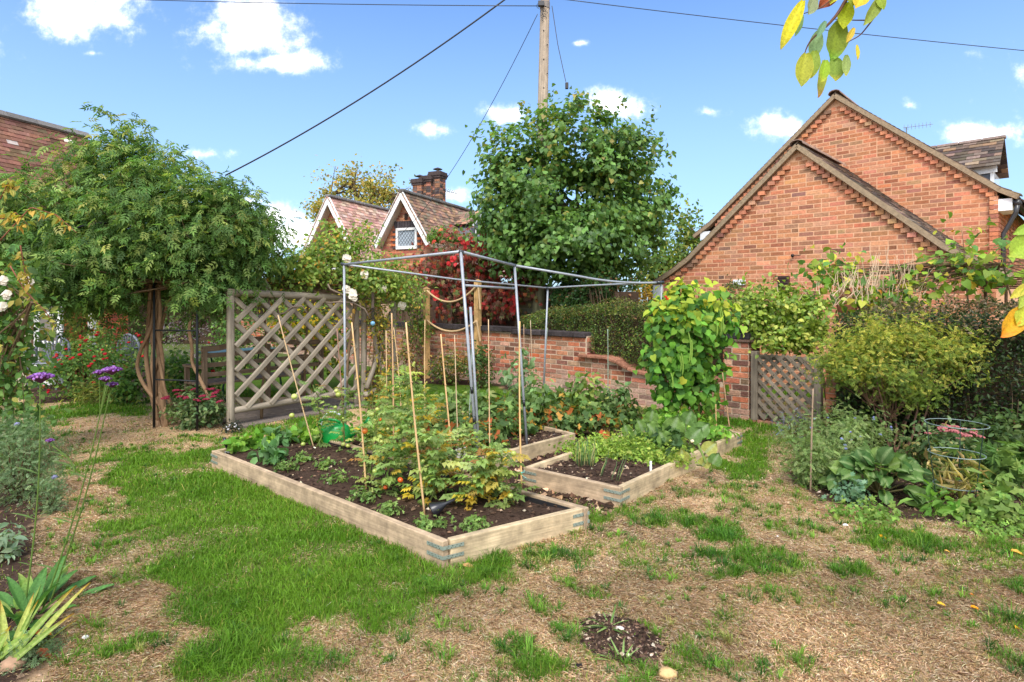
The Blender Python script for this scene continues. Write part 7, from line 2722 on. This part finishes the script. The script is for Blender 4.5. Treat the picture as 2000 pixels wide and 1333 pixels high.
LET = [(S(128, 166, 62), 3), (S(104, 148, 56), 3), (S(150, 178, 80), 1)]
for i, (px, py, lb) in enumerate(((470, 872, 'bright lettuce at the left end of the tomato bed, beside the trowel'), (508, 866, 'broad green lettuce, second along the back of the tomato bed'), (548, 858, 'blue-green beet leaves at the back of the tomato bed'),
                                  (585, 850, 'curly bright lettuce at the back board, near the watering can'), (520, 892, 'dark stemmed beetroot in the left part of the tomato bed'), (618, 852, 'frilly yellow-green lettuce beside the back board'))):
    veg('lettuce', lb, 'lettuce', G(px, py + 12, .1), .13, .11, .085, 'oval', LET if i not in (2, 4) else [(S(98, 134, 82), 3), (S(84, 118, 70), 2)], 90, .62, droop=-.1, stems=0, ntw=0)
for px, py, wl in ((560, 915, 'just right of the dark beetroot'), (640, 910, 'behind the foot of the reddish cane'), (705, 975, 'at the front board by the long yellow cane'), (760, 1000, 'at the front board below the bushy plants'),
                   (840, 1030, 'nearest the strapped corner of the bed'), (650, 940, 'left of the long yellow cane foot'), (930, 1030, 'under the yellow-leaved low tomato plant'), (590, 900, 'at the foot of the first leaning cane')):
    veg('chickweed', 'seedling weeds on the tomato bed soil, ' + wl, 'weed', G(px, py, .11), .035, .10, .03, 'tri', [(S(124, 148, 80), 3), (S(100, 128, 64), 2)], 110, .9, stems=0, ntw=0, group='weed patches in the tomato bed')
# salad carpet in the right-hand bed
c0 = bed_pt('B', .45, .42)
for i, (s, u, lb) in enumerate(((.22, .42, 'low salad carpet in the right bed, left back half'), (.12, .32, 'narrow salad strip along the left board of the right bed'), (.5, .40, 'yellow-green salad carpet in the middle of the right bed'), (.8, .42, 'low salad carpet along the right board'), (.35, .58, 'salad carpet behind, toward the squash'), (.65, .55, 'salad carpet in front of the dark beets'))):
    q = bed_pt('B', s, u, .11)
    veg('salad_patch', lb, 'salad', q, .06, .24, .032, 'tri', [(S(156, 172, 78), 3), (S(132, 156, 66), 3), (S(112, 140, 60), 1.5)], 1100, .9, stems=0, ntw=0, clumps=140, cr=.05)
for s, u, lb in ((.62, .52, 'dark beet plant in the right bed, before the squash'), (.78, .50, 'second dark beet plant nearer the right board')):
    veg('beet', lb, 'beet', bed_pt('B', s, u, .11), .20, .13, .11, 'oval', [(S(84, 112, 66), 3), (S(70, 96, 58), 2)], 46, .5, stems=6, stemcol=S(110, 50, 60), droop=-.1)
for s, u, lb in ((.30, .17, 'thick tuft of spring onions at the left of the right bed'), (.36, .20, 'second tuft of spring onions beside the thick one'), (.62, .12, 'leaning spring onion in the middle of the bare soil'), (.80, .10, 'small bent spring onion nearest the front board')):
    q = bed_pt('B', s, u, .09)
    t = thing('spring_onion', lb, 'spring onion', q, 'spring onions in the right bed')
    big = s < .4
    for k in range(14 if big else 4):
        d = np.array([random.gauss(0, .12), random.gauss(0, .12), 1])
        if s > .6: d = np.array([.25, -.05, 1])
        ln = random.uniform(.16, .26) if big else random.uniform(.13, .24)
        p0 = q + np.array([random.gauss(0, .018), random.gauss(0, .018), 0])
        MB().tube([p0, p0 + d * ln * .4, p0 + d * ln * .8 + np.array([.01, 0, 0]), p0 + d * ln], [.0026, .0028, .002, .0007], S(110, 140, 92) if k % 4 else S(196, 186, 130), 6).build('onion_leaf', LEAF, t, smooth=True)
# squash with big leaves over the back of the right bed
sq = thing('squash_plant', 'squash with big mottled leaves spilling over the right bed', 'squash', bed_pt('B', .6, .7, .1))
for (px, py, Y, s, dx, col) in ((1310, 830, 5.3, .20, .2, 0), (1300, 855, 5.2, .17, -.3, 0), (1348, 846, 5.3, .16, .5, 1), (1280, 835, 5.4, .16, -.5, 0), (1378, 872, 4.9, .13, .6, 2), (1392, 895, 4.75, .11, .3, 1), (1330, 890, 4.95, .13, .0, 2), (1362, 835, 5.3, .15, .6, 1), (1255, 830, 5.6, .15, -.3, 0), (1240, 850, 5.5, .12, 0, 0), (1340, 815, 5.6, .16, .2, 1), (1270, 812, 5.8, .14, .1, 0), (1225, 838, 5.6, .12, -.2, 0), (1372, 900, 4.8, .10, .4, 2)):
    ki = ('sq', col, px % 3)
    if ki not in _LM:
        c = [S(124, 154, 80), S(108, 140, 76), S(172, 172, 92)][col]
        big_leaf_mesh(ki, 1.0, 1.0, c, S(170, 186, 150), .35, .14, 'heart', None, .08, m=10, k=7)
    q = P(px, py, Y)
    place(sq, _LM[ki], q - np.array([0, 0, s * .4]), [dx, -.35, .75], [dx * .4, -.75, .7], s)
    g0 = bed_pt('B', .6, .7, .09)
    MB().tube([np.array([q[0] * .8 + g0[0] * .2, q[1] * .8 + g0[1] * .2, .09]), q - np.array([0, 0, s * .4])], .007, S(128, 146, 96), 6).build('leaf_stalk', LEAF, sq)
MB().blob(P(1352, 862, 5.0), [.018, .018, .014], S(240, 226, 190), 8, .2).build('flower', PETAL, sq)
mb = MB(); limb(mb, P(1365, 868, 4.9), P(1378, 905, 4.75), .011, .008, S(120, 140, 70), .1); mb.build('vine_stem', LEAF, sq, smooth=True)
for i, (s, u, lb) in enumerate(((.2, .85, 'leafy potato-like plant at the back left corner of the right bed'), (.4, .78, 'bright leafy plant left of the squash'), (.85, .82, 'low weeds at the back right corner of the right bed'))):
    veg('leafy_vegetable', lb, 'vegetable', bed_pt('B', s, u, .1), .2, .18, .06, 'oval', LET, 240, .6)
# strawberries, raspberries and currants in the bed by the wall
STR = [(S(92, 118, 62), 4), (S(112, 134, 76), 3), (S(74, 100, 54), 2), (S(180, 140, 66), .9), (S(186, 104, 60), .6)]
k = 0
for (px, py, h, lb) in ((900, 872, .2, 'strawberry plant at the near left end of its bed'), (950, 868, .22, 'strawberry plant next to the near corner of its bed'), (985, 850, .25, 'strawberry plant behind the bright yellow cane'), (1020, 845, .22, 'strawberry plant at the right cage post foot'), (940, 840, .28, 'strawberry plant in the middle of its bed'),
                        (985, 820, .26, 'strawberry plant toward the wall in its bed'), (1060, 835, .22, 'strawberry plant at the far board end'), (1100, 838, .22, 'strawberry plant spilling over the end board'), (1140, 838, .24, 'bronzing strawberry plant beyond the board end'),
                        (1180, 842, .24, 'orange-leaved strawberry plant in the gap between beds'), (1100, 815, .25, 'strawberry plant nearest the wall foot'), (1180, 815, .22, 'strawberry plant by the lone green cane'), (1220, 825, .22, 'strawberry plant left of the beans'), (860, 855, .2, 'strawberry plant near the small back bed')):
    q = G(px, py, .1)
    veg('strawberry_plant', lb, 'strawberry plant', q, h, .22, .085, 'tri', STR, 150, .95, droop=.2, stems=2, ntw=8)
for (px, py, top, lb, pal) in ((1060, 840, 735, 'upright raspberry cane with drooping leaves beside the back cage post', [(S(116, 140, 84), 3), (S(96, 122, 70), 2)]), (1140, 830, 735, 'leafy currant bush before the brick wall, pale tips', [(S(112, 136, 70), 3), (S(150, 164, 84), 2)]),
                               (1205, 820, 760, 'thin currant bush before the whitened wall foot', [(S(104, 130, 80), 3)]), (1012, 815, 690, 'slender apple whip behind the right cage post', [(S(124, 148, 104), 3), (S(104, 130, 84), 2)]), (935, 830, 765, 'raspberry plant in the middle of the strawberry bed', [(S(112, 136, 74), 3), (S(140, 150, 84), 1)]), (880, 822, 770, 'raspberry plant in the small back bed', [(S(112, 136, 74), 3)])):
    b = G(px, py, .08)
    zt = P(px, top, b[1])[2]
    shrub('fruit_bush', lb, 'fruit bush', b, [(b[0], b[1], (zt + b[2]) / 2 + .05, .15, .15, (zt - b[2]) * .5)], 190, .085, .62, 'oval', pal, clumps=26, cr=.06, stems=3, stemr=.006, droop=1.0, stemcol=S(110, 92, 70), ntw=12)
for (px, py, c, wl) in ((1178, 858, S(206, 120, 60), 'orange turning leaf, middle of three in the gap between beds'), (1182, 848, S(196, 90, 56), 'rusty turning leaf, top of three in the gap between beds'), (1168, 866, S(190, 110, 70), 'brown turning leaf, lowest of three in the gap between beds'), (1200, 838, S(176, 140, 100), 'tan dying leaf behind the orange leaves between the beds'),
                    (1048, 838, S(214, 180, 70), 'yellow turning leaf beside the foot of the raspberry cane'), (1055, 828, S(206, 150, 80), 'pale orange turning leaf just above the yellow one by the raspberry cane'), (1098, 812, S(210, 170, 130), 'pinkish buff dying leaf before the wall foot'), (1240, 806, S(190, 150, 120), 'tan dying leaf left of the bean plant foot'), (1195, 826, S(180, 160, 120), 'greyish dying leaf above the orange leaves between the beds')):
    me = big_leaf_mesh(('dead', px), .09, .075, c, c * 1.2, .5, .2, 'heart', None, .1)
    o = place(None, me, P(px, py, G(px, py + 14, .05)[1]), [random.uniform(-1, 1), -.4, .2], [0, -.6, .8], 1.1, 'autumn_leaf')
    tag(o, wl, 'leaf', 'turning leaves in the strawberry bed')
veg('tall_weeds', 'yellow flowered feathery plants behind the tomatoes', 'weed', G(845, 845, .08), .28, .13, .05, 'sprig', [(S(214, 190, 44), 3), (S(150, 160, 60), 2)], 190, .6)
veg('pea_plants', 'low green plants in the small back bed', 'vegetable', bed_pt('D', .5, .4, .08), .16, .22, .05, 'tri', GREENS, 420, .9)
veg('leafy_patch', 'bright green leafy patch right of the watering can', 'vegetable', G(745, 850, .03), .22, .30, .07, 'oval', LET, 620, .6)

# ------------------------------------------------------------------ loose things
def watering_can():
    Y = 5.75
    b = P(655, 862, Y); b[2] = 0.10
    t = thing('watering_can', 'bright green plastic watering can behind the back board of the tomato bed', 'watering can', b)
    g = S(18, 150, 62)
    x, y = np.array([1., 0, 0]), np.array([0, 1., 0])
    mb = MB()
    mb.lathe([(.155, 0), (.16, .01), (.15, .10), (.125, .16), (.10, .175), (.095, .17), (.10, .12), (.02, .11)], b, g, 24, np.diag([1.0, .62, 1.0]))
    mb.build('body', PLASTIC, t, smooth=True)
    a = np.linspace(-.2, math.pi * .95, 16)
    pts = [b + x * (-.07 - .13 * math.sin(s) * 0.9) + x * .02 * (s - 1) + UPV * (.12 - .11 * math.cos(s)) for s in a]
    pts = [b + x * u + UPV * z for u, z in ((-.15, .03), (-.185, .08), (-.18, .16), (-.14, .215), (-.08, .225), (0, .215), (.05, .19))]
    MB().tube(pts, .014, g, 10).build('handle', PLASTIC, t, smooth=True)
    MB().tube([b + x * .12 + UPV * .05, b + x * .2 + UPV * .10, b + x * .30 + UPV * .19], [.03, .022, .016], g, 10).build('spout', PLASTIC, t, smooth=True)
    MB().tube([b + x * .29 + UPV * .18, b + x * .345 + UPV * .225], [.018, .036], S(16, 130, 54), 12).build('rose_head', PLASTIC, t, smooth=True)
    # white wire hoop leaning behind it
    c = b + y * .12 - x * .06 + UPV * .12
    tag(MB().tube([c + x * .12 * math.cos(s) + UPV * .15 * math.sin(s) for s in np.linspace(.9, 3.9, 18)], .01, S(200, 204, 206), 7).build('hoop', PLASTIC, smooth=True), 'white curved plastic strip behind the watering can', 'hoop')


watering_can()


def small_things():
    # hand tool stuck in the soil
    q = G(446, 887, .1)
    t = thing('hand_trowel', 'black handled trowel stuck in the soil at the left corner of the tomato bed', 'trowel', q)
    top = P(438, 855, q[1])
    MB().tube([q + (top - q) * .35, q + (top - q) * .6, top], [.010, .013, .012], S(28, 28, 30), 10).build('handle', PLASTIC, t, smooth=True)
    MB().tube([q + (top - q) * .15, q + (top - q) * .37], .006, S(160, 164, 166), 8).build('neck', METAL, t)
    MB().bar(q - UPV * .02, q + (top - q) * .18, .05, .004, S(170, 172, 172), up=[0, -1, .2]).build('blade', METAL, t)
    # black plastic funnel (watering spike)
    q = G(862, 1010, .1)
    t = thing('plastic_funnel', 'black plastic funnel lying on the soil near the front of the tomato bed', 'funnel', q)
    ax = np.array([nrm([.1, .3, 1]), nrm([-.2, 1, -.28]), nrm([1, .2, .45])])
    ax[1] = nrm(np.cross(ax[2], ax[0])); ax[0] = np.cross(ax[1], ax[2])
    MB().lathe([(.05, 0), (.052, .005), (.03, .06), (.012, .10), (.009, .16), (.006, .16), (.008, .10), (.026, .06), (.046, .004)], q + UPV * .04 - np.array([.06, 0, 0]), S(34, 34, 38), 16, ax).build('cone', PLASTIC, t, smooth=True)
    # white rag
    q = P(902, 872, 5.05)
    V, C = [], []
    n = 14
    for i in range(n):
        for j in range(n):
            u, v = i / (n - 1) - .5, j / (n - 1)
            V.append(q + np.array([u * (.09 + .03 * v), .03 * math.sin(u * 22 + v * 4) - .02 * v, -v * .1 + .02 * math.sin(u * 9)]))
            C.append(S(226, 222, 214))
    Q = [[i * n + j, (i + 1) * n + j, (i + 1) * n + j + 1, i * n + j + 1] for i in range(n - 1) for j in range(n - 1)]
    tag(obj_np('rag', np.array(V), np.array(Q), np.array(C), PETAL, None, np.array(V), True), 'crumpled white rag hung over the near corner of the strawberry bed', 'rag')
    # twine on the yellow cane
    q = P(1017, 925, G(1019, 945, .05)[1])
    mb = MB()
    for k in range(3):
        a = np.linspace(0, 6.3, 10)
        mb.tube(np.stack([q[0] + .012 * np.cos(a), q[1] + .012 * np.sin(a), q[2] + .004 * k + a * .0005], 1), .0025, S(120, 200, 190), 4)
    mb.tube([q, q + np.array([.02, -.01, -.02]), q + np.array([.045, -.01, -.035])], .0022, S(120, 200, 190), 4)
    mb.tube([q, q + np.array([.025, -.01, .01]), q + np.array([.03, -.01, .03])], .0022, S(120, 200, 190), 4)
    tag(mb.build('twine_tie', ROPE), 'pale turquoise twine knotted round the bright yellow cane', 'twine')
    q = bed_pt('B', .93, .25, .10)
    q = P(1271, 912, G(1271, 922, .12)[1])
    tag(MB().bar(q - UPV * .05, q + UPV * .045, .016, .003, S(236, 236, 230), up=[0, 1, 0]).build('plant_label', PLASTIC), 'blank white plant label by the right board of the onion bed', 'plant label')
    # fallen leaves, stones
    fl = [(904, 1112, S(206, 160, 106), .05, 'curled tan leaf on the turf just below the near bed corner'), (1716, 1054, S(232, 168, 40), .04, 'bright orange fallen leaf on grass before the flower bed'), (1779, 1046, S(222, 182, 90), .035, 'curled buff fallen leaf close to the flower bed'),
          (1975, 1088, S(232, 176, 80), .045, 'long orange-buff fallen leaf near the right edge'), (1896, 1172, S(226, 140, 50), .022, 'tiny upright orange petal of leaf on dry turf'), (1831, 1191, S(236, 186, 60), .03, 'yellow fallen leaf, left of a closely spaced pair'),
          (1896, 1199, S(238, 160, 30), .032, 'vivid orange fallen leaf, right of a closely spaced pair'), (1983, 1238, S(232, 170, 50), .03, 'narrow orange fallen leaf near the lower right edge'), (1996, 1215, S(236, 214, 170), .04, 'pale cream fallen leaf cut by the right edge'),
          (73, 1292, S(168, 92, 60), .05, 'rusty curled leaf on bare soil at the bottom left'), (68, 1260, S(196, 120, 50), .05, 'orange rolled leaf under the iris'), (1192, 976, S(220, 190, 140), .035, 'pale leaf on the turf below the right bed'), (1845, 1086, S(226, 176, 90), .022, 'small buff leaf on the grass below the border'), (1420, 905, S(214, 190, 150), .03, 'pale leaf beside the right bed board')]
    for i, (px, py, c, s, lb) in enumerate(fl):
        q = G(px, py)
        q[2] = float(ground_z(q[0], q[1])) + .022
        me = big_leaf_mesh(('fl', i), 1.0, .5, c, c * 1.1, .5, .35, 'oval', None, .06)
        az = random.uniform(-.5, .5)
        o = place(None, me, q, [math.cos(az), math.sin(az), .05], [0, -.25, 1], s * 1.4, 'fallen_leaf')
        tag(o, lb, 'leaf', 'fallen leaves on the lawn')
    st = [(1303, 1322, .038, S(206, 172, 120), 'smooth buff stone at the bottom edge'), (1210, 1232, .022, S(206, 186, 178), 'pale chipped stone on the bare soil patch'), (166, 1256, .016, S(226, 222, 216), 'white chip of shell on the left turf'), (1651, 1027, .018, S(238, 238, 240), 'white pebble on the turf below the border'),
          (1131, 1310, .018, S(36, 32, 32), 'small black clod in the scorched turf'), (1236, 1222, .010, S(200, 190, 176), 'small flint at the back of the soil patch'), (25, 1310, .05, S(150, 120, 96), 'rough brown stone under the iris leaves'), (1518, 1047, .010, S(220, 218, 214), 'tiny white pebble left of the border')]
    for (px, py, r, c, lb) in st:
        q = G(px, py)
        q[2] = float(ground_z(q[0], q[1])) + r * .35
        tag(MB().blob(q, [r, r * .8, r * .5], c, 10, .12).build('stone', STONE, smooth=True), lb, 'stone', 'stones on the lawn')


small_things()


def turf_weed(px, py, n, ln, label):
    b = G(px, py)
    strap_leaves('grass_tussock', label, b, n, ln, .010, [(S(128, 150, 84), 3), (S(104, 132, 66), 2)], 'weed', el=(.2, .9), rad=.03, curl=.4)


turf_weed(1190, 1225, 16, .12, 'coarse couch grass at the back of the bare soil patch')
turf_weed(1215, 1295, 16, .11, 'coarse couch grass in front of the bare soil patch')


# ------------------------------------------------------------------ overhanging branch near the camera, top right
def branch():
    Y = 1.75
    t = thing('overhanging_branch', 'leafy apple branch hanging into the sky at the upper right', 'branch', P(1700, -80, Y))
    tc = S(96, 72, 58)

    def tw(pts, r0, r1):
        q = np.array([P(x, y, Y + dy) for x, y, dy in pts])
        ts = np.linspace(0, len(q) - 1, 20)
        qq = np.stack([np.interp(ts, np.arange(len(q)), q[:, k]) for k in range(3)], 1)
        for _ in range(2): qq[1:-1] = .25 * qq[:-2] + .5 * qq[1:-1] + .25 * qq[2:]
        MB().tube(qq, np.linspace(r0, r1, 20), tc, 6).build('twig', BARK, t, smooth=True)
    tw([(1900, -260, .3), (1780, -160, .1), (1700, -60, 0), (1650, 0, 0), (1640, 25, 0), (1612, 55, -.02), (1585, 75, 0), (1574, 95, 0), (1570, 112, 0)], .008, .001)
    tw([(1760, -120, .05), (1735, -5, 0), (1700, 45, 0), (1680, 70, 0), (1655, 83, 0)], .004, .0012)
    tw([(1660, -30, 0), (1605, 15, 0), (1570, 27, 0)], .003, .0012)
    tw([(1700, 40, 0), (1670, 40, .02), (1630, 38, .02)], .0022, .001)
    gy = [S(150, 176, 50), S(112, 148, 52), S(176, 184, 70)]
    #  base px, tip px, width/length, colour, tip colour
    lv = [((1569, 2), (1525, 92), .26, S(206, 196, 40), S(170, 160, 60)), ((1590, -8), (1582, 28), .7, S(150, 160, 120), None), ((1567, 30), (1556, 70), .3, S(120, 150, 90), None), ((1635, -14), (1600, 15), .55, S(150, 72, 40), S(110, 50, 36)),
          ((1655, 5), (1648, 55), .55, S(176, 190, 40), S(186, 190, 50)), ((1638, 42), (1628, 118), .62, S(128, 146, 48), S(120, 170, 40)), ((1612, 42), (1597, 72), .35, S(110, 146, 110), None), ((1598, 62), (1588, 116), .46, S(130, 160, 110), S(150, 176, 130)),
          ((1574, 105), (1567, 168), .52, S(170, 172, 60), S(160, 166, 70)), ((1590, 100), (1586, 152), .5, S(140, 160, 60), S(170, 170, 60)), ((1607, 118), (1605, 190), .3, S(164, 170, 70), S(206, 150, 90)), ((1612, 118), (1608, 160), .5, S(150, 180, 50), S(190, 190, 60)),
          ((1630, 115), (1634, 158), .75, S(136, 160, 70), S(200, 190, 70)), ((1652, 108), (1654, 148), .4, S(150, 170, 100), S(190, 190, 90)), ((1672, 88), (1678, 116), .4, S(206, 190, 60), S(190, 160, 60)), ((1668, 55), (1655, 82), .35, S(196, 170, 60), None),
          ((1725, -10), (1692, 48), .34, S(140, 156, 70), S(160, 170, 70)), ((1690, -14), (1672, 14), .8, S(206, 186, 50), S(220, 180, 60)), ((1668, -16), (1665, 12), .9, S(140, 156, 60), None), ((1712, -18), (1728, 18), .5, S(150, 170, 60), None), ((1640, -20), (1622, 6), .6, S(190, 190, 60), None)]
    for i, (b, e, w, c, tip) in enumerate(lv):
        dy = random.uniform(-.04, .04)
        p0, p1 = P(b[0], b[1], Y + dy), P(e[0], e[1], Y + dy - .01)
        ln = np.linalg.norm(p1 - p0)
        me = big_leaf_mesh(('br', i), 1.0, w, c, c * 1.35, .18, .14, 'oval', tip, .03, m=11, k=7)
        place(t, me, p0, p1 - p0, nrm(np.array([random.uniform(-.5, .5), -1, random.uniform(-.1, .3)])), ln * .98)
    t2 = thing('overhanging_branch', 'drooping twig with one orange and a few yellow-green leaves at the right edge', 'branch', P(2060, 420, 1.7))
    q = np.array([P(2200, 380, 1.7), P(2060, 420, 1.7), P(2030, 500, 1.7), P(2012, 560, 1.7), P(2000, 600, 1.7)])
    MB().tube(q, np.linspace(.005, .0012, 5), tc, 6).build('twig', BARK, t2, smooth=True)
    q = np.array([P(2060, 420, 1.7), P(2025, 450, 1.7), P(1998, 470, 1.7)])
    MB().tube(q, np.linspace(.003, .0012, 3), tc, 6).build('twig', BARK, t2, smooth=True)
    for i, (b, e, w, c, tip) in enumerate((((2000, 600), (1965, 656), .55, S(214, 160, 40), S(226, 130, 40)), ((2010, 590), (1992, 634), .6, S(176, 184, 60), S(190, 190, 70)), ((2010, 555), (1980, 580), .35, S(190, 180, 70), None), ((2005, 560), (1996, 600), .4, S(160, 176, 70), None), ((2015, 470), (1978, 498), .8, S(150, 176, 60), S(170, 180, 70)), ((2015, 440), (1986, 456), .4, S(150, 180, 70), None))):
        p0, p1 = P(b[0], b[1], 1.7), P(e[0], e[1], 1.68)
        ln = np.linalg.norm(p1 - p0)
        me = big_leaf_mesh(('br2', i), 1.0, w, c, c * 1.3, .2, .14, 'oval', tip, .03, m=11, k=7)
        place(t2, me, p0, p1 - p0, nrm(np.array([random.uniform(-.3, .3), -1, random.uniform(0, .3)])), ln * 1.05)


branch()
